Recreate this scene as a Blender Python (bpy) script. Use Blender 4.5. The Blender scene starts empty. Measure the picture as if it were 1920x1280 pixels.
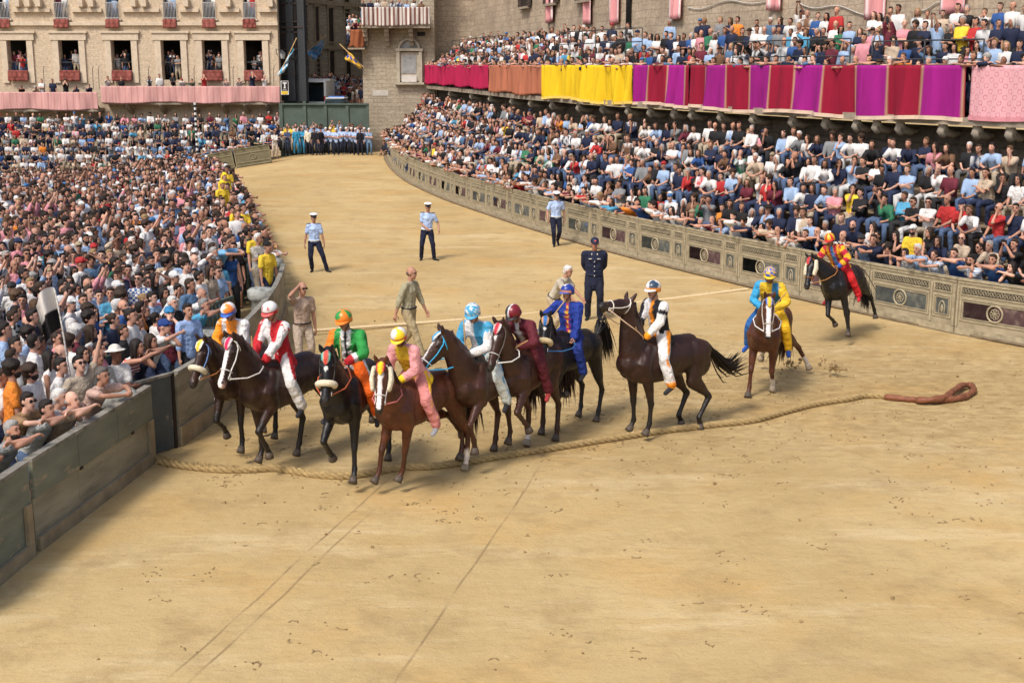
import bpy, bmesh, math, random
import numpy as np
from mathutils import Vector, Matrix, Euler
S = bpy.context.scene
COL = S.collection
R = math.radians
# ------------------------------------------------------------------ camera, sky, sun, exposure
CAMH = 5.65
PITCH = math.atan((640 - 122) / 2400)
cd = bpy.data.cameras.new('camera'); cam = bpy.data.objects.new('camera', cd); COL.objects.link(cam)
cam.location = (0, 0, CAMH); cam.rotation_euler = (math.pi / 2 - PITCH, 0, 0)
cd.sensor_width = 36; cd.lens = 45; cd.clip_end = 2000; cd.clip_start = 0.1
S.camera = cam
W = bpy.data.worlds.new('World'); S.world = W; W.use_nodes = True
wn = W.node_tree.nodes; wl = W.node_tree.links
sky = wn.new('ShaderNodeTexSky'); sky.sky_type = 'NISHITA'; sky.sun_disc = False
SUN_EL, SUN_AZ = R(52), R(215)
sky.sun_elevation = SUN_EL; sky.sun_rotation = SUN_AZ
sky.air_density = 1.0; sky.dust_density = 4.0; sky.ozone_density = 1.0
wl.new(sky.outputs['Color'], wn['Background'].inputs['Color'])
wn['Background'].inputs['Strength'].default_value = 0.12
sd = bpy.data.lights.new('sun', 'SUN'); sd.energy = 2.1; sd.angle = R(12); sd.color = (1.0, 0.93, 0.84)
sun = bpy.data.objects.new('sun', sd); COL.objects.link(sun)
sun.rotation_euler = (math.pi / 2 - SUN_EL, 0, math.pi - SUN_AZ)
S.view_settings.view_transform = 'Standard'; S.view_settings.look = 'None'
S.view_settings.exposure = 0.48; S.view_settings.gamma = 1
random.seed(7); np.random.seed(7)
rnd = random.random
def U(a, b): return a + (b - a) * random.random()
# ------------------------------------------------------------------ placing helpers (world points of things seen in the picture)
def gp(px, py, z=0.0):
    c, s = math.cos(PITCH), math.sin(PITCH)
    a = (px - 960) / 2400; b = (640 - py) / 2400
    d = Vector((a, c + b * s, -s + b * c)); t = (z - CAMH) / d.z
    return Vector((d.x * t, d.y * t, z))
def on_plane(px, py, Y):
    c, s = math.cos(PITCH), math.sin(PITCH)
    a = (px - 960) / 2400; b = (640 - py) / 2400
    d = Vector((a, c + b * s, -s + b * c)); t = Y / d.y
    return Vector((d.x * t, Y, CAMH + d.z * t))
def in_view(p, m=30):
    c, s = math.cos(PITCH), math.sin(PITCH)
    q = Vector(p) - Vector((0, 0, CAMH)); w = q.y * c - q.z * s
    if w < 1: return False
    x = 960 + 2400 * q.x / w; y = 640 - 2400 * (q.y * s + q.z * c) / w
    return -m < x < 1920 + m and -m < y < 1280 + m
def px_of(p):
    c, s = math.cos(PITCH), math.sin(PITCH)
    q = Vector(p) - Vector((0, 0, CAMH)); w = q.y * c - q.z * s
    return 960 + 2400 * q.x / w, 640 - 2400 * (q.y * s + q.z * c) / w
def smooth(a, b, x):
    t = min(1, max(0, (x - a) / (b - a))); return t * t * (3 - 2 * t)
def zg(x, y):   # the track drops away beyond the far left corner
    return -2.6 * smooth(-11.5, -30, x) * smooth(44, 64, y)
# ------------------------------------------------------------------ materials
def new_mat(name):
    m = bpy.data.materials.new(name); m.use_nodes = True
    return m, m.node_tree.nodes, m.node_tree.links, m.node_tree.nodes['Principled BSDF']
def mat(name, col, rough=0.8, var=0.15, scale=6.0, bump=0.0, bscale=40.0, spec=0.3, metal=0.0, src='plain', stain=None, coat=0.0, stretch=None, bdist=.02):
    """procedural surface: colour (plain / per object / vertex attribute), broken up by noise, optional stains and bump"""
    m, n, l, P = new_mat(name)
    P.inputs['Roughness'].default_value = rough; P.inputs['Metallic'].default_value = metal
    P.inputs['Specular IOR Level'].default_value = spec
    P.inputs['Coat Weight'].default_value = coat
    tc = n.new('ShaderNodeTexCoord'); out = tc.outputs['Object']
    if stretch:
        mp = n.new('ShaderNodeMapping'); mp.inputs['Scale'].default_value = stretch
        l.new(out, mp.inputs['Vector']); out = mp.outputs['Vector']
    no = n.new('ShaderNodeTexNoise'); no.inputs['Scale'].default_value = scale; no.inputs['Detail'].default_value = 6
    l.new(out, no.inputs['Vector'])
    rg = n.new('ShaderNodeMapRange'); rg.inputs['From Min'].default_value = 0.3; rg.inputs['From Max'].default_value = 0.7
    rg.inputs['To Min'].default_value = 1 - var; rg.inputs['To Max'].default_value = 1 + var
    l.new(no.outputs['Fac'], rg.inputs['Value'])
    if src == 'plain':
        c = n.new('ShaderNodeRGB'); c.outputs[0].default_value = (*col, 1); co = c.outputs[0]
    elif src == 'object':
        c = n.new('ShaderNodeObjectInfo'); co = c.outputs['Color']
    else:
        c = n.new('ShaderNodeAttribute'); c.attribute_name = 'Col'; co = c.outputs['Color']
    mx = n.new('ShaderNodeVectorMath'); mx.operation = 'SCALE'
    l.new(co, mx.inputs[0]); l.new(rg.outputs[0], mx.inputs['Scale']); co = mx.outputs[0]
    if stain:
        sc, scol, lo, hi = stain
        n2 = n.new('ShaderNodeTexNoise'); n2.inputs['Scale'].default_value = sc; n2.inputs['Detail'].default_value = 8; n2.inputs['Roughness'].default_value = .65
        l.new(out, n2.inputs['Vector'])
        r2 = n.new('ShaderNodeMapRange'); r2.inputs['From Min'].default_value = lo; r2.inputs['From Max'].default_value = hi
        l.new(n2.outputs['Fac'], r2.inputs['Value'])
        mm = n.new('ShaderNodeMix'); mm.data_type = 'RGBA'
        l.new(r2.outputs[0], mm.inputs['Factor']); l.new(co, mm.inputs[6]); mm.inputs[7].default_value = (*scol, 1); co = mm.outputs[2]
    l.new(co, P.inputs['Base Color'])
    if bump:
        nb = n.new('ShaderNodeTexNoise'); nb.inputs['Scale'].default_value = bscale; nb.inputs['Detail'].default_value = 5
        l.new(out, nb.inputs['Vector'])
        b = n.new('ShaderNodeBump'); b.inputs['Strength'].default_value = bump; b.inputs['Distance'].default_value = bdist
        l.new(nb.outputs['Fac'], b.inputs['Height']); l.new(b.outputs[0], P.inputs['Normal'])
    return m
M = {}
M['coat'] = mat('horse_coat', (0, 0, 0), .44, .35, 4, .6, 11, spec=.42, src='attr', bdist=.03)
M['hair_strand'] = mat('mane_hair', (0, 0, 0), .45, .3, 30, src='attr')
M['hoof'] = mat('hoof_horn', (.09, .07, .055), .6, .3, 20)
M['hoof_light'] = mat('hoof_light', (.3, .24, .17), .6, .3, 20)
M['eye'] = mat('eye_dark', (.01, .007, .005), .12, 0, spec=.6)
M['cloth_attr'] = mat('dyed_cloth', (0, 0, 0), .72, .16, 7, 1.0, 9, src='attr', bdist=.07)
M['silk_attr'] = mat('painted_helmet', (0, 0, 0), .3, .05, 9, src='attr', spec=.5)
M['cloth_obj'] = mat('plain_cloth', (0, 0, 0), .85, .16, 7, 1.0, 10, src='object', bdist=.06)
M['skin_obj'] = mat('skin', (0, 0, 0), .55, .12, 12, .1, 60, src='object')
M['hair_obj'] = mat('hair', (0, 0, 0), .6, .35, 45, .6, 70, src='object')
M['dark'] = mat('dark_features', (.02, .014, .012), .5, .2, 30)
M['lip'] = mat('lips', (.22, .07, .055), .5, .1, 30)
M['crowd_attr'] = mat('crowd_surfaces', (0, 0, 0), .8, .14, 8, .3, 20, src='attr')
M['fleece'] = mat('sheepskin', (.78, .70, .52), .95, .12, 40, 1.0, 90)
M['white_leather'] = mat('white_leather', (.75, .73, .68), .5, .08, 20)
M['leather'] = mat('dark_leather', (.05, .03, .02), .5, .2, 20)
M['cane'] = mat('cane_wood', (.52, .33, .14), .55, .2, 30)
def patterned(name, kind):
    m, n, l, P = new_mat(name); P.inputs['Roughness'].default_value = .85
    tc = n.new('ShaderNodeTexCoord'); oi = n.new('ShaderNodeObjectInfo')
    mx = n.new('ShaderNodeMix'); mx.data_type = 'RGBA'
    if kind == 'stripe':
        w = n.new('ShaderNodeTexWave'); w.bands_direction = 'Z'; w.inputs['Scale'].default_value = 6.5
        l.new(tc.outputs['Object'], w.inputs['Vector']); f = w.outputs['Fac']
        mx.inputs[7].default_value = (.72, .72, .7, 1)
    elif kind == 'check':
        w = n.new('ShaderNodeTexChecker'); w.inputs['Scale'].default_value = 22
        l.new(tc.outputs['Object'], w.inputs['Vector']); f = w.outputs['Fac']; mx.inputs[7].default_value = (.62, .62, .6, 1)
    else:
        w = n.new('ShaderNodeTexVoronoi'); w.inputs['Scale'].default_value = 16
        l.new(tc.outputs['Object'], w.inputs['Vector']); f = w.outputs['Distance']; mx.inputs[7].default_value = (.7, .66, .6, 1)
    r = n.new('ShaderNodeMapRange'); r.inputs['From Min'].default_value = .45; r.inputs['From Max'].default_value = .55
    l.new(f, r.inputs['Value']); l.new(r.outputs[0], mx.inputs['Factor'])
    l.new(oi.outputs['Color'], mx.inputs[6]); l.new(mx.outputs[2], P.inputs['Base Color'])
    return m
M['stripe'] = patterned('striped_cloth', 'stripe'); M['check'] = patterned('checked_cloth', 'check'); M['floral'] = patterned('flowered_cloth', 'floral')
# ------------------------------------------------------------------ geometry accumulator
def frame_of(d, side=None):
    d = d.normalized()
    if side is None: side = Vector((0, 1, 0)) if abs(d.y) < .9 else Vector((1, 0, 0))
    s = (side - d * side.dot(d))
    if s.length < 1e-4: s = d.orthogonal()
    s.normalize(); o = d.cross(s); return d, s, o
class Geo:
    def __init__(g): g.v = []; g.f = []; g.m = []; g.mi = 0
    def add(g, vs, fs):
        b = len(g.v); g.v += [tuple(v) for v in vs]; g.f += [tuple(i + b for i in f) for f in fs]; g.m += [g.mi] * len(fs)
    def loft(g, pts, rs, n=10, side=None, flat=None, capped=True, closed=False, roundcap=True):
        """pts: centres, rs: radii, flat: width multiplier along side"""
        pts = [Vector(p) for p in pts]; k = len(pts)
        if flat is None: flat = [1] * k
        elif not hasattr(flat, '__len__'): flat = [flat] * k
        rings = []; frames = []
        ps = side
        for i in range(k):
            if closed: d = pts[(i + 1) % k] - pts[i - 1]
            else: d = pts[min(i + 1, k - 1)] - pts[max(i - 1, 0)]
            d, s, o = frame_of(d, ps if ps is not None else None)
            if side is None: ps = s
            frames.append((d, s, o)); rings.append((pts[i], rs[i], flat[i], d, s, o))
        R_ = []
        if capped and roundcap and not closed:
            p, r, fl, d, s, o = rings[0]
            for a in (75, 40): R_.append((p - d * r * math.sin(R(a)) * .9, r * math.cos(R(a)), fl, d, s, o))
        R_ += rings
        if capped and roundcap and not closed:
            p, r, fl, d, s, o = rings[-1]
            for a in (40, 75): R_.append((p + d * r * math.sin(R(a)) * .9, r * math.cos(R(a)), fl, d, s, o))
        vs = []
        for p, r, fl, d, s, o in R_:
            for j in range(n):
                a = 2 * math.pi * j / n
                vs.append(p + s * (math.cos(a) * r * fl) + o * (math.sin(a) * r))
        fs = []; q = len(R_)
        for i in range(q if closed else q - 1):
            for j in range(n):
                a, b = i * n + j, i * n + (j + 1) % n
                c, e = ((i + 1) % q) * n + (j + 1) % n, ((i + 1) % q) * n + j
                fs.append((a, b, c, e))
        if capped and not closed:
            fs.append(tuple(range(n))[::-1]); fs.append(tuple((q - 1) * n + j for j in range(n)))
        g.add(vs, fs)
    def cap(g, a, b, ra, rb, n=10, side=None, flat=1): g.loft([a, b], [ra, rb], n, side, flat)
    def ell(g, c, r, rot=None, n=12, m=7):
        c = Vector(c); vs = []; fs = []
        for i in range(1, m):
            t = math.pi * i / m
            for j in range(n):
                a = 2 * math.pi * j / n
                v = Vector((r[0] * math.sin(t) * math.cos(a), r[1] * math.sin(t) * math.sin(a), r[2] * math.cos(t)))
                if rot is not None: v = rot @ v
                vs.append(c + v)
        t0 = Vector((0, 0, r[2])); t1 = -t0
        if rot is not None: t0 = rot @ t0; t1 = rot @ t1
        vs += [c + t0, c + t1]; T = len(vs) - 2
        for i in range(m - 2):
            for j in range(n):
                fs.append((i * n + j, (i + 1) * n + j, (i + 1) * n + (j + 1) % n, i * n + (j + 1) % n))
        for j in range(n):
            fs.append((T, j, (j + 1) % n)); fs.append((T + 1, (m - 2) * n + (j + 1) % n, (m - 2) * n + j))
        g.add(vs, fs)
    def box(g, c, s, rot=None, bev=0):
        c = Vector(c); x, y, z = s[0] / 2, s[1] / 2, s[2] / 2
        vs = [Vector(p) for p in ((-x, -y, -z), (x, -y, -z), (x, y, -z), (-x, y, -z), (-x, -y, z), (x, -y, z), (x, y, z), (-x, y, z))]
        if rot is not None: vs = [rot @ v for v in vs]
        g.add([c + v for v in vs], [(0, 3, 2, 1), (4, 5, 6, 7), (0, 1, 5, 4), (1, 2, 6, 5), (2, 3, 7, 6), (3, 0, 4, 7)])
    def beam(g, a, b, w, h, up=Vector((0, 0, 1))):
        a = Vector(a); b = Vector(b); d = (b - a); L = d.length; d.normalize()
        s = up.cross(d)
        if s.length < 1e-4: s = Vector((1, 0, 0))
        s.normalize(); o = d.cross(s)
        g.box((a + b) / 2, (L, w, h), Matrix((d, s, o)).transposed())
    def mesh(g, name, mats, smooth_=True):
        me = bpy.data.meshes.new(name); me.from_pydata(g.v, [], g.f)
        for m in (mats if isinstance(mats, (list, tuple)) else [mats]): me.materials.append(m)
        me.polygons.foreach_set('material_index', g.m)
        if smooth_: me.polygons.foreach_set('use_smooth', [True] * len(g.f))
        me.update(); return me
def obj(name, me, parent=None, loc=None, rot=None, **kw):
    o = bpy.data.objects.new(name, me); COL.objects.link(o)
    if parent is not None: o.parent = parent
    if loc is not None: o.location = loc
    if rot is not None: o.rotation_euler = rot
    for k, v in kw.items(): o[k] = v
    return o
def thing(name, label, cat, loc=(0, 0, 0), rz=0, group=None, me=None):
    o = bpy.data.objects.new(name, me); COL.objects.link(o); o.location = loc; o.rotation_euler = (0, 0, rz)
    o['label'] = label; o['category'] = cat
    if group: o['group'] = group
    if me is None: o.empty_display_size = .2
    return o
def merge(main, extra):      # append the faces of a Geo to a finished mesh, with its own materials
    bm = bmesh.new(); bm.from_mesh(main); base = len(main.materials)
    vs = [bm.verts.new(v) for v in extra[0].v]
    for f, mi in zip(extra[0].f, extra[0].m):
        try: fc = bm.faces.new([vs[i] for i in f]); fc.material_index = base + mi; fc.smooth = True
        except ValueError: pass
    for m in extra[1]: main.materials.append(m)
    bm.to_mesh(main); bm.free(); return main
WORK = bpy.data.scenes.new('workbench')
def organic(g, name, material, voxel=.014, it=3, target=None, disp=0.0):
    """join overlapping closed shapes into ONE continuous skin"""
    me = bpy.data.meshes.new(name); me.from_pydata(g.v, [], g.f); me.update()
    o = bpy.data.objects.new('tmp', me); WORK.collection.objects.link(o)
    m = o.modifiers.new('r', 'REMESH'); m.mode = 'VOXEL'; m.voxel_size = voxel
    s = o.modifiers.new('s', 'SMOOTH'); s.factor = .5; s.iterations = it
    vl = WORK.view_layers[0]; vl.update(); dg = vl.depsgraph
    out = bpy.data.meshes.new_from_object(o.evaluated_get(dg))
    if target and len(out.polygons) * 2 > target:
        o.modifiers.clear(); o.data = out
        d = o.modifiers.new('d', 'DECIMATE'); d.ratio = target / (len(out.polygons) * 2)
        vl.update(); dg = vl.depsgraph; out2 = bpy.data.meshes.new_from_object(o.evaluated_get(dg))
        bpy.data.objects.remove(o); bpy.data.meshes.remove(out); out = out2
    else: bpy.data.objects.remove(o)
    bpy.data.meshes.remove(me)
    out.name = name; out.materials.clear()
    if material: out.materials.append(material)
    if disp:
        from mathutils import noise
        n = len(out.vertices); co = np.empty(n * 3, np.float32); nr = np.empty(n * 3, np.float32)
        out.vertices.foreach_get('co', co); out.vertices.foreach_get('normal', nr); co = co.reshape(-1, 3); nr = nr.reshape(-1, 3)
        off = Vector((rnd() * 50, rnd() * 50, 0)); k = np.empty(n, np.float32)
        for i in range(n):
            c = Vector(co[i].tolist()) + off; w = noise.noise(c * 5) * .08
            k[i] = noise.noise(c * 7) * .8 + (.5 - abs(noise.noise(Vector((c.x * 13 + w, c.y * 13, c.z * 6)))) * 2) * .9
        co += nr * (k * disp)[:, None]; out.vertices.foreach_set('co', co.ravel())
    out.polygons.foreach_set('use_smooth', [True] * len(out.polygons)); out.update()
    return out
def paint(me, fn, name='Col'):
    n = len(me.vertices); co = np.empty(n * 3, np.float32); me.vertices.foreach_get('co', co); co = co.reshape(-1, 3)
    cols = np.ones((n, 4), np.float32)
    for i in range(n): cols[i, :3] = fn(Vector(co[i]))
    a = me.attributes.new(name, 'FLOAT_COLOR', 'POINT'); a.data.foreach_set('color', cols.ravel())
def segdist(p, a, b):
    ab = b - a; t = max(0, min(1, (p - a).dot(ab) / ab.length_squared)); return (p - a - ab * t).length, t
# ------------------------------------------------------------------ people
def ik(a, t, l1, l2, pole):
    a = Vector(a); t = Vector(t); d = t - a; L = min(d.length, (l1 + l2) * .998); u = d.normalized()
    x = (l1 * l1 - l2 * l2 + L * L) / (2 * L); h = math.sqrt(max(0, l1 * l1 - x * x))
    pole = Vector(pole); pp = pole - u * pole.dot(u)
    if pp.length < 1e-5: pp = u.orthogonal()
    pp.normalize(); return a + u * x + pp * h, a + u * L
def rotx(v, a): return Matrix.Rotation(a, 3, 'X') @ v
def human(P):
    J = {}; k = P.get('size', 1.0)
    pz = P.get('pelvis', (0, 0, .94)); pel = Vector(pz)
    lean = R(P.get('lean', 3)); sid = R(P.get('side', 0)); tw = R(P.get('twist', 0))
    M0 = Matrix.Rotation(R(P.get('turn', 0)), 3, 'Z')
    MT = M0 @ Matrix.Rotation(lean, 3, 'Y') @ Matrix.Rotation(sid, 3, 'X')
    MS = MT @ Matrix.Rotation(tw, 3, 'Z')
    up = MT @ Vector((0, 0, 1)); y = MS @ Vector((0, 1, 0)); hy = M0 @ Vector((0, 1, 0)); fx = MS @ Vector((1, 0, 0))
    curve = M0 @ Vector((1, 0, 0))
    chest = pel + up * .32 ; neckb = pel + up * .50 + curve * math.sin(lean) * .04
    J.update(pel=pel, chest=chest, neckb=neckb, up=up, y=y, hy=hy, fx=fx)
    MH = Matrix.Rotation(R(P.get('hyaw', 0) + P.get('turn', 0)), 3, 'Z') @ Matrix.Rotation(R(P.get('hpitch', 6)), 3, 'Y') @ Matrix.Rotation(R(P.get('hroll', 0)), 3, 'X')
    nd = (up * .6 + Vector((0, 0, 1)) * .6 + M0 @ Vector((1, 0, 0)) * .12).normalized()
    J['hc'] = neckb + nd * .115 + MH @ Vector((.018, 0, .075)); J['MH'] = MH; J['neckt'] = neckb + nd * .09
    sw = P.get('sw', .17)
    for s, c in ((1, 'L'), (-1, 'R')):
        sh = pel + up * .455 + y * (s * sw); J['sh' + c] = sh
        t = P.get('hand' + c, (.08, s * .26, .80))
        if t[0] == 'h': t = J['hc'] + MH @ Vector(t[1:])
        elif t[0] == 'p': t = pel + M0 @ Vector(t[1:])
        else: t = Vector(t)
        pole = P.get('pole' + c, (-.7, s * .6, -.5))
        J['el' + c], J['wr' + c] = ik(sh, t, .285, .26, pole)
        J['curl' + c] = P.get('curl' + c, P.get('curl', 30))
        J['pn' + c] = Vector(P.get('palm' + c, (0, -s, 0)))
        hp = pel + hy * (s * .092) - Vector((0, 0, .03)); J['hp' + c] = hp
        ft = Vector(P.get('foot' + c, (0.0, s * .12, .09)))
        J['kn' + c], J['an' + c] = ik(hp, ft, .43, .43, P.get('kpole' + c, (1, s * .15, 0)))
        fd = Vector(P.get('toe' + c, (1, s * .2, -.2))).normalized(); J['toe' + c] = J['an' + c] + fd * .17 + Vector((0, 0, -.055)); J['fd' + c] = fd
    return J
def skin_geo(J, lod=0, legs=True, female=False, bare=False):
    g = Geo(); n = 10; y = J['y']; up = J['up']; sk = 1.0 if bare else .80
    g.loft([J['pel'] - up * .04, J['pel'] + up * .1, J['chest'], J['chest'] + up * .11], [.095 * sk, .088 * sk, .10 * sk, .085 * sk], n, y, [1.45, 1.35, 1.45, 1.5])
    g.cap(J['shL'] * .93 + J['shR'] * .07, J['shR'] * .93 + J['shL'] * .07, .052 * sk + .006, .052 * sk + .006)
    g.cap(J['neckb'] - up * .04, J['neckt'] + Vector((0, 0, .02)), .058, .052)
    h = J['hc']; m = J['MH']
    g.ell(h + m @ Vector((-.012, 0, .026)), (.096, .076, .094), m)
    g.ell(h + m @ Vector((.022, 0, -.042)), (.066, .057, .078), m)
    g.cap(h + m @ Vector((.082, 0, .012)), h + m @ Vector((.098, 0, -.022)), .010, .016)
    g.ell(h + m @ Vector((.07, 0, .034)), (.024, .05, .012), m)
    g.ell(h + m @ Vector((.058, 0, -.098)), (.026, .03, .022), m)
    for s in (1, -1): g.ell(h + m @ Vector((-.008, s * .078, -.008)), (.02, .012, .032), m)
    for c, s in (('L', 1), ('R', -1)):
        g.loft([J['sh' + c], J['sh' + c].lerp(J['el' + c], .45), J['el' + c]], [.05, .045, .036], n)
        g.loft([J['el' + c], J['el' + c].lerp(J['wr' + c], .3), J['wr' + c]], [.036, .039, .026], n)
        fd = (J['wr' + c] - J['el' + c]).normalized(); pn = J['pn' + c]; pn = (pn - fd * pn.dot(fd))
        if pn.length < .05: pn = fd.orthogonal()
        pn.normalize(); sd = fd.cross(pn) * 1.0
        w = J['wr' + c]; J['hb' + c] = (w, fd, pn, sd)
        g.cap(w + fd * .025, w + fd * .075, .017, .018, n, sd, 2.1)
        if lod:   # fingers as one curled blade plus thumb
            cu = R(J['curl' + c]); f1 = (fd * math.cos(cu) + pn * math.sin(cu)); f2 = (fd * math.cos(cu * 2) + pn * math.sin(cu * 2))
            p0 = w + fd * .085; p1 = p0 + f1 * .042; p2 = p1 + f2 * .04
            g.loft([p0, p1, p2], [.014, .0125, .011], 8, sd, 2.7)
            g.cap(w + fd * .03 + sd * .03 * -s, w + fd * .07 + sd * .05 * -s + pn * .02, .013, .011, 8)
        if legs:
            g.loft([J['hp' + c], J['hp' + c].lerp(J['kn' + c], .5), J['kn' + c]], [.082 * sk, .072 * sk, .052 * sk], n)
            g.loft([J['kn' + c], J['kn' + c].lerp(J['an' + c], .3), J['an' + c]], [.05 * sk, .052 * sk, .036 * sk], n)
    return g
def fingers(J, n=6):
    g = Geo()
    for c, s in (('L', 1), ('R', -1)):
        w, fd, pn, sd = J['hb' + c]; cu = R(J['curl' + c])
        for k, (off, ln) in enumerate(((-.027, .078), (-.009, .086), (.009, .080), (.026, .062))):
            a0 = cu * (.75 + .1 * k)
            f1 = fd * math.cos(a0) + pn * math.sin(a0); f2 = fd * math.cos(a0 * 2) + pn * math.sin(a0 * 2); f3 = fd * math.cos(a0 * 2.7) + pn * math.sin(a0 * 2.7)
            p0 = w + fd * .082 + sd * off * s; p1 = p0 + f1 * ln * .45; p2 = p1 + f2 * ln * .33; p3 = p2 + f3 * ln * .22
            g.loft([p0 - fd * .012, p1, p2, p3], [.0095, .009, .0082, .007], n)
        q = w + fd * .022 - sd * .03 * s; t1 = (fd * .6 - sd * s * .6 + pn * .45).normalized(); t2 = (fd * .85 + pn * .5 + sd * s * .1).normalized()
        g.loft([q, q + t1 * .042, q + t1 * .042 + t2 * .03], [.013, .011, .009], n)
    return g
def face_bits(J, kind='m', shades=False, beard=False):
    g = Geo(); h = J['hc']; m = J['MH']
    def P(x, y, z): return h + m @ Vector((x, y, z))
    g.mi = 0
    for s in (1, -1):
        g.ell(P(.079, s * .031, .010), (.010, .014, .007), m, 8, 5)
        g.box(P(.088, s * .033, .033), (.008, .034, .007), m)
    g.ell(P(.0865, 0, -.035), (.008, .016, .003), m, 6, 4)
    if shades:
        for s in (1, -1): g.ell(P(.094, s * .034, .012), (.007, .027, .019), m, 8, 5)
        g.box(P(.098, 0, .016), (.006, .02, .006), m)
    g.mi = 1
    g.ell(P(.084, 0, -.058), (.009, .024, .0075), m, 8, 5)
    return g
def beard_geo(J):
    g = Geo(); h = J['hc']; m = J['MH']
    g.ell(h + m @ Vector((.028, 0, -.068)), (.064, .060, .062), m)
    return g
def hair_geo(style, h=Vector((0, 0, 0)), m=Matrix.Identity(3)):
    g = Geo()
    def P(x, y, z): return h + m @ Vector((x, y, z))
    if style == 'short':
        g.ell(P(-.024, 0, .036), (.096, .083, .096), m); g.ell(P(-.05, 0, -.02), (.062, .074, .07), m); g.ell(P(.03, 0, .09), (.055, .06, .035), m)
    elif style == 'curly':
        g.ell(P(-.024, 0, .05), (.112, .102, .108), m); g.ell(P(-.05, 0, -.01), (.08, .09, .08), m)
        for k in range(14):
            a = k * 2.4; g.ell(P(-.02 + .09 * math.cos(a), .09 * math.sin(a), .07 + .02 * math.sin(k * 5)), (.032, .032, .032))
    elif style == 'long':
        g.ell(P(-.024, 0, .036), (.104, .09, .1), m); g.ell(P(-.055, 0, -.04), (.065, .088, .1), m)
        g.loft([P(-.05, 0, -.05), P(-.085, 0, -.16), P(-.08, 0, -.27)], [.055, .045, .025], 10, m @ Vector((0, 1, 0)), [1.5, 1.7, 1.8])
        for s in (1, -1): g.loft([P(.01, s * .078, .04), P(.0, s * .09, -.06), P(.0, s * .085, -.18)], [.03, .03, .02], 8)
    elif style == 'bun':
        g.ell(P(-.022, 0, .034), (.1, .084, .096), m); g.ell(P(-.055, 0, -.01), (.06, .076, .075), m); g.ell(P(-.115, 0, .05), (.045, .045, .045), m)
    elif style == 'fringe':    # bald top
        g.ell(P(-.045, 0, -.01), (.068, .081, .05), m)
    elif style == 'cap':
        g.ell(P(-.012, 0, .05), (.108, .09, .085), m); g.cap(P(.07, 0, .055), P(.135, 0, .042), .012, .008, 10, m @ Vector((0, 1, 0)), [5, 6])
    elif style == 'sunhat':
        g.ell(P(-.01, 0, .06), (.1, .09, .08), m); g.ell(P(-.008, 0, .045), (.18, .165, .012), m, 18)
    return g
def shirt_geo(J, sleeve='short', infl=.0, hem=.10, female=False, loose=1.0):
    g = Geo(); n = 12; y = J['y']; up = J['up']; pe = J['pel']; i = infl
    hd = J['up'] * .75 + Vector((0, 0, 1)) * .25
    w = .9 if female else 1
    g.loft([pe - hd * hem, pe + up * .06, J['chest'] - up * .06, J['chest'] + up * .05, J['chest'] + up * .125], [(.118 + i) * loose, .108 + i, (.106 + i) * w, .118 + i, .085 + i], n, y, [1.42, 1.38, 1.45, 1.5, 1.62])
    g.cap(J['shL'] * .95 + J['shR'] * .05 + up * .0, J['shR'] * .95 + J['shL'] * .05, .062 + i, .062 + i)
    g.loft([J['neckb'] - up * .05, J['neckb'] + up * .012], [.075 + i, .062], n)
    if female:
        for s in (1, -1): g.ell(J['chest'] + up * .02 + J['fx'] * .075 + y * s * .07, (.055, .06, .06))
    for c in 'LR':
        a, b, w_ = J['sh' + c], J['el' + c], J['wr' + c]
        if sleeve == 'none': continue
        if sleeve == 'short': g.loft([a, a.lerp(b, .68)], [.066 + i, .062 + i], n)
        else:
            g.loft([a, a.lerp(b, .5), b], [.068 + i, .060 + i, .052 + i], n)
            e = w_ if sleeve == 'long' else b.lerp(w_, .45)
            g.loft([b, b.lerp(e, .5), e], [.052 + i, .048 + i, .040 + i], n)
    return g
def pants_geo(J, kind='long', infl=0):
    g = Geo(); n = 10; pe = J['pel']; i = infl
    g.loft([pe - J['up'] * .05, pe + J['up'] * .06], [.115 + i, .102 + i], n, J['hy'], 1.42)
    for c in 'LR':
        a, b, e = J['hp' + c], J['kn' + c], J['an' + c]
        g.loft([a, a.lerp(b, .5), b if kind == 'long' else a.lerp(b, .85)], [.098 + i, .086 + i, .068 + i], n)
        if kind == 'long': g.loft([b, b.lerp(e, .5), e + (e - b).normalized() * .0], [.068 + i, .062 + i, .056 + i], n)
    return g
def shoe_geo(J, high=0, which='LR'):
    g = Geo()
    for c in which:
        e = J['an' + c]; t = J['toe' + c]; hd = (e - J['kn' + c]).normalized(); heel = e + Vector((0, 0, -.045)) - J['fd' + c] * .03
        g.cap(heel, t, .042, .036, 10); g.cap(e - hd * .01 - hd * high, heel, .046 + (.014 if high else 0), .042)
    return g
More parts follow.
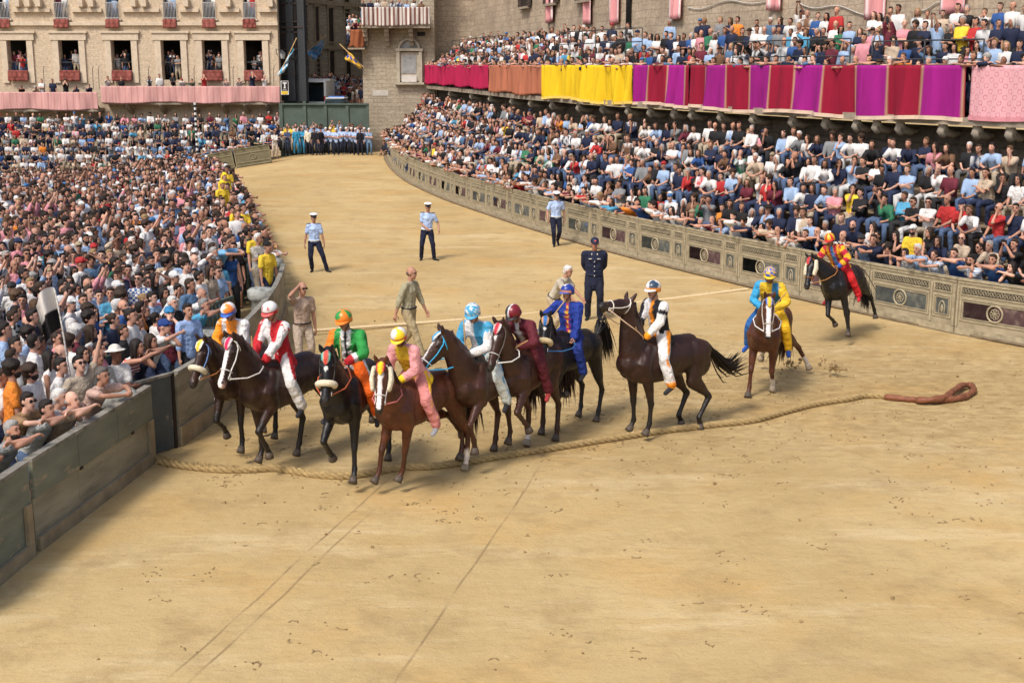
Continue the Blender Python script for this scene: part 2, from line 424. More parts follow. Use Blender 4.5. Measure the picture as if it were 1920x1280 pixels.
# ------------------------------------------------------------------ the ground
def build_ground():
    xs = list(np.concatenate([np.linspace(-90, -34, 14), np.arange(-32, 16, .5), np.linspace(16, 90, 18)]))
    ys = list(np.concatenate([np.linspace(-20, 8, 8), np.arange(9, 46, .5), np.arange(46, 100, 1.5), np.linspace(102, 400, 12)]))
    v = [(x, y, zg(x, y)) for y in ys for x in xs]; n = len(xs)
    f = [(j * n + i, j * n + i + 1, (j + 1) * n + i + 1, (j + 1) * n + i) for j in range(len(ys) - 1) for i in range(n - 1)]
    me = bpy.data.meshes.new('ground'); me.from_pydata(v, [], f); me.polygons.foreach_set('use_smooth', [True] * len(f))
    m, nd, l, P = new_mat('packed_tufa_sand'); P.inputs['Roughness'].default_value = .95; P.inputs['Specular IOR Level'].default_value = .1
    tc = nd.new('ShaderNodeTexCoord'); O = tc.outputs['Object']
    def noise(s, d=8, r=.6, stretch=None):
        src = O
        if stretch:
            mp = nd.new('ShaderNodeMapping'); mp.inputs['Scale'].default_value = stretch[0]; mp.inputs['Rotation'].default_value = (0, 0, stretch[1]); l.new(O, mp.inputs['Vector']); src = mp.outputs[0]
        x = nd.new('ShaderNodeTexNoise'); x.inputs['Scale'].default_value = s; x.inputs['Detail'].default_value = d; x.inputs['Roughness'].default_value = r
        l.new(src, x.inputs['Vector']); return x.outputs['Fac']
    def rng(f, a, b, c=0, d=1, cl=True):
        x = nd.new('ShaderNodeMapRange'); x.clamp = cl
        for k, q in zip(('From Min', 'From Max', 'To Min', 'To Max'), (a, b, c, d)): x.inputs[k].default_value = q
        l.new(f, x.inputs['Value']); return x.outputs[0]
    def mixc(f, a, b):
        x = nd.new('ShaderNodeMix'); x.data_type = 'RGBA'; l.new(f, x.inputs['Factor'])
        for k, q in ((6, a), (7, b)):
            if isinstance(q, tuple): x.inputs[k].default_value = (*q, 1)
            else: l.new(q, x.inputs[k])
        return x.outputs[2]
    def math_(op, a, b=None):
        x = nd.new('ShaderNodeMath'); x.operation = op
        for k, q in ((0, a), (1, b)):
            if q is None: continue
            if isinstance(q, (int, float)): x.inputs[k].default_value = q
            else: l.new(q, x.inputs[k])
        return x.outputs[0]
    c = mixc(rng(noise(.22, 6), .35, .68), (.425, .305, .137), (.535, .405, .203))
    c = mixc(rng(noise(.42, 5, .6), .48, .70, 0, .75), c, (.50, .315, .115))
    c = mixc(rng(noise(.7, 8, .7, ((.3, 1.3, 1), -.3)), .54, .70, 0, .8), c, (.62, .50, .30))
    c = mixc(rng(noise(1.1, 9, .68), .50, .76), c, (.335, .232, .105))
    c = mixc(rng(noise(2.2, 8, .6, ((.35, 1.6, 1), .5)), .55, .72, 0, .45), c, (.56, .435, .245))
    c = mixc(rng(noise(14, 6, .7), .60, .70, 0, .6), c, (.30, .20, .09))
    c = mixc(rng(noise(6, 9, .75, ((.5, 2.2, 1), .25)), .54, .66, 0, .55), c, (.33, .225, .10))
    c = mixc(rng(noise(70, 4, .7), .5, .75, 0, .35), c, (.58, .47, .28))
    c = mixc(rng(noise(45, 4, .7), .58, .72, 0, .6), c, (.24, .16, .075))
    # churned footing where the horses turn, and harrow marks across the track
    sep = nd.new('ShaderNodeSeparateXYZ'); l.new(O, sep.inputs[0])
    chx = math_('SUBTRACT', sep.outputs['Y'], 22.4); band = rng(math_('ABSOLUTE', chx), 1.5, 6.5, 1, 0)
    churn = math_('MULTIPLY', band, rng(noise(3.4, 9, .75, ((1, 1.5, 1), .2)), .44, .62))
    c = mixc(math_('MULTIPLY', churn, .7), c, (.30, .20, .088))
    # two thin wheel lines trailing towards the camera
    def line(p0, p1, w):
        a = gp(*p0); b = gp(*p1); d = (b - a).normalized(); nx, ny = -d.y, d.x
        k = math_('ADD', math_('MULTIPLY', sep.outputs['X'], nx), math_('MULTIPLY', sep.outputs['Y'], ny))
        k = math_('SUBTRACT', k, a.x * nx + a.y * ny)
        wob = math_('MULTIPLY', math_('SUBTRACT', noise(.35, 3), .5), .13)
        k = math_('ABSOLUTE', math_('ADD', k, wob)); lim = rng(sep.outputs['Y'], max(a.y, b.y) - .8, max(a.y, b.y) + .4, 1, 0)
        return math_('MULTIPLY', math_('MULTIPLY', rng(k, w * .4, w, 1, 0), lim), rng(noise(1.5, 4), .35, .55))
    for q in (((770, 860), (306, 1280), .022), ((690, 965), (352, 1280), .022), ((1015, 870), (740, 1280), .02)):
        c = mixc(math_('MULTIPLY', line(*q), .8), c, (.26, .18, .09))
    l.new(c, P.inputs['Base Color'])
    h1 = noise(5, 10, .65); h2 = noise(30, 6, .7); v = nd.new('ShaderNodeTexVoronoi'); v.inputs['Scale'].default_value = 3.2; v.feature = 'SMOOTH_F1'; l.new(O, v.inputs['Vector'])
    hoof = math_('MULTIPLY', rng(v.outputs['Distance'], 0, .22, 0, 1), .5)
    hh = math_('ADD', math_('ADD', math_('MULTIPLY', h1, 1.2), math_('MULTIPLY', h2, .35)), math_('MULTIPLY', math_('MULTIPLY', churn, h2), 1.8))
    hh = math_('ADD', hh, math_('MULTIPLY', hoof, rng(noise(.8, 3), .5, .65)))
    b = nd.new('ShaderNodeBump'); b.inputs['Strength'].default_value = .45; b.inputs['Distance'].default_value = .05
    l.new(hh, b.inputs['Height']); l.new(b.outputs[0], P.inputs['Normal'])
    me.materials.append(m)
    g = obj('ground', me); g['kind'] = 'structure'
build_ground()
def clods():
    g = Geo(); rr = random.Random(3)
    for k in range(1300):
        if k < 1000: x, y = rr.gauss(.5, 4.5), rr.gauss(21.5, 2.6)
        else: x, y = rr.uniform(-5, 10), rr.uniform(11.5, 34)
        if x < -4.4 or (y > 24 and x > (33 - y) * .45 + 5.8): continue
        s = abs(rr.gauss(0, .008)) + .006
        rot = Euler((rr.random() * 6, rr.random() * 6, rr.random() * 6)).to_matrix()
        g.box((x, y, s * .3), (s * 2, s * 1.5, s * rr.uniform(.7, 1.2)), rot)
    o = obj('sand_clods', g.mesh('sand_clods', M_clod, False)); o['kind'] = 'stuff'; o['label'] = 'small clods of churned sand scattered over the track'
    f = Geo()
    for cx, cy, n, base in ((1488, 682, 40, .16), (1562, 692, 60, .14)):
        c = gp(cx, cy, base)
        for k in range(n):
            s = abs(rr.gauss(0, .011)) + .005
            f.box(c + Vector((rr.gauss(0, .09), rr.gauss(0, .1), max(-.12, rr.gauss(0, .08)))), (s * 2.2, s * 1.5, s * 1.3), Euler((rr.random() * 6, rr.random() * 6, 0)).to_matrix())
    o = obj('flying_sand', f.mesh('flying_sand', M_clod, False)); o['kind'] = 'stuff'; o['label'] = 'clumps of sand kicked up behind the chestnut horse'
def prints():
    g = Geo(); rr = random.Random(21)
    for k in range(330):
        x, y = (rr.uniform(-5, 10), rr.uniform(11, 19)) if k < 110 else (rr.gauss(.8, 4), rr.gauss(22, 3.5))
        if x < -4.3 or (y > 24 and x > 5) or y > 34: continue
        a0 = rr.random() * 6.28; r = rr.uniform(.03, .07); n = rr.randrange(4, 8)
        P = [Vector((x + r * math.cos(a0 + i * .45) + rr.gauss(0, .006), y + r * math.sin(a0 + i * .45) * 1.1 + rr.gauss(0, .006), .0015)) for i in range(n)]
        g.loft(P, [.003] + [.011 + .004 * rr.random()] * (n - 2) + [.003], 5, Vector((0, 0, 1)), .5)
        for _ in range(rr.randrange(0, 7)): g.box((x + rr.gauss(0, .09), y + rr.gauss(0, .09), .004), (rr.uniform(.01, .035), rr.uniform(.008, .02), .010), Matrix.Rotation(rr.random() * 3, 3, 'Z'))
    o = obj('hoof_marks', g.mesh('hoof_marks', mat('pressed_sand', (.26, .18, .085), .95, .3, 30), False)); o['kind'] = 'stuff'; o['label'] = 'curved hoof marks and sand crumbs pressed into the track'
prints()
M_clod = mat('clod', (.30, .21, .10), .95, .3, 30)
clods()
# ------------------------------------------------------------------ horses
FOOT = {'reach': (32, 25, 45), 'plant': (2, -2, 28), 'back': (-24, -22, 12)}
def horse(label, anchor, pix, alpha, coat, legs, neck=(48, 0), head=(-52, 0), blaze=None, socks=(), legcol=None, muzzle=(.02, .016, .014), bridle=(.75, .73, .68), bridle2=None, noseband=None, cheeks=False,
          crest=None, tail=None, manec=(.012, .009, .008), reins=(.5, .4, .3), lift=0.0, roll=0, size=1.0, open_mouth=False, pitch=0, star=None, hoofm='hoof', dz=0):
    g = Geo(); Y = Vector((0, 1, 0)); Z = Vector((0, 0, 1))
    # trunk: stacked elliptical sections chest to buttock
    g.loft([(.64, 0, 1.19), (.52, 0, 1.17), (.30, 0, 1.175), (0, 0, 1.18), (-.28, 0, 1.21), (-.55, 0, 1.25), (-.78, 0, 1.26)],
           [.19, .275, .315, .305, .265, .25, .185], 18, Y, [.95, .80, .78, .86, .94, .92, .85])
    g.loft([(.46, 0, 1.40), (.26, 0, 1.48), (.0, 0, 1.42), (-.3, 0, 1.42), (-.55, 0, 1.44)], [.12, .10, .11, .12, .10], 12, Y, [.9, .55, 1, 1.1, 1.3])
    for s in (1, -1):
        g.loft([(.36, s * .13, 1.40), (.50, s * .165, 1.18), (.42, s * .165, .99)], [.10, .145, .11], 12, Y, .8)
        g.ell((.57, s * .09, 1.12), (.13, .11, .18))
        g.loft([(.60, s * .10, 1.22), (.48, s * .15, 1.32), (.34, s * .12, 1.42)], [.07, .07, .05], 10)
        g.ell((-.58, s * .125, 1.23), (.25, .15, .25)); g.ell((-.70, s * .115, 1.12), (.16, .12, .22))
    nb = Vector((.52, 0, 1.27)); npi, nyw = R(neck[0]), R(neck[1])
    nd = Vector((math.cos(npi) * math.cos(nyw), math.cos(npi) * math.sin(nyw), math.sin(npi)))
    poll = nb + nd * .80 ; a1 = nb + (nd * .6 + Vector((math.cos(npi), 0, math.sin(npi))) * .4) * .34 + Z * .03
    a2 = nb + nd * .58 + Z * .035
    nside = Vector((-math.sin(nyw * .6), math.cos(nyw * .6), 0))
    g.loft([Vector((.44, 0, 1.14)), nb - Vector((.04, 0, .02)), nb + nd * .14, a1, a2, poll], [.27, .285, .262, .222, .165, .115], 16, nside, [.74, .68, .62, .56, .58, .72])
    hp, hy = R(head[0]), R(head[1])
    hd = Vector((math.cos(hp) * math.cos(hy), math.cos(hp) * math.sin(hy), math.sin(hp)))
    hs = Vector((-math.sin(hy), math.cos(hy), 0)); hu = hd.cross(hs)      # hu: forehead side
    if hu.z < 0 and abs(hp) < 1.3: hu = -hu
    hu = (Vector((-math.sin(hp) * math.cos(hy), -math.sin(hp) * math.sin(hy), math.cos(hp))))
    def HP(t, o=0, s=0): return poll + hd * (t * .60) + hu * o + hs * s
    g.loft([HP(-.03, -.01), HP(.12, -.022), HP(.30, -.04), HP(.50, -.03), HP(.72, -.018), HP(.90, -.016), HP(.99, -.022)],
           [.082, .108, .128, .102, .074, .066, .056], 16, hs, [.86, .76, .66, .66, .74, .84, .92])
    g.ell(HP(.30, -.075), (.085, .06, .085)); g.ell(HP(.94, -.045 if not open_mouth else -.085), (.045, .040, .030), None)
    for s in (1, -1):
        g.ell(HP(.24, .028, s * .062), (.035, .022, .03)); g.ell(HP(.93, .015, s * .035), (.03, .024, .028))
        e0 = HP(-.01, .045, s * .05); ed = (hu * .9 - hd * .55 + hs * s * .22).normalized()
        g.loft([e0, e0 + ed * .07, e0 + ed * .125, e0 + ed * .165], [.026, .034, .024, .007], 10, (hs + hd * .2).normalized(), [1, .95, .95, .9])
    # legs
    hoofs = []; segs = []; low = []
    for k, nm in enumerate(('FL', 'FR', 'HL', 'HR')):
        s = 1 if nm[1] == 'L' else -1; A = [R(a) for a in legs[k][:3]]; sp = legs[k][3] if len(legs[k]) > 3 else 0
        def dv(a): v = Vector((math.sin(a), 0, -math.cos(a))); return (v + Vector((0, s * sp, 0))).normalized()
        if nm[0] == 'F':
            e = Vector((.40, s * .155, 1.02)); kn = e + dv(A[0]) * .45; fe = kn + dv(A[1]) * .275; co = fe + dv(A[2]) * .10
            g.loft([e + Vector((.02, 0, .05)), e.lerp(kn, .35), e.lerp(kn, .8), kn, kn.lerp(fe, .2)], [.115, .082, .052, .052, .040], 12, Y, [.8, .85, .95, .9, .95])
            g.loft([kn, kn.lerp(fe, .25), kn.lerp(fe, .8), fe, fe.lerp(co, .5), co], [.048, .036, .034, .043, .035, .042], 12)
            segs.append((kn, fe, co))
        else:
            h = Vector((-.60, s * .12, 1.22)); st = h + Vector((math.sin(A[0]), s * .12, -math.cos(A[0]))).normalized() * .36; hk = st + dv(A[1]) * .45
            a3 = R(legs[k][4]) if len(legs[k]) > 4 else R(legs[k][1] + 42 if legs[k][1] < 0 else 5); fe = hk + dv(a3) * .36; co = fe + dv(A[2]) * .10
            g.loft([h, h.lerp(st, .55), st], [.19, .17, .125], 14, Y, [.62, .62, .66])
            g.loft([st, st.lerp(hk, .35), st.lerp(hk, .8), hk], [.135, .105, .055, .052], 12, Y, [.62, .66, .75, .75])
            g.loft([st.lerp(hk, .75), hk + (hk - st).normalized() * .035], [.028, .036], 10)
            g.loft([hk, hk.lerp(fe, .25), hk.lerp(fe, .8), fe, fe.lerp(co, .5), co], [.052, .041, .037, .045, .037, .043], 12)
            segs.append((hk, fe, co))
        pd = (co - fe).normalized(); hoofs.append((co, pd)); low.append((co + pd * .085).z)
    me = organic(g, 'horse_body', M['coat'], .018, 2, target=26000, disp=.0045)
    cb = Vector(coat); lc = Vector(legcol) * .85 if legcol else cb * .74
    from mathutils import noise as nz
    def col(p):
        c = cb * (.74 + .34 * nz.noise(p * 3.1)) ; dl = 9; li = 0; lt = 0
        for i, (a, b, e) in enumerate(segs):
            d1, t1 = segdist(p, a, b); d2, t2 = segdist(p, b, e)
            d = min(d1, d2)
            if d < dl: dl = d; li = i; lt = t1 * .7 if d1 <= d2 else .7 + t2 * .3
        if dl < .09: c = lc.copy() if True else c
        elif dl < .22: c = lc.lerp(cb, (dl - .09) / .13)
        if dl < .09 and (('FL', 'FR', 'HL', 'HR')[li] in socks) and lt > .45: c = Vector((.62, .56, .5))
        q = p - poll; t = q.dot(hd) / .6; o = q.dot(hu); s_ = q.dot(hs)
        if -.05 < t < 1.15 and abs(s_) < .14 and abs(o) < .17:
            if t > .86: c = c.lerp(Vector(muzzle), min(1, (t - .86) * 7))
            if blaze and o > .0 and blaze[0] < t < blaze[1] and abs(s_) < blaze[2] * (1 + .8 * max(0, .4 - t)): c = Vector((.74, .70, .68))
            if star and o > .02 and (t - star) ** 2 / .0022 + s_ * s_ / .0006 < 1: c = Vector((.7, .68, .65))
            if .915 < t < .965 and o > -.01 and .028 < abs(s_) < .052: c = Vector((.008, .006, .006))
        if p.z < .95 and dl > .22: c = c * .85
        return c
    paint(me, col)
    rz = math.atan2(-math.cos(R(alpha)), -math.sin(R(alpha)))
    zoff = -min(low) + lift
    rt = thing('horse', label, 'horse', (0, 0, 0), rz, 'race horses at the starting rope')
    rt.scale = (size,) * 3
    rt.rotation_euler = (R(roll), -R(pitch), rz)
    ai = ('FL', 'FR', 'HL', 'HR').index(anchor); co, pd = hoofs[ai]; tip = co + pd * .08
    RM = Euler((R(roll), -R(pitch), rz)).to_matrix()
    rz_ = -min((RM @ (c_ + p_ * .085)).z for c_, p_ in hoofs) * size + lift
    w = RM @ (tip * size); G0 = gp(pix[0], pix[1], max(0, w.z + rz_))
    rt.location = (G0.x - w.x, G0.y - w.y, rz_)
    obj('body', me, rt)
    for (co, pd), nm in zip(hoofs, ('FL', 'FR', 'HL', 'HR')):
        h = Geo(); fwd = Vector((1, 0, 0)); fwd = (fwd - pd * fwd.dot(pd)).normalized()
        h.loft([co - pd * .005, co + pd * .05 + fwd * .012, co + pd * .085 + fwd * .02], [.046, .056, .062], 12, roundcap=False)
        obj('hoof', h.mesh('hoof', M['hoof_light'] if nm in socks else M[hoofm]), rt)
    for s in (1, -1):
        e = Geo(); e.ell(HP(.245, .03, s * .077), (.02, .012, .018), n=8, m=5); obj('eye', e.mesh('eye', M['eye']), rt)
    # mane and tail as strands
    mn = Geo(); rr = random.Random(hash(label) % 999)
    for k in range(70):
        t = k / 70; b = nb.lerp(poll, .05 + t * .95) + Vector((0, 0, 1)) * 0
        up = nd.cross(nside); up = -up if up.z < 0 else up
        rad = [.235 * .9, .19, .145, .11][min(3, int(t * 4))]
        b = b + up * rad * .92; sd = nside * (1 if k % 2 else -1)
        mn.loft([b, b + up * .03 + nside * .02 + sd * .01, b + nside * (.06 + rr.random() * .02) - Vector((0, 0, .03 + rr.random() * .03)), b + nside * (.075 + rr.random() * .03) - Vector((0, 0, .09 + rr.random() * .05))], [.016, .014, .011, .003], 5)
    paint_me = mn.mesh('mane', M['hair_strand']); paint(paint_me, lambda p: manec); obj('mane', paint_me, rt)
    tl = Geo(); T = tail or [(-.92, 0, 1.36), (-1.08, 0, 1.30), (-1.2, .03, 1.05), (-1.24, .05, .75), (-1.2, .05, .5)]
    T = [Vector(p) for p in T]
    tl.loft(T[:3], [.05, .04, .03], 8)
    for k in range(90):
        o = Vector((rr.gauss(0, 1), rr.gauss(0, 1), rr.gauss(0, 1))); ln = .75 + .3 * rr.random()
        pts = []
        for i, p in enumerate(T):
            sc = [.008, .022, .035, .05, .07, .09][i] * (1.3 if i else 1)
            q = p if i < len(T) - 1 else T[i - 1].lerp(p, ln)
            pts.append(q + o * sc)
        tl.loft(pts, [.012] + [.010] * (len(T) - 2) + [.002], 4)
    tm = tl.mesh('tail', M['hair_strand']); paint(tm, lambda p: manec); obj('tail', tm, rt)
    # tack
    def strap(name, pts, w, colr, closed=False, th=.007):
        s = Geo(); s.loft(pts, [th] * len(pts), 6, None, w / th / 2, closed=closed, roundcap=False)
        return obj(name, s.mesh(name, strapmat(colr)), rt)
    def ring(t, ro, rs, oc=-.02, n=14, tilt=0):
        return [HP(t + tilt * math.sin(2 * math.pi * k / n), oc + ro * math.sin(2 * math.pi * k / n), rs * math.cos(2 * math.pi * k / n)) for k in range(n)]
    b2 = bridle2 or bridle
    strap_ring(rt, ring(.66, .088, .066, -.024), .016, bridle); strap_ring(rt, ring(.10, .115, .092, -.02, tilt=-.1), .014, b2)
    for s in (1, -1):
        pts = [HP(-.03, .05, s * .06), HP(.15, -.01, s * .092), HP(.40, -.03, s * .090), HP(.66, -.03, s * .066), HP(.80, -.045, s * .060)]
        strap_line(rt, pts, .012, b2, 'cheek_strap')
        rg_ = Geo(); c = HP(.80, -.05, s * .064); rg_.loft([c + hd * .026 * math.cos(a) + hu * .026 * math.sin(a) for a in [i * math.pi / 5 for i in range(10)]], [.005] * 10, 5, closed=True)
        obj('bit_ring', rg_.mesh('bit_ring', M['white_leather']), rt)
    if noseband:
        nbd = Geo(); ro = noseband[1] if len(noseband) > 1 else .035
        pts = [HP(.62, -.02 + .098 * math.sin(a), .10 * math.cos(a)) for a in [R(-30) + R(240) * i / 10 for i in range(11)]]
        nbd.loft(pts, [ro] * 11, 10); obj('sheepskin_noseband', nbd.mesh('noseband', noseband[0]), rt)
    if cheeks:
        for s in (1, -1):
            cg = Geo(); cg.loft([HP(.06, 0, s * .105), HP(.3, -.02, s * .125), HP(.52, -.02, s * .105)], [.03, .036, .03], 10, hu, 1.6); obj('sheepskin_cheekpiece', cg.mesh('cheekpiece', M['fleece']), rt)
    if crest:
        cg = Geo(); c1, c2 = crest
        cg.loft([HP(-.06, .075), HP(.04, .11), HP(.16, .115), HP(.24, .10)], [.014, .018, .018, .008], 10, hs, [2.8, 3.4, 3.0, 2.2])
        cm = cg.mesh('crest', M['cloth_attr']); cmid = HP(.1, .1); a, b_ = Vector(c1), Vector(c2)
        paint(cm, lambda p: a if (abs((p - cmid).dot(hs)) < .022 or (p - poll).dot(hd) > .12) else b_); obj('forehead_crest', cm, rt)
    rt['_rein'] = 0
    bl = [HP(.82, -.055, s * .066) for s in (1, -1)]
    return dict(root=rt, bits=bl, HP=HP, reins=reins, RM=RM, size=size, legs=hoofs)
_sm = {}
def strapmat(c):
    k = tuple(c)
    if k not in _sm: _sm[k] = mat('strap', c, .5, .1, 30)
    return _sm[k]
def strap_ring(rt, pts, w, c):
    s = Geo(); s.loft(pts, [.008] * len(pts), 6, closed=True); obj('bridle_strap', s.mesh('bridle_strap', strapmat(c)), rt)
def strap_line(rt, pts, w, c, name):
    s = Geo(); s.loft(pts, [.0085] * len(pts), 6); obj(name, s.mesh(name, strapmat(c)), rt)
# ------------------------------------------------------------------ jockeys
RED, WHT, ORG, GRN, BLK, BLU, LBL, YEL, PNK, BRD = (.47, .016, .024), (.70, .69, .69), (.74, .20, .02), (.025, .27, .055), (.012, .012, .016), (.015, .04, .27), (.06, .33, .56), (.74, .48, .03), (.66, .27, .29), (.11, .014, .024)
def jockey(H, label, jacket, pants, helmet, P, skin=(.42, .22, .15), shoe=(.03, .03, .035), whip=None, peak=None, helm_peakc=None, cuff=None):
    base = dict(pelvis=(.02, 0, 1.60), lean=22, hpitch=14, handL=(.50, .10, 1.66), handR=(.50, -.10, 1.66), poleL=(-.5, 1, -.5), poleR=(-.5, -1, -.5), curl=62, palmL=(0, -1, -.3), palmR=(0, 1, -.3),
                footL=(.02, .36, .86), footR=(.02, -.36, .86), kpoleL=(1, .55, 0), kpoleR=(1, -.55, 0), toeL=(1, .25, -.35), toeR=(1, -.25, -.35), sw=.18)
    base.update(P); J = human(base)
    rt = thing('person', label, 'person', tuple(H['root'].location), H['root'].rotation_euler.z, 'jockeys on the race horses')
    JS = .93; hs_ = H['size']; pel = J['pel'].copy()
    rt.rotation_euler = H['root'].rotation_euler; rt.scale = (hs_ * JS,) * 3; rt.location = H['root'].location + H['RM'] @ (pel * ((1 - JS) * hs_))
    def HF(p): return pel + (p - pel) * JS
    g = skin_geo(J, 0, True); body = organic(g, 'rider_body', M['skin_obj'], .012, 3, target=9000)
    merge(body, (fingers(J), [])) if False else None
    fb = face_bits(J)
    merge(body, (fb, [M['dark'], M['lip']]))
    fg = fingers(J); fgm = Geo(); merge(body, (fg, [M['skin_obj']]))
    b = obj('body', body, rt); b.color = (*skin, 1)
    up, y, fx = J['up'], J['y'], J['fx']
    sh = shirt_geo(J, 'long', .020, .15, loose=1.28); jm = organic(sh, 'jacket', M['cloth_attr'], .015, 2, target=9500, disp=.012)
    arms = {c: (J['sh' + c], J['el' + c], J['wr' + c]) for c in 'LR'}
    def jc(p):
        q = p - J['pel']; s = q.dot(y); h = q.dot(up); f = q.dot(fx)
        best = 'T'; bd = .09; t = 0
        for c in 'LR':
            a, e, w = arms[c]
            d1, t1 = segdist(p, a, e); d2, t2 = segdist(p, e, w); d = min(d1, d2)
            if d < bd and (abs(s) > .16 or d2 < d1): bd = d; best = c; t = t1 if d1 <= d2 else 1 + t2
        return jacket(best, t, s, h, f, p)
    paint(jm, jc); obj('jacket', jm, rt)
    pg = pants_geo(J, 'long', .020); pm = organic(pg, 'trousers', M['cloth_attr'], .015, 2, target=8500, disp=.011)
    def pc(p):
        s = (p - J['pel']).dot(J['hy']); c = 'L' if s > 0 else 'R'
        d1, t1 = segdist(p, J['hp' + c], J['kn' + c]); d2, t2 = segdist(p, J['kn' + c], J['an' + c])
        t = t1 if d1 < d2 else 1 + t2
        ax = J['hp' + c].lerp(J['kn' + c], t1) if d1 < d2 else J['kn' + c].lerp(J['an' + c], t2)
        out = (p - ax).dot(J['hy']) * (1 if c == 'L' else -1)
        return pants(c, t, out, s)
    paint(pm, pc); obj('trousers', pm, rt)
    for c in 'LR':
        so = obj('shoe', organic(shoe_geo(J, 0, c), 'shoe', M['cloth_obj'], .012, 2), rt); so.color = (*shoe, 1)
    # helmet: shell, peak, strap
    h, m = J['hc'], J['MH']
    hg = Geo(); c0 = h + m @ Vector((-.005, 0, .045)); n = 24
    vs = []; fs = []
    rows = 9
    for i in range(rows + 1):
        th = R(100) * i / rows
        for j in range(n):
            a = 2 * math.pi * j / n
            lowf = 1.0 if th < R(85) else (1.0)
            v = Vector((.128 * math.sin(th) * math.cos(a), .113 * math.sin(th) * math.sin(a), .112 * math.cos(th)))
            if i == rows: v.z -= .035 * (1 - max(0, math.cos(a))) * 1.3
            if i == rows - 1: v.z -= .018 * (1 - max(0, math.cos(a)))
            vs.append(c0 + m @ v)
    for i in range(rows):
        for j in range(n): fs.append((i * n + j, (i + 1) * n + j, (i + 1) * n + (j + 1) % n, i * n + (j + 1) % n))
    hg.add(vs, fs)
    hm = hg.mesh('helmet', M['silk_attr'])
    def hcx(p):
        q = m.transposed() @ (p - c0); return helmet(q)
    paint(hm, hcx); ho = obj('helmet', hm, rt)
    md = ho.modifiers.new('t', 'SOLIDIFY'); md.thickness = .008
    pk = Geo()
    pts = [c0 + m @ Vector(((.128 + .0) * math.cos(a), .113 * math.sin(a), -.012)) for a in [R(-62 + 124 * i / 12) for i in range(13)]]
    pts2 = [c0 + m @ Vector(((.128 + .042 * math.cos(a * 1.35)) * math.cos(a), (.115 + .02 * math.cos(a * 1.35)) * math.sin(a), -.03)) for a in [R(-62 + 124 * i / 12) for i in range(13)]]
    lo = [p - m @ Vector((0, 0, .009)) for p in pts]; lo2 = [p - m @ Vector((0, 0, .007)) for p in pts2]
    V = pts + pts2 + lo2 + lo; Fq = []
    for k in range(4):
        for i in range(12):
            a, b_ = k * 13 + i, ((k + 1) % 4) * 13 + i; Fq.append((a, a + 1, b_ + 1, b_))
    pk.add(V, Fq); obj('helmet_peak', pk.mesh('peak', strapmat(helm_peakc or WHT), False), rt)
    ch = Geo()
    for s in (1, -1): ch.loft([h + m @ Vector((.0, s * .088, .01)), h + m @ Vector((.03, s * .072, -.06)), h + m @ Vector((.055, s * .02, -.125))], [.007] * 3, 6)
    obj('chin_strap', ch.mesh('chin_strap', strapmat((.03, .03, .03))), rt)
    # reins from the bit to the hands, belongs to the horse
    for s, c in ((0, 'L'), (1, 'R')):
        w, fd, pn, sd = J['hb' + c]; e = HF(w + fd * .08); a = H['bits'][s]; mid = a.lerp(e, .5) - Vector((0, 0, .05)) + Vector((0, (1 if s == 0 else -1) * .05, 0))
        k_ = 1 if s == 0 else -1; strap_line(H['root'], [a, a.lerp(e, .3) + Vector((0, k_ * .13, -.03)), a.lerp(e, .6) + Vector((0, k_ * .17, -.02)), a.lerp(e, .85) + Vector((0, k_ * .10, 0)), e], .012, H['reins'], 'rein')
    if whip:
        hand, d, ln = whip; w, fd, pn, sd = J['hb' + hand]; p0 = w + fd * .09; d = Vector(d).normalized()
        wg = Geo(); wg.loft([p0 - d * .14, p0 + d * ln * .5, p0 + d * ln], [.012, .011, .008], 8)
        wt = thing('riding_crop', 'thin pale ' + whip_label(label), 'riding crop', rt.location, 0, 'riding crops held by the jockeys', wg.mesh('riding_crop', M['cane']))
        wt.rotation_euler = rt.rotation_euler; wt.scale = rt.scale
    return rt, J
def whip_label(l): return 'cane crop held by the ' + ' '.join(l.split()[:5])
V3 = Vector
def mixv(a, b, t): return tuple(a[i] * (1 - t) + b[i] * t for i in range(3))
def const(c): return lambda *a: c
def quarter(c1, c2, rim=None):
    def f(q):
        if rim and q.z < .008: return rim
        return c1 if (q.x > 0) ^ (q.y > 0) else c2
    return f
def stripes_h(c1, c2, k=3, rim=None):
    def f(q):
        if rim and q.z < .008: return rim
        a = math.atan2(q.y, q.x + .001) / math.pi * k
        return c1 if int(math.floor(a)) % 2 == 0 else c2
    return f
def half_h(c1, c2, rim=None):
    return lambda q: (rim if rim and q.z < .005 else (c1 if q.y > 0 else c2))
def checks_h(c1, c2, k=6):
    def f(q):
        a = int(math.floor(math.atan2(q.y, q.x + .001) / math.pi * k)); b = int(math.floor(math.acos(max(-1, min(1, q.z / .115))) / math.pi * k * 1.6))
        return c1 if (a + b) % 2 == 0 else c2
    return f
def spots_h(c1, c2):
    from mathutils import noise
    return lambda q: c2 if noise.noise(q * 24) > .08 else c1
G2 = dict(plant=(3, -3, 26), )
DBR, BLKC, CHN, BAY, DBY = (.030, .012, .008), (.010, .009, .010), (.135, .038, .014), (.075, .022, .010), (.045, .017, .009)
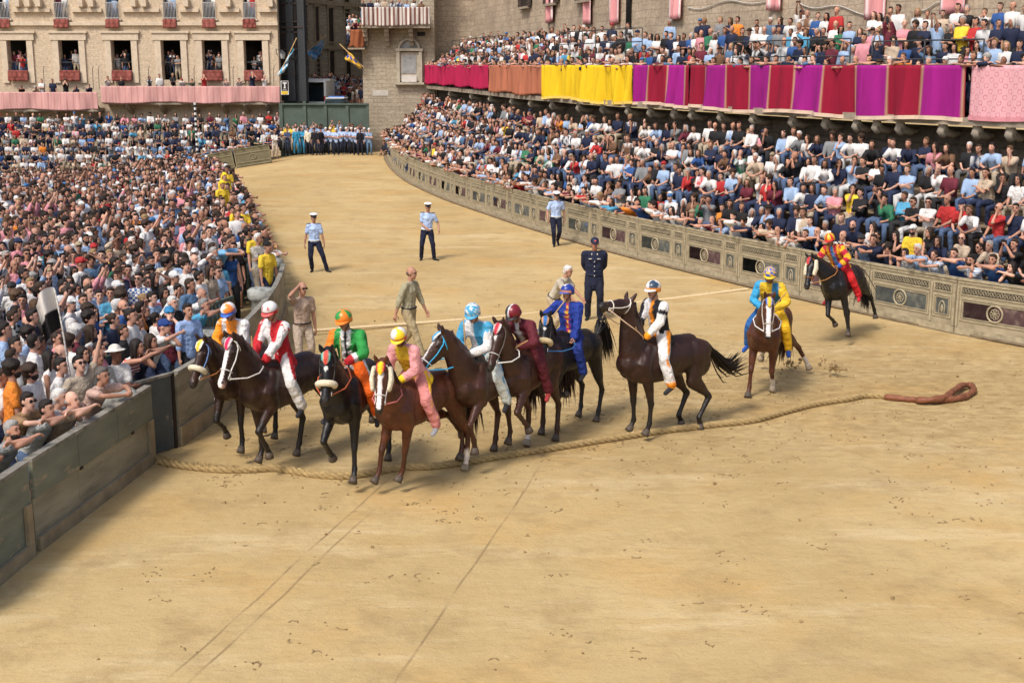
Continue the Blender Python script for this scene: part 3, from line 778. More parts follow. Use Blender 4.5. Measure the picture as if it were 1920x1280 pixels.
# 1 dark brown horse hard against the green boards, rider in orange and white
h1 = horse('dark brown horse with white sheepskin noseband, nearest the green boards', 'FL', (452, 848), 14, (.042, .017, .010), [(8, -6, 20), (26, -52, -35), (28, -38, 15), (-8, -44, 10)], neck=(46, -2), head=(-58, -12), noseband=(M['fleece'], .040), bridle=(.15, .25, .5), crest=((.85, .5, .05), WHT), reins=(.6, .25, .08), lift=.06, size=1.0, legcol=(.012, .01, .01))
def jk(sleeveL, sleeveR, front, left, right, back=None, hemc=None, cuff=None):
    def f(part, t, s, h, fr, p):
        if part in 'LR':
            if cuff and t > 1.82: return cuff
            return (sleeveL if part == 'L' else sleeveR)(t) if callable(sleeveL) else (sleeveL if part == 'L' else sleeveR)
        if hemc and h < -.10: return hemc
        if fr > .0:
            if front and abs(s) < front[1]: return front[0]
            return left if s > 0 else right
        return back or (left if s > 0 else right)
    return f
def tp(c1, c2=None, strip=.07):
    return lambda c, t, out, s: (c2 if (c2 and out > strip) else c1)
def tp2(cl, cr): return lambda c, t, out, s: cl if s > 0 else cr
jockey(h1, 'jockey in orange and white with quartered orange and white helmet, nearest the green boards', jk(WHT, (.9, .30, .02), ((.85, .28, .03), .09), WHT, WHT, WHT), tp(WHT, ORG), quarter(WHT, (.85, .24, .03), (.03, .12, .5)), dict(lean=30, hpitch=26, hyaw=-6, handL=(.42, -.02, 1.62), handR=(.46, -.14, 1.60)), helm_peakc=(.03, .12, .5), shoe=(.4, .4, .42))
# 2 brown horse, red and white
h2 = horse('dark brown horse with white blaze ridden by the red and white jockey', 'FR', (485, 866), 30, (.046, .018, .011), [(44, -30, -25), (-8, -6, 26), (-24, -66, -20, 0, -24), (36, -26, 20)], neck=(58, 2), head=(-60, 2), blaze=(.12, 1.1, .032), crest=((.75, .02, .1), WHT), bridle=(.72, .70, .66), bridle2=(.72, .7, .66), muzzle=(.5, .33, .3), reins=(.75, .7, .66), legcol=(.016, .011, .010), size=1.04)
def red_white(part, t, s, h, fr, p):
    if part == 'L': return WHT if t < 1.75 else RED
    if part == 'R': return RED
    if abs(s) < .006 and fr > 0: return RED
    if h < -.10: return RED if s > 0 else WHT
    return RED if s > 0 else WHT
jockey(h2, 'jockey in red and white quartered jacket with white helmet striped red', red_white, lambda c, t, out, s: (RED if (out > .07 and c == 'L' and t < 1) else WHT), lambda q: RED if (q.z < .012 or (abs(abs(q.y) - .045) < .008 and q.z < .09)) else WHT, dict(lean=14, hpitch=22, hyaw=4, handL=(.44, .06, 1.60), handR=(.48, -.10, 1.66)), whip=('R', (.0, -.05, 1), .34), helm_peakc=(.7, .1, .1))
# 3 black horse, green and orange
h3 = horse('black horse with white star and white sheepskin noseband, head lowered to the camera', 'FL', (662, 905), 12, (.011, .010, .012), [(8, 0, 26), (48, -46, -50, 0), (-18, -38, 15), (25, -80, -30, 0, -55)], neck=(54, 4), head=(-64, 10), noseband=(M['fleece'], .042), star=.32, crest=((.7, .08, .06), (.1, .5, .4)), bridle=(.05, .05, .05), reins=(.5, .12, .05), size=1.05)
def green_or(part, t, s, h, fr, p):
    if part == 'L':
        if t > 1.7: return RED
        return GRN if t < 1.45 else WHT
    if part == 'R':
        if .9 < t < 1.05 or t > 1.85: return WHT
        return ORG
    if fr > 0 and abs(s) < .075: return WHT if abs(s) > .02 else BLK
    return GRN
jockey(h3, 'jockey in green jacket and orange trousers with orange, white and green helmet', green_or, lambda c, t, out, s: (WHT if out > .078 or t > 1.93 else ((.82, .13, .01) if c == 'L' else GRN)), stripes_h((.85, .22, .02), GRN, 3, (.85, .22, .02)), dict(lean=20, hpitch=18, hyaw=-8, handL=(.48, .10, 1.72), handR=(.46, -.08, 1.7), poleL=(-.2, 1, -.3)), skin=(.33, .17, .12), whip=('L', (.10, .0, 1), .38), helm_peakc=(.82, .2, .02))
# 4 chestnut horse, pink and yellow
h4 = horse('chestnut horse with white blaze and sheepskin cheekpieces ridden by the pink jockey', 'FR', (702, 905), 32, CHN, [(-4, -6, 22, -.22), (18, 6, 30, .10), (-20, -36, 15), (12, -74, -40, 0, -45)], neck=(52, 22), head=(-62, 26), blaze=(.15, .98, .030), cheeks=True, crest=((.86, .6, .02), (.6, .03, .06)), socks=('HL',), bridle=(.75, .72, .68), reins=(.7, .2, .2), legcol=(.09, .028, .013), manec=(.035, .014, .008), hoofm='hoof')
def pink_y(part, t, s, h, fr, p):
    if part in 'LR': return (.86, .6, .02) if t > 1.7 else (.74, .33, .34)
    if fr > .02 and abs(s) < .115: return (.60, .38, .02)
    if h < -.07: return (.86, .6, .02)
    return (.74, .33, .34)
jockey(h4, 'jockey in pink and yellow with quartered white and yellow helmet', pink_y, lambda c, t, out, s: ((.80, .46, .03) if out > .082 else (.64, .24, .23)), quarter(WHT, (.86, .6, .02), (.5, .02, .02)), dict(lean=34, hpitch=30, hyaw=14, handL=(.42, .02, 1.55), handR=(.44, -.12, 1.55), poleL=(-.6, 1, -.2)), skin=(.22, .10, .07), shoe=(.4, .4, .42), helm_peakc=(.86, .6, .02))
# 5 bay horse, sky blue and white
h5 = horse('bay horse with sky blue bridle and blue pompom ridden by the sky blue jockey', 'FR', (862, 862), 27, (.062, .022, .012), [(50, -26, -10), (-2, 2, 24), (-18, -40, 16), (26, -30, 16)], neck=(56, -10), head=(-48, -42), blaze=(.1, 1.02, .022), crest=((.04, .35, .7), WHT), socks=('HL',), bridle=(.75, .75, .75), bridle2=(.04, .40, .70), reins=(.05, .4, .7), legcol=(.06, .02, .011), size=1.05, manec=(.03, .012, .008))
def sky_w(part, t, s, h, fr, p):
    if part == 'L': return WHT if t > .25 else LBL
    if part == 'R': return LBL
    if fr > 0: return LBL if s > .0 else WHT
    return (.55, .6, .66)
jockey(h5, 'jockey in sky blue and white jacket with spotted blue and white helmet', sky_w, lambda c, t, out, s: LBL if (out > .078) else (.62, .68, .66), spots_h(LBL, WHT), dict(lean=32, hpitch=26, hyaw=10, handL=(.46, .02, 1.62), handR=(.5, -.08, 1.64), poleL=(-.5, 1, -.3)), whip=('R', (.12, .0, 1), .55), helm_peakc=LBL)
# 6 bay horse, dark red jockey
h6 = horse('bay horse with white star beside the black horse, ridden by the dark red jockey', 'FR', (953, 832), 26, (.060, .020, .011), [(54, -46, -40, .1), (-12, -12, 20), (20, -34, 14), (-2, -40, 16)], neck=(60, 6), head=(-56, -2), star=.30, crest=((.5, .03, .05), WHT), bridle=(.5, .5, .5), bridle2=(.1, .08, .07), reins=(.75, .74, .7), legcol=(.05, .018, .011), size=1.04, manec=(.03, .012, .008))
jockey(h6, 'jockey in dark red leaning low with half black half dark red helmet', lambda part, t, s, h, fr, p: (WHT if (part == 'T' and fr > 0 and abs(s) < .03) or h < -.11 else BRD), tp((.10, .012, .02)), lambda q: WHT if abs(q.y) < .012 else ((.18, .01, .02) if q.y > 0 else (.02, .025, .03)), dict(lean=48, hpitch=34, hyaw=-12, pelvis=(-.05, 0, 1.60), handL=(.62, .16, 1.64), handR=(.55, -.06, 1.62)), skin=(.30, .15, .11), whip=('L', (.5, .6, .35), .5), shoe=(.4, .05, .05), helm_peakc=(.02, .02, .02))
# 7 black horse, blue jockey
h7 = horse('black horse with cream sheepskin noseband and flying tail ridden by the blue jockey', 'HL', (1118, 790), 34, (.013, .011, .012), [(34, -70, -90, .0), (56, -40, -95), (-16, -30, 18), (14, -42, 18)], neck=(44, 22), head=(-60, 30), noseband=(mat('cream_fleece', (.72, .58, .34), .95, .12, 40, 1.0, 90), .045), star=.30, crest=((.03, .15, .4), (.6, .3, .1)), bridle=(.05, .05, .06), reins=(.04, .2, .5), tail=[(-.92, 0, 1.36), (-1.02, 0, 1.50), (-1.12, -.02, 1.55), (-1.25, -.02, 1.30), (-1.30, 0, 1.0)], pitch=5, size=.97)
def blue_j(part, t, s, h, fr, p):
    if part == 'T' and fr > .04 and abs(s) < .022 and h > 0: return (.86, .5, .02) if math.sin(h * 70) > 0 else (.5, .03, .1)
    return BLU
jockey(h7, 'jockey in plain royal blue with blue helmet and yellow ribbon', blue_j, tp((.015, .035, .22)), lambda q: (.8, .3, .02) if q.z < .006 and q.z > -.012 else (BLU if not (q.z > .09 and abs(q.y) < .02) else WHT), dict(lean=20, hpitch=6, hyaw=-28, pelvis=(-.05, 0, 1.56), handL=(.22, .26, 1.45), handR=(.40, -.20, 1.72), poleL=(-.6, 1, 0), poleR=(-.4, -1, -.2), turn=14), whip=('R', (-.25, .45, .75), .5), helm_peakc=(.1, .12, .4))
# 8 dark bay rearing its head, black white and orange
h8 = horse('dark bay horse throwing its head up with mouth open beside the dark uniform', 'FR', (1180, 808), 54, (.040, .014, .009), [(-14, 2, 20), (-6, -6, 24), (16, -52, -20, 0, 30), (34, -44, -30, 0, 22)], neck=(74, 6), head=(4, 12), bridle=(.75, .7, .62), bridle2=(.75, .7, .62), reins=(.7, .5, .35), open_mouth=True, legcol=(.013, .010, .009), tail=[(-.92, 0, 1.32), (-1.10, -.02, 1.18), (-1.30, -.05, 1.02), (-1.52, -.1, .93), (-1.75, -.15, 1.0)], pitch=3, size=1.07)
def bwo(part, t, s, h, fr, p):
    if part == 'L': return (.9, .35, .02) if t > 1.8 else (WHT if t > .5 else (BLK if t > .25 else WHT))
    if part == 'R': return (.9, .35, .02) if t > 1.8 else BLK
    if fr > .01 and abs(s) < .035: return (.85, .28, .02)
    if fr < -.05 or h < -.13: return WHT if s < .04 else BLK
    return BLK if s > 0 else WHT
jockey(h8, 'jockey in black and white with orange scarf and quartered black and white helmet', bwo, lambda c, t, out, s: ((.85, .28, .02) if out > .080 or t > 1.85 else WHT), quarter(WHT, (.03, .06, .10), (.85, .28, .02)), dict(lean=16, hpitch=8, hyaw=8, pelvis=(.06, 0, 1.60), handL=(.44, .12, 1.58), handR=(.46, -.06, 1.66), footL=(.10, .37, .84)), whip=('R', (.55, .5, .3), .36), helm_peakc=WHT)
# 9 chestnut coming on, yellow and light blue
h9 = horse('bright chestnut horse with broad white blaze ridden by the yellow and blue jockey', 'FR', (1402, 745), 22, (.115, .034, .014), [(-2, -42, -25), (16, 4, 26), (-34, -56, -30, .35, -36), (-8, -70, -40, .2, -46)], neck=(48, 14), head=(-62, 18), blaze=(.08, 1.0, .036), crest=(YEL, (.05, .15, .6)), socks=('FL', 'HL', 'HR'), bridle=(.5, .45, .4), reins=(.75, .75, .75), legcol=(.10, .03, .014), manec=(.05, .018, .009), roll=-2, size=1.07)
def yb(part, t, s, h, fr, p):
    if part == 'L': return YEL
    if part == 'R': return (.04, .33, .62)
    if fr > 0: return YEL if (s < 0 and h > .15) or (s > 0 and s < .05) else (.03, .2, .42)
    return YEL if s > 0 else (.04, .33, .62)
jockey(h9, 'jockey in yellow and light blue with chequered yellow and blue helmet', yb, tp2((.82, .48, .02), (.02, .12, .36)), checks_h(YEL, (.03, .1, .5)), dict(lean=34, hpitch=20, hyaw=6, handL=(.42, .12, 1.60), handR=(.46, -.08, 1.60), poleL=(-.3, 1, -.2)), skin=(.25, .12, .08), shoe=(.02, .08, .4), whip=('L', (.25, .55, .75), .5), helm_peakc=YEL)
# 10 black horse by the painted fence, red and yellow
h10 = horse('black horse leaning into the turn along the painted fence with white cheekpieces', 'FL', (1590, 630), 33, (.010, .009, .010), [(0, -8, 22), (26, -60, -50), (-44, -56, -10, 0, -24), (28, -26, 14)], neck=(44, -16), head=(-60, -18), cheeks=True, bridle=(.3, .1, .03), reins=(.45, .2, .06), crest=((.6, .05, .05), (.1, .1, .12)), roll=10, size=1.0)
def ry(part, t, s, h, fr, p):
    k = math.sin(s * 55 + 1) if part == 'T' else math.sin(t * 9)
    if part in 'LR' and t > 1.8: return (.03, .12, .5)
    if part == 'T' and fr > 0 and abs(s) < .03: return (.05, .25, .6)
    return (.80, .42, .02) if k > 0.1 else (.48, .02, .05)
jockey(h10, 'jockey in red and yellow stripes on the black horse by the painted fence', ry, lambda c, t, out, s: ((.86, .5, .02) if c == 'R' else (.55, .015, .02)), stripes_h(YEL, (.6, .03, .03), 6), dict(lean=36, hpitch=16, hyaw=0, handL=(.42, .14, 1.58), handR=(.46, -.16, 1.62), poleL=(-.2, 1, .1), poleR=(-.2, -1, .1)), skin=(.30, .15, .10), shoe=(.5, .02, .04), helm_peakc=(.6, .03, .03))
# ------------------------------------------------------------------ men and women on foot on the track
def walker(label, loc, face, P, shirt, sleeve, pants, skin=(.42, .22, .15), hair='short', hairc=(.05, .03, .02), shoe=(.015, .015, .018), hat=None, belt=(.03, .02, .02), size=1.0, hem=.06, beard=False, shades=False, extras=None, group=None, infl=.006, name='person', pinfl=.004):
    J = human(P); p = loc
    rt = thing(name, label, 'person', tuple(p), face, group); rt.scale = (size,) * 3
    body = organic(skin_geo(J, 0, True), 'body', M['skin_obj'], .012, 3, target=8000)
    merge(body, (face_bits(J, shades=shades), [M['dark'], M['lip']])); merge(body, (fingers(J), [M['skin_obj']]))
    o = obj('body', body, rt); o.color = (*skin, 1)
    s = obj('shirt', organic(shirt_geo(J, sleeve, infl, hem, loose=1.05), 'shirt', M['cloth_obj'], .014, 2, target=7000, disp=.009), rt); s.color = (*shirt, 1)
    t = obj('trousers', organic(pants_geo(J, 'long', pinfl), 'trousers', M['cloth_obj'], .014, 2, target=6000, disp=.009), rt); t.color = (*pants, 1)
    for c in 'LR':
        so = obj('shoe', organic(shoe_geo(J, 0, c), 'shoe', M['cloth_obj'], .012, 2), rt); so.color = (*shoe, 1)
    if hair:
        h = obj('hair', organic(hair_geo(hair, J['hc'], J['MH']), 'hair', M['hair_obj'], .012, 2), rt); h.color = (*hairc, 1)
    if beard:
        h = obj('beard', organic(beard_geo(J), 'beard', M['hair_obj'], .012, 2), rt); h.color = (*hairc, 1)
    bg = Geo(); q = [J['pel'] + J['up'] * .035 + J['hy'] * (.158 + infl) * math.cos(a) + J['hy'].cross(J['up']) * (.122 + infl) * math.sin(a) for a in [i * math.pi / 8 for i in range(16)]]
    bg.loft(q, [.016] * 16, 6, closed=True); obj('belt', bg.mesh('belt', strapmat(belt)), rt)
    if extras: extras(J, rt)
    return rt, J
def cap_white(J, rt):
    h, m = J['hc'], J['MH']; g = Geo()
    g.loft([h + m @ Vector((-.005, 0, .055)), h + m @ Vector((-.005, 0, .095))], [.103, .105], 18, m @ Vector((0, 1, 0)), .9, roundcap=False)
    obj('cap_band', g.mesh('cap_band', strapmat((.015, .02, .05))), rt)
    g = Geo(); g.ell(h + m @ Vector((.005, 0, .118)), (.135, .125, .032), m, 18, 7); obj('cap_top', g.mesh('cap_top', strapmat((.78, .78, .78))), rt)
    g = Geo(); g.cap(h + m @ Vector((.085, 0, .062)), h + m @ Vector((.135, 0, .042)), .010, .006, 10, m @ Vector((0, 1, 0)), [7, 8]); obj('cap_peak', g.mesh('cap_peak', strapmat((.012, .014, .02))), rt)
    for c in 'LR':
        g = Geo(); g.box(J['sh' + c] + Vector((0, 0, .068)), (.06, .11, .014)); obj('epaulette', g.mesh('epaulette', strapmat((.012, .02, .06))), rt)
def cap_navy(J, rt):
    h, m = J['hc'], J['MH']; g = Geo()
    g.ell(h + m @ Vector((-.008, 0, .06)), (.11, .092, .085), m, 16, 8); g.cap(h + m @ Vector((.07, 0, .055)), h + m @ Vector((.15, 0, .035)), .012, .008, 10, m @ Vector((0, 1, 0)), [6, 6.5])
    obj('cap', organic(g, 'cap', strapmat((.012, .018, .05)), .01, 2), rt)
    g = Geo(); g.ell(h + m @ Vector((.098, 0, .085)), (.012, .025, .022), m, 10, 6); obj('cap_badge', g.mesh('cap_badge', strapmat((.65, .1, .1))), rt)
    up = J['up']; y = J['y']; fx = J['fx']
    def bit(nm):
        obj(nm, g.mesh(nm, strapmat((.7, .66, .6))), rt)
    for i in range(4): g = Geo(); g.ell(J['pel'] + up * (.02 + i * .1) + fx * (.160 - .0 * i), (.01, .012, .012), None, 8, 5); bit('button')
    for s in (1, -1): g = Geo(); g.box(J['chest'] + up * .06 + fx * .158 + y * s * .09, (.014, .07, .014)); bit('ribbon_bar')
    for s in (1, -1): g = Geo(); g.box(J['neckb'] + fx * .098 + y * s * .06 - up * .03, (.014, .018, .04)); bit('collar_badge')
    g = Geo(); g.box(J['neckb'] + fx * .098 - up * .055, (.012, .03, .11)); obj('tie', g.mesh('tie', strapmat((.01, .015, .04))), rt)
    g = Geo(); g.loft([J['neckb'] + fx * .06 - up * .0 + y * .05, J['neckb'] + fx * .105 - up * .08, J['neckb'] + fx * .06 + up * .0 - y * .05], [.022, .012, .022], 8); obj('collar', g.mesh('collar', strapmat((.4, .55, .75))), rt)
def face_to(a):   # alpha like the horses: 0 = towards the camera, positive = to the left
    return math.atan2(-math.cos(R(a)), -math.sin(R(a)))
LB = (.40, .53, .80); NV = (.010, .013, .035); KH = (.42, .34, .25)
POL = 'police in light blue shirts on the track'
walker('policewoman in light blue shirt standing legs apart, left side of the open track', gp(590, 509), face_to(-8), dict(pelvis=(0, .02, .90), footR=(.0, -.07, .09), footL=(.10, .36, .09), lean=2, handL=(.02, .30, .82), handR=(-.02, -.27, .80), hyaw=12, toeL=(.8, .7, -.2), sw=.155), LB, 'short', NV, hair='short', hairc=(.12, .05, .02), belt=(.7, .7, .68), size=.95, hem=-.02, extras=cap_white, group=POL)
walker('policeman in light blue shirt walking with one hand at his belt, middle of the track', gp(800, 487), face_to(-6), dict(pelvis=(0, .02, .91), footR=(.0, -.16, .09), footL=(.12, .22, .09), lean=3, side=-4, handL=(.12, .38, .90), handR=(.22, .0, .98), hyaw=4, toeL=(.7, .8, -.2), sw=.16), LB, 'short', NV, belt=(.7, .7, .68), size=.98, hem=-.02, extras=cap_white, group=POL)
walker('policeman in light blue shirt walking in front of the painted fence', gp(1042, 461), face_to(-6), dict(pelvis=(0, 0, .92), footR=(.08, -.06, .09), footL=(-.22, .09, .17), kpoleL=(1, .1, 0), lean=4, handL=(-.06, .28, .86), handR=(.12, -.28, .88), hyaw=0, toeL=(1, .1, -.7), hpitch=14), LB, 'short', NV, belt=(.7, .7, .68), size=1.0, hem=-.02, extras=cap_white, group=POL)
walker('officer in dark navy dress uniform standing with hands behind his back', gp(1113, 598), face_to(2), dict(pelvis=(0, 0, .94), footR=(.02, -.13, .09), footL=(.02, .13, .09), lean=-1, handL=(-.20, .05, .95), handR=(-.20, -.05, .95), poleL=(-.5, 1, 0), poleR=(-.5, -1, 0), hyaw=6, sw=.19), (.012, .016, .04), 'long', (.012, .014, .03), skin=(.40, .18, .12), hair='fringe', hairc=(.4, .4, .4), belt=(.012, .016, .04), size=1.06, hem=.20, infl=.028, extras=cap_navy, pinfl=.012)
def watch(J, rt): pass
walker('man in pinkish beige shirt with hand to his head behind the red and white jockey', gp(570, 700), face_to(-30), dict(handR=('h', .02, -.11, .04), poleR=(.6, -1, -.6), handL=(.02, .26, .78), curlR=20, palmR=(0, 1, .2), hpitch=4, hyaw=10), (.40, .29, .22), 'short', (.42, .34, .27), hair='fringe', hairc=(.15, .12, .10), size=1.0, hem=-.02, shades=True)
walker('bald bearded man in olive beige shirt striding to the right behind the pink jockey', gp(768, 668), face_to(-62), dict(pelvis=(0, 0, .91), footL=(-.30, .08, .12), footR=(.36, -.12, .09), kpoleL=(1, 0, 0), lean=4, handL=(.20, .28, .86), handR=(-.10, -.30, .84), hyaw=6, toeL=(1, 0, -.4)), (.36, .33, .22), 'roll', (.36, .29, .17), hair='fringe', hairc=(.12, .08, .06), beard=False, size=1.05, hem=-.02)
walker('white-haired man in pale beige shirt bending over the second rope', gp(1046, 634), face_to(-58), dict(pelvis=(-.12, 0, .88), lean=32, handL=(.55, .12, .86), handR=(.50, -.15, .88), hpitch=10, footL=(.05, .12, .09), footR=(-.1, -.12, .09)), (.48, .43, .34), 'short', (.45, .36, .24), hair='short', hairc=(.62, .6, .58), size=.98, hem=-.02)
# ------------------------------------------------------------------ ropes
def catmull(P, n=12):
    P = [Vector(p) for p in P]; Q = [P[0] * 2 - P[1]] + P + [P[-1] * 2 - P[-2]]; out = []
    for i in range(1, len(Q) - 2):
        for k in range(n):
            t = k / n; a, b, c, d = Q[i - 1], Q[i], Q[i + 1], Q[i + 2]
            out.append(.5 * ((2 * b) + (c - a) * t + (2 * a - 5 * b + 4 * c - d) * t * t + (-a + 3 * b - 3 * c + d) * t ** 3))
    out.append(P[-1]); return out
def resample(P, step):
    out = [P[0]]; acc = 0
    for a, b in zip(P[:-1], P[1:]):
        L = (b - a).length
        while acc + L >= step:
            t = (step - acc) / L; a = a.lerp(b, t); out.append(a.copy()); L = (b - a).length; acc = 0
        acc += L
    return out
def twisted(P, r, pitch, name, material, step=.035, fuzzy=0):
    P = resample(P, step); g = Geo(); s = 0
    for st in range(3):
        pts = []; 
        for i, p in enumerate(P):
            d = (P[min(i + 1, len(P) - 1)] - P[max(i - 1, 0)]).normalized(); d_, sd, o = frame_of(d, Vector((0, 0, 1)))
            a = i * step / pitch * 2 * math.pi + st * 2 * math.pi / 3
            pts.append(p + sd * math.cos(a) * r * .52 + o * math.sin(a) * r * .52)
        g.loft(pts, [r * .56] * len(pts), 7)
    if fuzzy:
        rr = random.Random(5)
        for k in range(int(fuzzy)):
            p = P[rr.randrange(1, len(P) - 1)]; d = Vector((rr.gauss(0, .5), rr.gauss(0, .5), 1)).normalized()
            g.loft([p + d * r * .7, p + d * (r + .05 + rr.random() * .04)], [.003, .001], 3)
    return g.mesh(name, material)
m_rope = mat('hemp_rope', (.40, .285, .13), .9, .25, 25, .8, 90)
rope_px = [(297, 864), (345, 873), (415, 880), (470, 880), (520, 878), (590, 889), (650, 892), (700, 885), (750, 876), (810, 874), (870, 866), (950, 853), (1060, 836), (1160, 820), (1240, 808), (1330, 797), (1410, 788), (1470, 772), (1530, 757), (1590, 748), (1625, 741), (1668, 744)]
RP = catmull([gp(x, y, .042) for x, y in rope_px], 8)
rope = thing('starting_rope', 'thick twisted hemp rope lying across the sand in front of the horses', 'rope')
obj('rope_strands', twisted(RP, .060, .36, 'rope_strands', m_rope), rope)
fz = Geo(); rr = random.Random(5)
for k in range(420):
    t = (rr.random() ** 1.5) * 2.6
    p = RP[min(len(RP) - 1, int(t * 8))].lerp(RP[min(len(RP) - 1, int(t * 8) + 1)], t * 8 % 1); d = Vector((rr.gauss(0, .5), rr.gauss(0, .5), 1)).normalized()
    fz.loft([p + d * .03, p + d * (.07 + rr.random() * .035)], [.004, .0015], 3)
obj('frayed_fibres', fz.mesh('frayed_fibres', m_rope), rope)['kind'] = 'stuff'
lt = mat('rope_leather', (.20, .075, .038), .5, .3, 8, .6, 25)
lp = Geo()
LP_ = catmull([gp(x, y, z) for x, y, z in ((1662, 744, .05), (1700, 748, .05), (1745, 750, .055), (1785, 748, .06), (1812, 742, .06), (1825, 732, .06), (1822, 723, .07), (1806, 722, .09), (1790, 731, .11), (1772, 744, .11), (1745, 749, .10), (1722, 750, .07))], 6)
lp.loft(LP_, [.055 + .006 * math.sin(i * .9) for i in range(len(LP_))], 12); obj('leather_sleeve', organic(lp, 'leather_sleeve', lt, .014, 2, disp=.008), rope)
r2 = Geo(); A = on_plane(556, 622, 26.6); B_ = on_plane(1403, 542, 32.4)
pts = [A.lerp(B_, i / 40) - Vector((0, 0, .10 * math.sin(math.pi * i / 40))) for i in range(41)]
thing('back_rope', 'thin pale rope stretched taut behind the riders to the painted fence', 'rope', me=twisted(pts, .036, .16, 'back_rope', mat('pale_rope', (.66, .53, .33), .9, .15, 30), .03))
# ================================================================== THE PLACE
def tag(o, label, cat, group=None):
    o['label'] = label; o['category'] = cat
    if group: o['group'] = group
    return o
def masonry(name, base, dark, bw, bh, mortar=.04, uv=True, stain=(.06, .05, .04), amt=.5, rough=.92, bump=.5, cdark=.72):
    m, n, l, P = new_mat(name); P.inputs['Roughness'].default_value = rough; P.inputs['Specular IOR Level'].default_value = .15
    tc = n.new('ShaderNodeTexCoord'); O = tc.outputs['UV']
    b = n.new('ShaderNodeTexBrick'); b.inputs['Scale'].default_value = 1; b.inputs['Brick Width'].default_value = bw; b.inputs['Row Height'].default_value = bh; b.inputs['Mortar Size'].default_value = mortar * bh
    b.inputs['Color1'].default_value = (*base, 1); b.inputs['Color2'].default_value = (*[c * cdark for c in base], 1); b.inputs['Mortar'].default_value = (*[c * cdark * .8 for c in base], 1); b.inputs['Bias'].default_value = -.2
    wn_ = n.new('ShaderNodeTexNoise'); wn_.inputs['Scale'].default_value = 1.3; l.new(O, wn_.inputs['Vector'])
    ad = n.new('ShaderNodeVectorMath'); ad.operation = 'SCALE'; ad.inputs['Scale'].default_value = .12; l.new(wn_.outputs['Color'], ad.inputs[0])
    a2 = n.new('ShaderNodeVectorMath'); a2.operation = 'ADD'; l.new(O, a2.inputs[0]); l.new(ad.outputs[0], a2.inputs[1]); l.new(a2.outputs[0], b.inputs['Vector'])
    no = n.new('ShaderNodeTexNoise'); no.inputs['Scale'].default_value = .55; no.inputs['Detail'].default_value = 9; no.inputs['Roughness'].default_value = .7; l.new(O, no.inputs['Vector'])
    rg = n.new('ShaderNodeMapRange'); rg.inputs['From Min'].default_value = .42; rg.inputs['From Max'].default_value = .68; rg.inputs['To Max'].default_value = amt; l.new(no.outputs['Fac'], rg.inputs['Value'])
    mx = n.new('ShaderNodeMix'); mx.data_type = 'RGBA'; l.new(rg.outputs[0], mx.inputs['Factor']); l.new(b.outputs['Color'], mx.inputs[6]); mx.inputs[7].default_value = (*dark, 1)
    n3 = n.new('ShaderNodeTexNoise'); n3.inputs['Scale'].default_value = 7; n3.inputs['Detail'].default_value = 6; l.new(O, n3.inputs['Vector'])
    r3 = n.new('ShaderNodeMapRange'); r3.inputs['From Min'].default_value = .3; r3.inputs['From Max'].default_value = .7; r3.inputs['To Min'].default_value = .8; r3.inputs['To Max'].default_value = 1.2; l.new(n3.outputs['Fac'], r3.inputs['Value'])
    sc = n.new('ShaderNodeVectorMath'); sc.operation = 'SCALE'; l.new(mx.outputs[2], sc.inputs[0]); l.new(r3.outputs[0], sc.inputs['Scale']); l.new(sc.outputs[0], P.inputs['Base Color'])
    bp = n.new('ShaderNodeBump'); bp.inputs['Strength'].default_value = bump; bp.inputs['Distance'].default_value = .03
    mu = n.new('ShaderNodeMath'); mu.operation = 'SUBTRACT'; l.new(n3.outputs['Fac'], mu.inputs[0]); l.new(b.outputs['Fac'], mu.inputs[1]); l.new(mu.outputs[0], bp.inputs['Height']); l.new(bp.outputs[0], P.inputs['Normal'])
    return m
def uvmap(me, fn):
    uv = me.uv_layers.new(name='UV'); 
    for lp in me.loops: uv.data[lp.index].uv = fn(me.vertices[lp.vertex_index].co, None)
def box_uv(me):      # metre-scaled box projection
    uv = me.uv_layers.new(name='UV')
    for p in me.polygons:
        n = p.normal
        for li in p.loop_indices:
            c = me.vertices[me.loops[li].vertex_index].co
            if abs(n.z) > .8: q = (c.x, c.y)
            elif abs(n.x) > abs(n.y): q = (c.y + c.x * .3, c.z)
            else: q = (c.x + c.y * .3, c.z)
            uv.data[li].uv = q
def poly_len(P):
    L = [0]
    for a, b in zip(P[:-1], P[1:]): L.append(L[-1] + (b - a).length)
    return L
class Curve2:
    def __init__(s, pts, n=14):
        s.P = catmull([Vector((x, y, 0)) for x, y in pts], n); s.L = poly_len(s.P); s.len = s.L[-1]
    def at(s, d):
        d = min(max(d, 0), s.len - 1e-4); i = max(0, next(k for k, v in enumerate(s.L) if v > d) - 1)
        t = (d - s.L[i]) / (s.L[i + 1] - s.L[i]); return s.P[i].lerp(s.P[i + 1], t)
    def tan(s, d):
        a = s.at(max(0, d - .3)); b = s.at(min(s.len, d + .3)); return (b - a).normalized()
    def out(s, d): t = s.tan(d); return Vector((-t.y, t.x, 0))   # away from the track on the right-hand side (curve runs far -> near)
    def off(s, d, o, z=0): p = s.at(d) + s.out(d) * o; return Vector((p.x, p.y, z))
    def find_px(s, px, z):
        best = min(range(0, int(s.len * 10)), key=lambda k: abs(px_of(Vector((*s.at(k / 10)[:2], z)))[0] - px)); return best / 10
FA = Curve2([(-7.6, 85), (-7.75, 81), (-7.2, 76), (-6.58, 71.6), (-4.97, 63.0), (-2.34, 53.6), (-.98, 49.8), (.84, 44.7), (3.23, 38.9), (4.33, 36.7), (5.65, 34.0), (7.2, 31.1), (8.94, 27.74), (10.53, 25.71), (13.6, 21.8), (15.8, 19.4)])
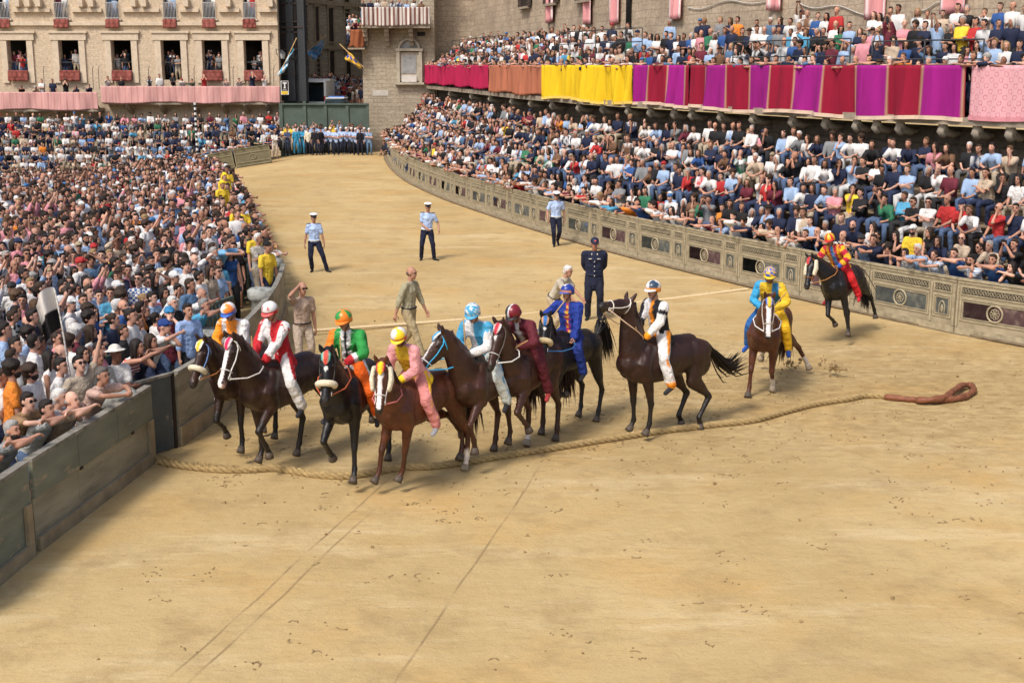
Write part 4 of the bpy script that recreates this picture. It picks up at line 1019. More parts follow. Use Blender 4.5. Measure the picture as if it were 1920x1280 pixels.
FB = Curve2([(-5.75, 87), (-3.2, 76), (-1.1, 66.5), (1.33, 56.5), (4.6, 48.2), (6.3, 44.6), (8.6, 39.4), (9.7, 37.2), (11.6, 33.8), (14.5, 29.6), (18.5, 25)])
# the outward normal must point to +x
if FA.out(30).x < 0: Curve2.out = lambda s, d: Vector((s.tan(d).y, -s.tan(d).x, 0))
def ribbon(curve, d0, d1, prof, step=.8, closed=True):
    """sweep a profile (offset, z) along the curve"""
    n = max(2, int((d1 - d0) / step)); vs = []; fs = []; k = len(prof)
    for i in range(n + 1):
        d = d0 + (d1 - d0) * i / n
        for o, z in prof: vs.append(curve.off(d, o, z))
    for i in range(n):
        for j in range(k if closed else k - 1):
            a, b = i * k + j, i * k + (j + 1) % k; fs.append((a, b, b + k, a + k))
    if closed: fs.append(tuple(range(k))[::-1]); fs.append(tuple(n * k + j for j in range(k)))
    g = Geo(); g.add(vs, fs); return g, n, k
def ribbon_uv(me, curve, d0, d1, n, k):
    uv = me.uv_layers.new(name='UV')
    for lp in me.loops:
        v = lp.vertex_index; uv.data[lp.index].uv = (d0 + (d1 - d0) * (v // k) / n, me.vertices[v].co.z)
# ------------------------------------------------------------------ painted wooden fence, right-hand side
wood_tan = mat('fence_wood', (.30, .255, .17), .85, .22, 3, .4, 30, stain=(1.6, (.40, .34, .24), .48, .72))
wood_edge = mat('fence_moulding', (.36, .31, .21), .8, .2, 8, .3, 40, stain=(3, (.2, .17, .11), .5, .75))
ins_red = mat('fence_maroon_panel', (.085, .048, .05), .75, .3, 5, .3, 20, stain=(2.5, (.26, .22, .17), .52, .8))
ins_grn = mat('fence_slate_panel', (.085, .095, .09), .75, .3, 5, .3, 20, stain=(2.5, (.26, .23, .17), .5, .8))
dark_gap = mat('dark_lattice', (.05, .045, .035), .9, .3, 20)
SECW = 2.45; FH = 1.22
def fence_meshes():
    out = {}
    g = Geo(); g.box((SECW / 2, 0, FH / 2 - .02), (SECW - .025, .05, FH - .04)); out['board'] = g.mesh('fence_section', wood_tan, False)
    g = Geo(); y = -.032
    def fr(x0, x1, z0, z1, w=.035, d=.022):
        g.box(((x0 + x1) / 2, y, z0), (x1 - x0 + w, d, w)); g.box(((x0 + x1) / 2, y, z1), (x1 - x0 + w, d, w))
        g.box((x0, y, (z0 + z1) / 2), (w, d, z1 - z0 - w)); g.box((x1, y, (z0 + z1) / 2), (w, d, z1 - z0 - w))
    fr(.12, 1.72, .34, .80); fr(1.86, 2.32, .34, .80); fr(.12, 1.72, .89, 1.06, .03); fr(1.86, 2.32, .89, 1.06, .03)
    fr(.17, 1.67, .39, .75, .016, .03); fr(1.91, 2.27, .39, .75, .016, .03)
    g.box((SECW / 2, -.03, .10), (SECW - .04, .02, .14)); g.box((SECW / 2, -.006, FH - .01), (SECW - .02, .11, .045)); g.box((SECW / 2, -.032, FH - .07), (SECW - .04, .02, .05))
    for x in (.045, 1.79, SECW - .045): g.box((x, -.034, .62), (.05, .03, .86))
    out['moulding'] = g.mesh('moulding', wood_edge, False)
    for nm, m in (('red', ins_red), ('grn', ins_grn)):
        g = Geo(); g.box((.54, -.028, .57), (.70, .008, .33)); g.box((1.31, -.028, .57), (.70, .008, .33)) if False else g.box((.92, -.028, .57), (1.46, .008, .33)); out['inset_' + nm] = g.mesh('inset_panel', m, False)
    g = Geo(); c = Vector((.92, -.04, .57))
    g.loft([c + Vector((.175 * math.cos(a), 0, .175 * math.sin(a))) for a in [i * math.pi / 12 for i in range(24)]], [.022] * 24, 6, closed=True)
    for k in range(8):
        a = k * math.pi / 4; q = c + Vector((.075 * math.cos(a), 0, .075 * math.sin(a))); g.loft([q + Vector((.035 * math.cos(b), 0, .035 * math.sin(b))) for b in [i * math.pi / 4 for i in range(8)]], [.009] * 8, 4, closed=True)
    g.ell(c, (.035, .02, .035), None, 10, 6); out['medallion'] = g.mesh('medallion', wood_edge)
    g = Geo(); g.box((2.09, -.028, .57), (.32, .008, .33)); out['small_inset'] = g.mesh('small_inset', ins_grn, False)
    g = Geo(); c = Vector((2.09, -.036, .53)); g.loft([c + Vector((-.07, 0, -.12)), c + Vector((-.07, 0, .06)), c + Vector((-.04, 0, .12)), c + Vector((.0, 0, .15)), c + Vector((.04, 0, .12)), c + Vector((.07, 0, .06)), c + Vector((.07, 0, -.12))], [.014] * 7, 5); g.ell(c + Vector((0, 0, -.02)), (.035, .012, .09), None, 8, 6); out['niche_figure'] = g.mesh('niche_figure', wood_edge)
    g = Geo()
    for x0, x1 in ((.14, 1.70), (1.88, 2.30)):
        g.box(((x0 + x1) / 2, -.0275, .975), (x1 - x0, .006, .14)); 
    out['frieze'] = g.mesh('frieze_ground', dark_gap, False)
    g = Geo()
    for x0, x1 in ((.14, 1.70), (1.88, 2.30)):
        n = int((x1 - x0) / .075)
        for i in range(n):
            a = x0 + (i + .5) * (x1 - x0) / n; c = Vector((a, -.036, .975))
            g.loft([c + Vector((.028 * math.cos(b), 0, .05 * math.sin(b))) for b in [j * math.pi / 3 for j in range(6)]], [.008] * 6, 4, closed=True)
    out['lattice'] = g.mesh('lattice_rings', wood_edge, False)
    return out
FM = fence_meshes()
rf = thing('painted_fence', 'curving painted wooden fence with panels and medallions in front of the right stand', 'fence')
nsec = int((FA.len - 1) / SECW)
for i in range(nsec):
    a = FA.at(i * SECW); b = FA.at((i + 1) * SECW); d = (b - a).normalized()
    # run so that local -y faces the track
    out_ = FA.out(i * SECW + SECW / 2)
    x = -d; y = out_
    if x.cross(y).z < 0: x = d; o0 = a
    else: o0 = b
    o = obj('fence_section', FM['board'], rf, (o0.x, o0.y, 0), (0, 0, math.atan2(x.y, x.x)))
    if not in_view(a, 250) and not in_view(b, 250): 
        bpy.data.objects.remove(o); continue
    if (a.y) < 75:
        obj('moulding', FM['moulding'], o); obj('inset_panel', FM['inset_red' if i % 2 else 'inset_grn'], o); obj('medallion', FM['medallion'], o)
        obj('small_inset_panel', FM['small_inset'], o); obj('niche_figure', FM['niche_figure'], o); obj('frieze', FM['frieze'], o); obj('lattice', FM['lattice'], o)['kind'] = 'stuff'
    else: obj('moulding', FM['moulding'], o)
# ------------------------------------------------------------------ tiers of the right-hand stand
NROW = 5
def lerp_curve(t):
    n = 16; return Curve2([tuple(FA.at(FA.len * i / n).lerp(FB.at(FB.len * i / n), t)[:2]) for i in range(n + 1)], 6)
ROWT = [.075, .29, .51, .73, .94]
ROWZ = [.50, 1.06, 1.68, 2.30, 2.90]
ROWC = [lerp_curve(t) for t in ROWT]
bench_m = mat('bench_planks', (.22, .17, .11), .9, .25, 4, .4, 30)
st_ = thing('tiered_stand', 'tiered wooden stand packed with seated spectators under the balcony, right', 'grandstand')
for k, c in enumerate(ROWC):
    z = ROWZ[k]; g, n, q = ribbon(c, 0, c.len, [(-.18, z - .04), (.22, z - .04), (.22, z), (-.18, z)], 1.2)
    obj('bench', g.mesh('bench', bench_m, False), st_)
    g, n, q = ribbon(c, 0, c.len, [(-.52, z - .47), (.2, z - .47), (.2, z - .43), (-.52, z - .43)], 1.2)
    obj('footboard', g.mesh('footboard', bench_m, False), st_)
# ------------------------------------------------------------------ palace wall, balcony and hangings on the right
stone = masonry('weathered_stone', (.47, .38, .28), (.24, .19, .145), .8, .33, .05, amt=.85, cdark=.85)
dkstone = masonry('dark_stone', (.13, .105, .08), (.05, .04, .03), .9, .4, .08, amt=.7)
WOFF = 3.3
g, n, k = ribbon(FB, 0, FB.len, [(WOFF, 4.1), (WOFF + .8, 4.1), (WOFF + .8, 15), (WOFF, 15)], 1)
me = g.mesh('palace_wall', stone, False); ribbon_uv(me, FB, 0, FB.len, n, k)
pal = thing('palace', 'weathered stone palace with pink banners curving behind the right balcony', 'palace')
obj('wall', me, pal)
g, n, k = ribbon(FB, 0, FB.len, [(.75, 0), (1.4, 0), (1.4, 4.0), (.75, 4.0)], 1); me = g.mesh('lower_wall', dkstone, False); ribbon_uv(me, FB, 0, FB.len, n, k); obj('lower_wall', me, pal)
slabm = mat('balcony_stone', (.30, .25, .19), .9, .2, 4, .4, 20)
g, n, k = ribbon(FB, 0, FB.len, [(-.05, 4.12), (WOFF - .01, 4.12), (WOFF - .01, 4.32), (-.05, 4.32)], 1); obj('balcony_floor', g.mesh('balcony_floor', slabm, False), pal)
for o0, z0 in ((.75, 4.74), (1.4, 5.18), (2.05, 5.62)):
    g, n, k = ribbon(FB, 0, FB.len, [(o0, z0 - .32), (WOFF - .02, z0 - .32), (WOFF - .02, z0), (o0, z0)], 1); obj('balcony_step', g.mesh('balcony_step', bench_m, False), pal)
g, n, k = ribbon(FB, 0, FB.len, [(-.02, 5.60), (.04, 5.60), (.04, 5.66), (-.02, 5.66)], .8); obj('balcony_rail', g.mesh('rail', mat('rail_metal', (.06, .06, .06), .5, .2, 10), False), pal)
# scroll brackets under the balcony
bg = Geo()
bg.loft([(0, 0, 0), (.22, 0, -.02), (.50, 0, .05), (.62, 0, .17), (.62, 0, .26)], [.07, .10, .12, .12, .10], 10, Vector((0, 1, 0)), 1.2)
bg.loft([(.62, 0, .20), (.70, 0, .06), (.60, 0, -.06), (.50, 0, .0), (.55, 0, .08)], [.09, .08, .07, .05, .04], 8, Vector((0, 1, 0)), 1.5)
bgm = bg.mesh('bracket', mat('bracket_stone', (.34, .30, .24), .85, .25, 8, .4, 20))
for px in (840, 880, 915, 955, 990, 1030, 1080, 1125, 1172, 1215, 1258, 1291, 1345, 1405, 1480, 1542, 1600, 1640, 1680, 1760, 1828, 1890, 1960):
    d = FB.find_px(px, 4.1); u = FB.out(d); o = obj('bracket', bgm, pal, FB.off(d, .75, 3.86), (0, 0, math.atan2(-u.y, -u.x)))
g = Geo(); g.box((-1.2, 89.5, 7.0), (8.6, 1.0, 16)); m_ = g.mesh('end_wall', stone, False); box_uv(m_); obj('end_wall', m_, pal)
# windows at the top of the palace wall, far end
shut = mat('brown_shutter', (.07, .05, .04), .7, .3, 20)
def wall_item(name, px0, px1, y0, y1, material, depth=.12, proud=.0, parent=None, curve=FB, off=WOFF):
    d0 = curve.find_px(px0, 7); d1 = curve.find_px(px1, 7); dm = (d0 + d1) / 2; p = curve.off(dm, off); D = p.y
    z0 = CAMH + (122 - y1) / 2400 * D * .99; z1 = CAMH + (122 - y0) / 2400 * D * .99
    t = curve.tan(dm); u = curve.out(dm); c = p - u * (depth / 2 + proud); w = abs(d1 - d0) or .1
    g = Geo(); g.box((0, 0, 0), (w, depth, z1 - z0)); return obj(name, g.mesh(name, material, False), parent, (c.x, c.y, (z0 + z1) / 2), (0, 0, math.atan2(t.y, t.x))), w, z0, z1
for px0, px1, y0, y1 in ((866, 890, -30, 18), (905, 932, -30, 12), (955, 985, -30, 6)):
    wi, w, z0, z1 = wall_item('window', px0 + 7, px1 - 7, y0, y1, M['dark'], .1, .02, pal)
    for s in (-1, 1):
        g = Geo(); g.box((s * (w / 2 + .32), -.08, 0), (.6, .06, z1 - z0)); 
        for j in range(8): g.box((s * (w / 2 + .32), -.12, -(z1 - z0) / 2 + .15 + j * .25), (.5, .02, .06))
        obj('shutter', g.mesh('shutter', shut, False), wi)
    g = Geo(); g.box((0, -.1, -(z1 - z0) / 2 - .06), (w + .3, .25, .12)); obj('sill', g.mesh('sill', slabm, False), wi)
dp = FB.find_px(1047, 7); pg_ = Geo(); q = FB.off(dp, WOFF - .12); pg_.loft([q + Vector((0, 0, 7.0)), q + Vector((0, 0, 14))], [.12, .12], 10, roundcap=False); 
for zz in (7.05, 8.4): pg_.loft([q + Vector((0, 0, zz)), q + Vector((0, 0, zz + .15))], [.16, .16], 10, roundcap=False)
obj('drainpipe', pg_.mesh('drainpipe', mat('pipe_metal', (.03, .035, .04), .5, .2, 10)), pal)
def cable(px0, px1, y0, y1):
    d0, d1 = FB.find_px(px0, 7), FB.find_px(px1, 7); P = []
    for i in range(21):
        t = i / 20; d = d0 + (d1 - d0) * t; p = FB.off(d, WOFF - .05); D = p.y; y = y0 + (y1 - y0) * t + 5 * math.sin(t * 9); P.append(Vector((p.x, p.y, CAMH + (122 - y) / 2400 * D * .99)))
    g = Geo(); g.loft(P, [.02] * 21, 5); obj('cable', g.mesh('cable', mat('cable_pale', (.5, .48, .44), .7, .1, 10)), pal)
cable(1150, 1292, 19, 5); cable(1345, 1480, 12, 30); cable(1560, 1640, 22, 8)
# cloth hangings
def drape(label, curve, d0, d1, ztop, zbot, colfn, group=None, amp=.07, off=-.07, trim=None, pattern=None, bulge=0, freq=5.5, name='hanging_cloth'):
    L = d1 - d0; nx = max(8, int(L / .07)); nz = 14; rr = random.Random(int(d0 * 37)); ph = [rr.random() * 6 for _ in range(6)]
    def pt(s, v, extra=0):
        fold = 2.1 * amp * (math.sin(s * freq + ph[0] + 1.2 * math.sin(s * .9 + ph[1]) + v * .8 * math.sin(s * 2 + ph[5])) * .5 + .35 * math.sin(s * freq * 2.3 + ph[2] + v) + .3 * math.sin(s * 1.3 + ph[3]) * v) * (.35 + .8 * v)
        sag = .05 * math.sin(s * 1.1 + ph[4]) * v; edge = 0
        p = curve.off(d0 + s, off - abs(amp) * .6 + fold * 1 - extra); p.z = ztop - (ztop - zbot) * v + sag; return p
    vs = [pt(L * i / nx, j / nz) for i in range(nx + 1) for j in range(nz + 1)]
    fs = [(i * (nz + 1) + j, i * (nz + 1) + j + 1, (i + 1) * (nz + 1) + j + 1, (i + 1) * (nz + 1) + j) for i in range(nx) for j in range(nz)]
    me = bpy.data.meshes.new('drape'); me.from_pydata(vs, [], fs); me.materials.append(pattern or M['drape_attr']); me.polygons.foreach_set('use_smooth', [True] * len(fs))
    cols = np.ones((len(vs), 4), np.float32)
    for i in range(nx + 1):
        for j in range(nz + 1): cols[i * (nz + 1) + j, :3] = colfn(L * i / nx, j / nz)
    a = me.attributes.new('Col', 'FLOAT_COLOR', 'POINT'); a.data.foreach_set('color', cols.ravel())
    uv = me.uv_layers.new(name='UV')
    for lp in me.loops: v = lp.vertex_index; uv.data[lp.index].uv = (L * (v // (nz + 1)) / nx, (v % (nz + 1)) / nz * (ztop - zbot))
    root = thing(name, label, 'hanging', tuple(pt(L / 2, 1)), 0, group)
    def put(nm, m_):
        o = obj(nm, m_, root); o.matrix_parent_inverse = Matrix.Translation(-root.location) if False else o.matrix_parent_inverse
        m_.transform(Matrix.Translation(-root.location)); return o
    sm = put('cloth', me); md = sm.modifiers.new('t', 'SOLIDIFY'); md.thickness = .012
    if trim:
        g = Geo(); P = [pt(L * i / nx, 1, .012) for i in range(0, nx + 1, 2)]
        vs = []; 
        for p in P: vs += [p + Vector((0, 0, .07)), p - Vector((0, 0, .035))]
        u = curve.out(d0 + L / 2); vs2 = [v - u * .02 for v in vs]; m_ = len(vs); 
        fs = []
        for i in range(len(P) - 1):
            a = 2 * i; fs += [(a, a + 1, a + 3, a + 2), (m_ + a, m_ + a + 2, m_ + a + 3, m_ + a + 1), (a + 1, m_ + a + 1, m_ + a + 3, a + 3), (a, a + 2, m_ + a + 2, m_ + a)]
        g.add(vs + vs2, fs); put('fringe', g.mesh('fringe', strapmat(trim), False))
    return root
M['drape_attr'] = mat('velvet_hanging', (0, 0, 0), .85, .16, 2.2, .8, 3.2, src='attr', bdist=.12, stretch=(1, 1, .16))
def dpx(px): return FB.find_px(px, 5.0)
CR, PU, GOLD = (.25, .005, .028), (.29, .008, .19), (.42, .24, .15)
zt = 5.64
drape('plain crimson cloth over the far end of the right balcony', FB, .2, dpx(921), zt, 4.45, lambda s, v: (.38, .011, .065), 'cloths hung over the right balcony', amp=.07)
drape('terracotta cloth between the crimson and yellow cloths', FB, dpx(921) + .05, dpx(1022), zt, 4.34, lambda s, v: (.40, .14, .078), 'cloths hung over the right balcony', amp=.07)
drape('yellow cloth beside the terracotta cloth', FB, dpx(1022) + .05, dpx(1097), zt, 4.28, lambda s, v: (.72, .48, .012), 'cloths hung over the right balcony', amp=.10, trim=(.78, .55, .12))
drape('yellow cloth beside the purple and crimson striped cloth', FB, dpx(1097) + .05, dpx(1192), zt, 4.24, lambda s, v: (.72, .48, .012), 'cloths hung over the right balcony', amp=.12, trim=(.78, .55, .12))
def striped(px_list, c0, d0):
    ds = [dpx(p) - d0 for p in px_list]
    def f(s, v):
        k = sum(1 for d in ds if s >= d)
        if any(abs(s - d) < .035 for d in ds): return GOLD
        return (c0 if k % 2 == 0 else (PU if c0 is CR else CR))
    return f
d0 = dpx(1193); drape('short purple and crimson striped cloth next to the yellow cloths', FB, d0, dpx(1296), zt, 4.24, striped([1223, 1258, 1290], PU, d0), 'cloths hung over the right balcony', amp=.09, trim=(.66, .50, .38))
d0 = dpx(1298); drape('long purple and crimson striped cloth with a cream fringe', FB, d0, dpx(1816), zt, 4.22, striped([1325, 1366, 1408, 1450, 1492, 1548, 1608, 1668, 1734, 1806], CR, d0), 'cloths hung over the right balcony', amp=.07, trim=(.66, .50, .38), freq=3.2)
def damask():
    m, n, l, P = new_mat('pink_damask'); P.inputs['Roughness'].default_value = .7
    tc = n.new('ShaderNodeTexCoord'); mp = n.new('ShaderNodeMapping'); mp.inputs['Scale'].default_value = (3.6, 3.6, 1); l.new(tc.outputs['UV'], mp.inputs['Vector'])
    sp = n.new('ShaderNodeSeparateXYZ'); l.new(mp.outputs[0], sp.inputs[0])
    def mt(op, a, b=None):
        x = n.new('ShaderNodeMath'); x.operation = op
        for k, q in ((0, a), (1, b)):
            if q is None: continue
            if isinstance(q, (int, float)): x.inputs[k].default_value = q
            else: l.new(q, x.inputs[k])
        return x.outputs[0]
    a = mt('SINE', mt('MULTIPLY', sp.outputs[0], 6.283)); b = mt('SINE', mt('MULTIPLY', sp.outputs[1], 6.283)); w = n.new('ShaderNodeTexNoise'); w.inputs['Scale'].default_value = 4; l.new(mp.outputs[0], w.inputs['Vector'])
    r = mt('ABSOLUTE', mt('SUBTRACT', mt('ADD', mt('MULTIPLY', a, b), mt('MULTIPLY', mt('SUBTRACT', w.outputs['Fac'], .5), 1.2)), .35)); f = mt('LESS_THAN', r, .13)
    mx = n.new('ShaderNodeMix'); mx.data_type = 'RGBA'; l.new(f, mx.inputs['Factor']); mx.inputs[6].default_value = (.68, .36, .40, 1); mx.inputs[7].default_value = (.50, .17, .20, 1); l.new(mx.outputs[2], P.inputs['Base Color']); return m
dam = damask()
drape('pale pink damask cloth at the right edge of the balcony', FB, dpx(1822) + .06, FB.len - 4, zt, 4.34, lambda s, v: (1, 1, 1), 'cloths hung over the right balcony', amp=.02, pattern=dam, trim=(.62, .26, .30))
# banners on the palace wall
for px, w, yb, what in ((917, 12, 46, 'above the crimson cloth'), (975, 14, 49, 'left of the drainpipe, above the terracotta cloth'), (1022, 18, 47, 'touching the drainpipe'), (1131, 25, 40, 'right of the drainpipe'), (1307, 22, 24, 'above the start of the striped cloth'), (1484, 34, 42, 'behind the spectator in bright yellow'), (1634, 42, 34, 'behind the men in white shirts'), (1812, 50, 34, 'behind the man in red')):
    d0, d1 = FB.find_px(px - w / 2, 7), FB.find_px(px + w / 2, 7); D = FB.off(d0, WOFF).y
    zb = CAMH + (122 - yb) / 2400 * D * .99; L = abs(d1 - d0)
    drape('long pale pink banner with white border ' + what, FB, min(d0, d1), max(d0, d1), zb + 3.2, zb, (lambda L: lambda s, v: (.72, .70, .68) if (v > .93 or s < L * .14 or s > L * .86) and not (v > .965 or s < L * .05 or s > L * .95) else (.68, .30, .31))(L), 'pink banners on the palace wall', amp=.05, off=WOFF - .12, freq=6, name='banner')
# metal railings on the balcony
rl = mat('railing_metal', (.05, .055, .06), .5, .2, 10)
def railing(label, d0, d1, o, z0, z1, step=1.5, bars=2):
    t = thing('metal_railing', label, 'railing', tuple(FB.off((d0 + d1) / 2, o, z0)), 0, 'tubular railings on the right balcony'); n = max(2, int((d1 - d0) / step)); inv = Matrix.Translation(-t.location)
    for i in range(n + 1):
        p = FB.off(d0 + (d1 - d0) * i / n, o); g = Geo(); g.loft([p + Vector((0, 0, z0)), p + Vector((0, 0, z1))], [.022, .022], 6); m_ = g.mesh('post', rl); m_.transform(inv); obj('post', m_, t)
    for b in range(bars):
        g = Geo(); z = z1 - b * .5; P = [FB.off(d0 + (d1 - d0) * i / 16, o, z) for i in range(17)]; g.loft(P, [.022] * 17, 6); m_ = g.mesh('bar', rl); m_.transform(inv); obj('bar', m_, t)
railing('tubular railing among spectators above the crimson cloth', dpx(830), dpx(925), .6, 4.4, 7.1, 2.2)
railing('tubular railing with high hoops above the yellow cloths', dpx(1023), dpx(1175), .6, 4.4, 7.0, 1.3)
railing('tubular railing among spectators above the striped cloth', dpx(1340), dpx(1560), .65, 4.4, 6.4, 2.0)
railing('tubular railing below the man in red above the striped cloth', dpx(1600), dpx(1810), .65, 4.4, 6.3, 2.4)
# ------------------------------------------------------------------ tower-like corner house between street and palace
tw = masonry('tower_stone', (.44, .38, .29), (.28, .23, .17), .6, .25, .06, amt=.7, cdark=.82)
TY = 86.6
def tp_(px, py, Y=TY): return on_plane(px, py, Y)
def slab(name, px0, px1, py0, py1, Y, depth, material, parent, uv=False, inset=0):
    a = on_plane(px0, py1, Y); b = on_plane(px1, py0, Y); g = Geo()
    g.box(((a.x + b.x) / 2, Y + depth / 2, (a.z + b.z) / 2), (b.x - a.x, depth, b.z - a.z)); m_ = g.mesh(name, material, False)
    if uv: box_uv(m_)
    return obj(name, m_, parent)
tower = thing('corner_house', 'old stone corner house with arched marble tabernacle beside the street', 'building')
a = tp_(684, 300); b = tp_(812, -120)
g = Geo(); g.box(((a.x + b.x) / 2, TY + 6, 6.5), (b.x - a.x, 12, 14.2)); m_ = g.mesh('wall', tw, False); box_uv(m_); obj('wall', m_, tower)
mb = mat('aged_marble', (.42, .38, .30), .7, .2, 3, .2, 20); mw = mat('white_plaque', (.62, .60, .56), .6, .1, 4); mg = mat('marble_panel', (.30, .31, .31), .5, .3, 3)
sl = slab('tabernacle_frame', 748, 787, 98, 152, TY - .16, .158, mb, tower); slab('marble_panel', 754, 780, 104, 138, TY - .19, .028, mg, sl); slab('white_tablet', 753, 781, 142, 154, TY - .22, .058, mw, sl)
slab('column', 744, 749, 96, 156, TY - .3, .3, mb, sl); slab('column', 786, 791, 96, 156, TY - .3, .3, mb, sl); slab('ledge', 740, 795, 155, 159, TY - .4, .4, mb, sl); slab('entablature', 742, 793, 91, 96, TY - .36, .36, mb, sl)
g = Geo(); c = tp_(767, 93, TY - .2); rad = (tp_(786, 93).x - tp_(767, 93).x)
P = [c + Vector((rad * math.cos(i * math.pi / 16), 0, rad * 1.0 * math.sin(i * math.pi / 16))) for i in range(17)]; g.loft(P, [.09] * 17, 8); obj('arch', g.mesh('arch', mb), sl)
g = Geo(); g.add([c + Vector((0, .1, 0))] + [p + Vector((0, .1, 0)) for p in P], [(0, i + 1, i + 2) for i in range(16)]); obj('tympanum', g.mesh('tympanum', mg, False), sl)
pl = slab('street_sign', 699, 728, 169, 180, TY - .03, .03, mat('pale_sign', (.50, .47, .42), .5, .1, 5), None); tag(pl, 'blank pale marble street plaque low on the stone corner house', 'plaque')
slab('drain_hole', 782, 797, 60, 68, TY - .01, .02, M['dark'], tower)
bs = slab('balcony', 678, 806, 50, 53, TY - 1.3, 1.3, slabm, tower)
for px in (687, 727, 772):
    g = Geo(); q = tp_(px, 53, TY)
    for s_, (d_, h_) in enumerate(((1.1, .28), (.85, .28), (.6, .28), (.35, .28))): g.box((q.x, TY - d_ / 2 - .001, q.z - .14 - s_ * .285), (.28, d_, h_))
    obj('corbel', g.mesh('corbel', slabm, False), tower)
TC = Curve2([(tp_(678, 30, TY - 1.35).x, TY - 1.35), (tp_(720, 30, TY - 1.35).x, TY - 1.35), (tp_(760, 30, TY - 1.35).x, TY - 1.35), (tp_(806, 30, TY - 1.35).x, TY - 1.35)])
z0 = tp_(700, 48, TY - 1.4).z; z1 = tp_(700, 14, TY - 1.4).z
drape('brown and white striped cloth over the balcony of the stone corner house', TC, 0, TC.len, z1, z0, lambda s, v: (.62, .58, .54) if (s / .27) % 1 < .5 else (.16, .06, .045), None, amp=.05, off=-.05 if TC.out(1).y < 0 else -.02)
ob = thing('hanging_cloth', 'rust brown cloth over the small side balcony by the street', 'hanging', (0, 0, 0)); g = Geo()
a = tp_(654, 56, TY - .6); b = tp_(683, 90, TY - .6)
for i in range(12):
    for j in range(8): pass
vs = []; fs = []
for i in range(13):
    for j in range(9):
        x = a.x + (b.x - a.x) * i / 12; z = a.z + (b.z - a.z) * j / 8; vs.append((x + .12 * math.sin(j * .5) * (i == 0), TY - .6 + .05 * math.sin(i * 1.3 + j * .3) - .25 * math.sin(math.pi * i / 12), z + .1 * math.sin(i * .6) * j / 8))
for i in range(12):
    for j in range(8): fs.append((i * 9 + j, i * 9 + j + 1, (i + 1) * 9 + j + 1, (i + 1) * 9 + j))
g.add(vs, fs); so = obj('cloth', g.mesh('cloth', mat('rust_cloth', (.26, .085, .035), .85, .1, 3, .3, 14)), ob); so.modifiers.new('t', 'SOLIDIFY').thickness = .02
slab('side_balcony', 652, 684, 90, 93, TY - .9, 1.6, slabm, tower)
# ------------------------------------------------------------------ brick palace on the left
LY = 88.0
brick = masonry('sienna_brick', (.60, .49, .36), (.48, .38, .27), .5, .13, .05, amt=.6, bump=.1, cdark=.9)
lb = thing('brick_palace', 'beige brick palace with rows of tall windows on the left side of the square', 'palace')
def lp_(px, py, Y=LY): return on_plane(px, py, Y)
WX = [(-160, 38), (-62, 38), (33, 36), (130, 37), (228, 37), (321, 36), (398, 36), (475, 34)]
UX = [(-160, 26), (-70, 26), (12, 24), (121, 26), (216, 24), (323, 24), (396, 23), (471, 22)]
xr = lp_(522, 100).x; xl = lp_(-260, 100).x
def zz_(py): return lp_(500, py).z
rows_ = [(zz_(150), zz_(76)), (zz_(36), zz_(-46))]
opens = [[(lp_(c - w / 2, 100).x, lp_(c + w / 2, 100).x, rows_[0][0], rows_[0][1]) for c, w in WX], [(lp_(c - w / 2, 100).x, lp_(c + w / 2, 100).x, rows_[1][0], rows_[1][1]) for c, w in UX]]
g = Geo(); T = .6
def piece(x0, x1, z0, z1): g.box(((x0 + x1) / 2, LY + T / 2, (z0 + z1) / 2), (x1 - x0, T, z1 - z0))
bands = [(-3, rows_[0][0], []), (rows_[0][0], rows_[0][1], opens[0]), (rows_[0][1], rows_[1][0], []), (rows_[1][0], rows_[1][1], opens[1]), (rows_[1][1], 15.5, [])]
for z0, z1, op in bands:
    x = xl
    for o_ in op: piece(x, o_[0], z0, z1); x = o_[1]
    piece(x, xr, z0, z1)
m_ = g.mesh('wall', brick, False); box_uv(m_); obj('wall', m_, lb)
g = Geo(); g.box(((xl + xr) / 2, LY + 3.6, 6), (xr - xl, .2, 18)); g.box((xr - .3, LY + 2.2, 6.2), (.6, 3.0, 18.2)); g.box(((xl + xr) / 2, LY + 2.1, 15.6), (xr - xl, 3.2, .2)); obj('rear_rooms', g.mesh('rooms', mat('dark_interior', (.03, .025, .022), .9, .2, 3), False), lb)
frm = mat('window_surround', (.60, .50, .38), .85, .12, 4, .2, 20)
for o_ in opens[0]:
    x0, x1, z0, z1 = o_; g = Geo()
    g.box((x0 - .22, LY - .06, (z0 + z1) / 2 - .1), (.40, .12, z1 - z0 + .2)); g.box((x1 + .22, LY - .06, (z0 + z1) / 2 - .1), (.40, .12, z1 - z0 + .2)); g.box(((x0 + x1) / 2, LY - .08, z1 + .24), (x1 - x0 + 1.1, .16, .46)); g.box(((x0 + x1) / 2, LY - .12, z1 + .53), (x1 - x0 + 1.3, .24, .12))
    w = obj('window_surround', g.mesh('window_surround', frm, False), lb)
    g = Geo(); g.loft([(x0, LY + .1, z0 + 1.15), (x1, LY + .1, z0 + 1.15)], [.03, .03], 6); obj('rail', g.mesh('rail', rl), w)
for o_ in opens[1]:
    x0, x1, z0, z1 = o_; g = Geo()
    g.box(((x0 + x1) / 2, LY - .08, z0 - .05), (x1 - x0 + .3, .24, .1)); w = obj('window_sill', g.mesh('window_sill', frm, False), lb)
    g = Geo(); n = 9
    for i in range(n + 1): g.loft([(x0 + (x1 - x0) * i / n, LY - .1, z0), (x0 + (x1 - x0) * i / n, LY - .1, z0 + 1.05)], [.018, .018], 5)
    for zq in (z0 + .06, z0 + 1.05): g.loft([(x0, LY - .1, zq), (x1, LY - .1, zq)], [.024, .024], 5)
    obj('railing', g.mesh('railing', mat('grey_railing', (.45, .46, .47), .5, .1, 10)), w)
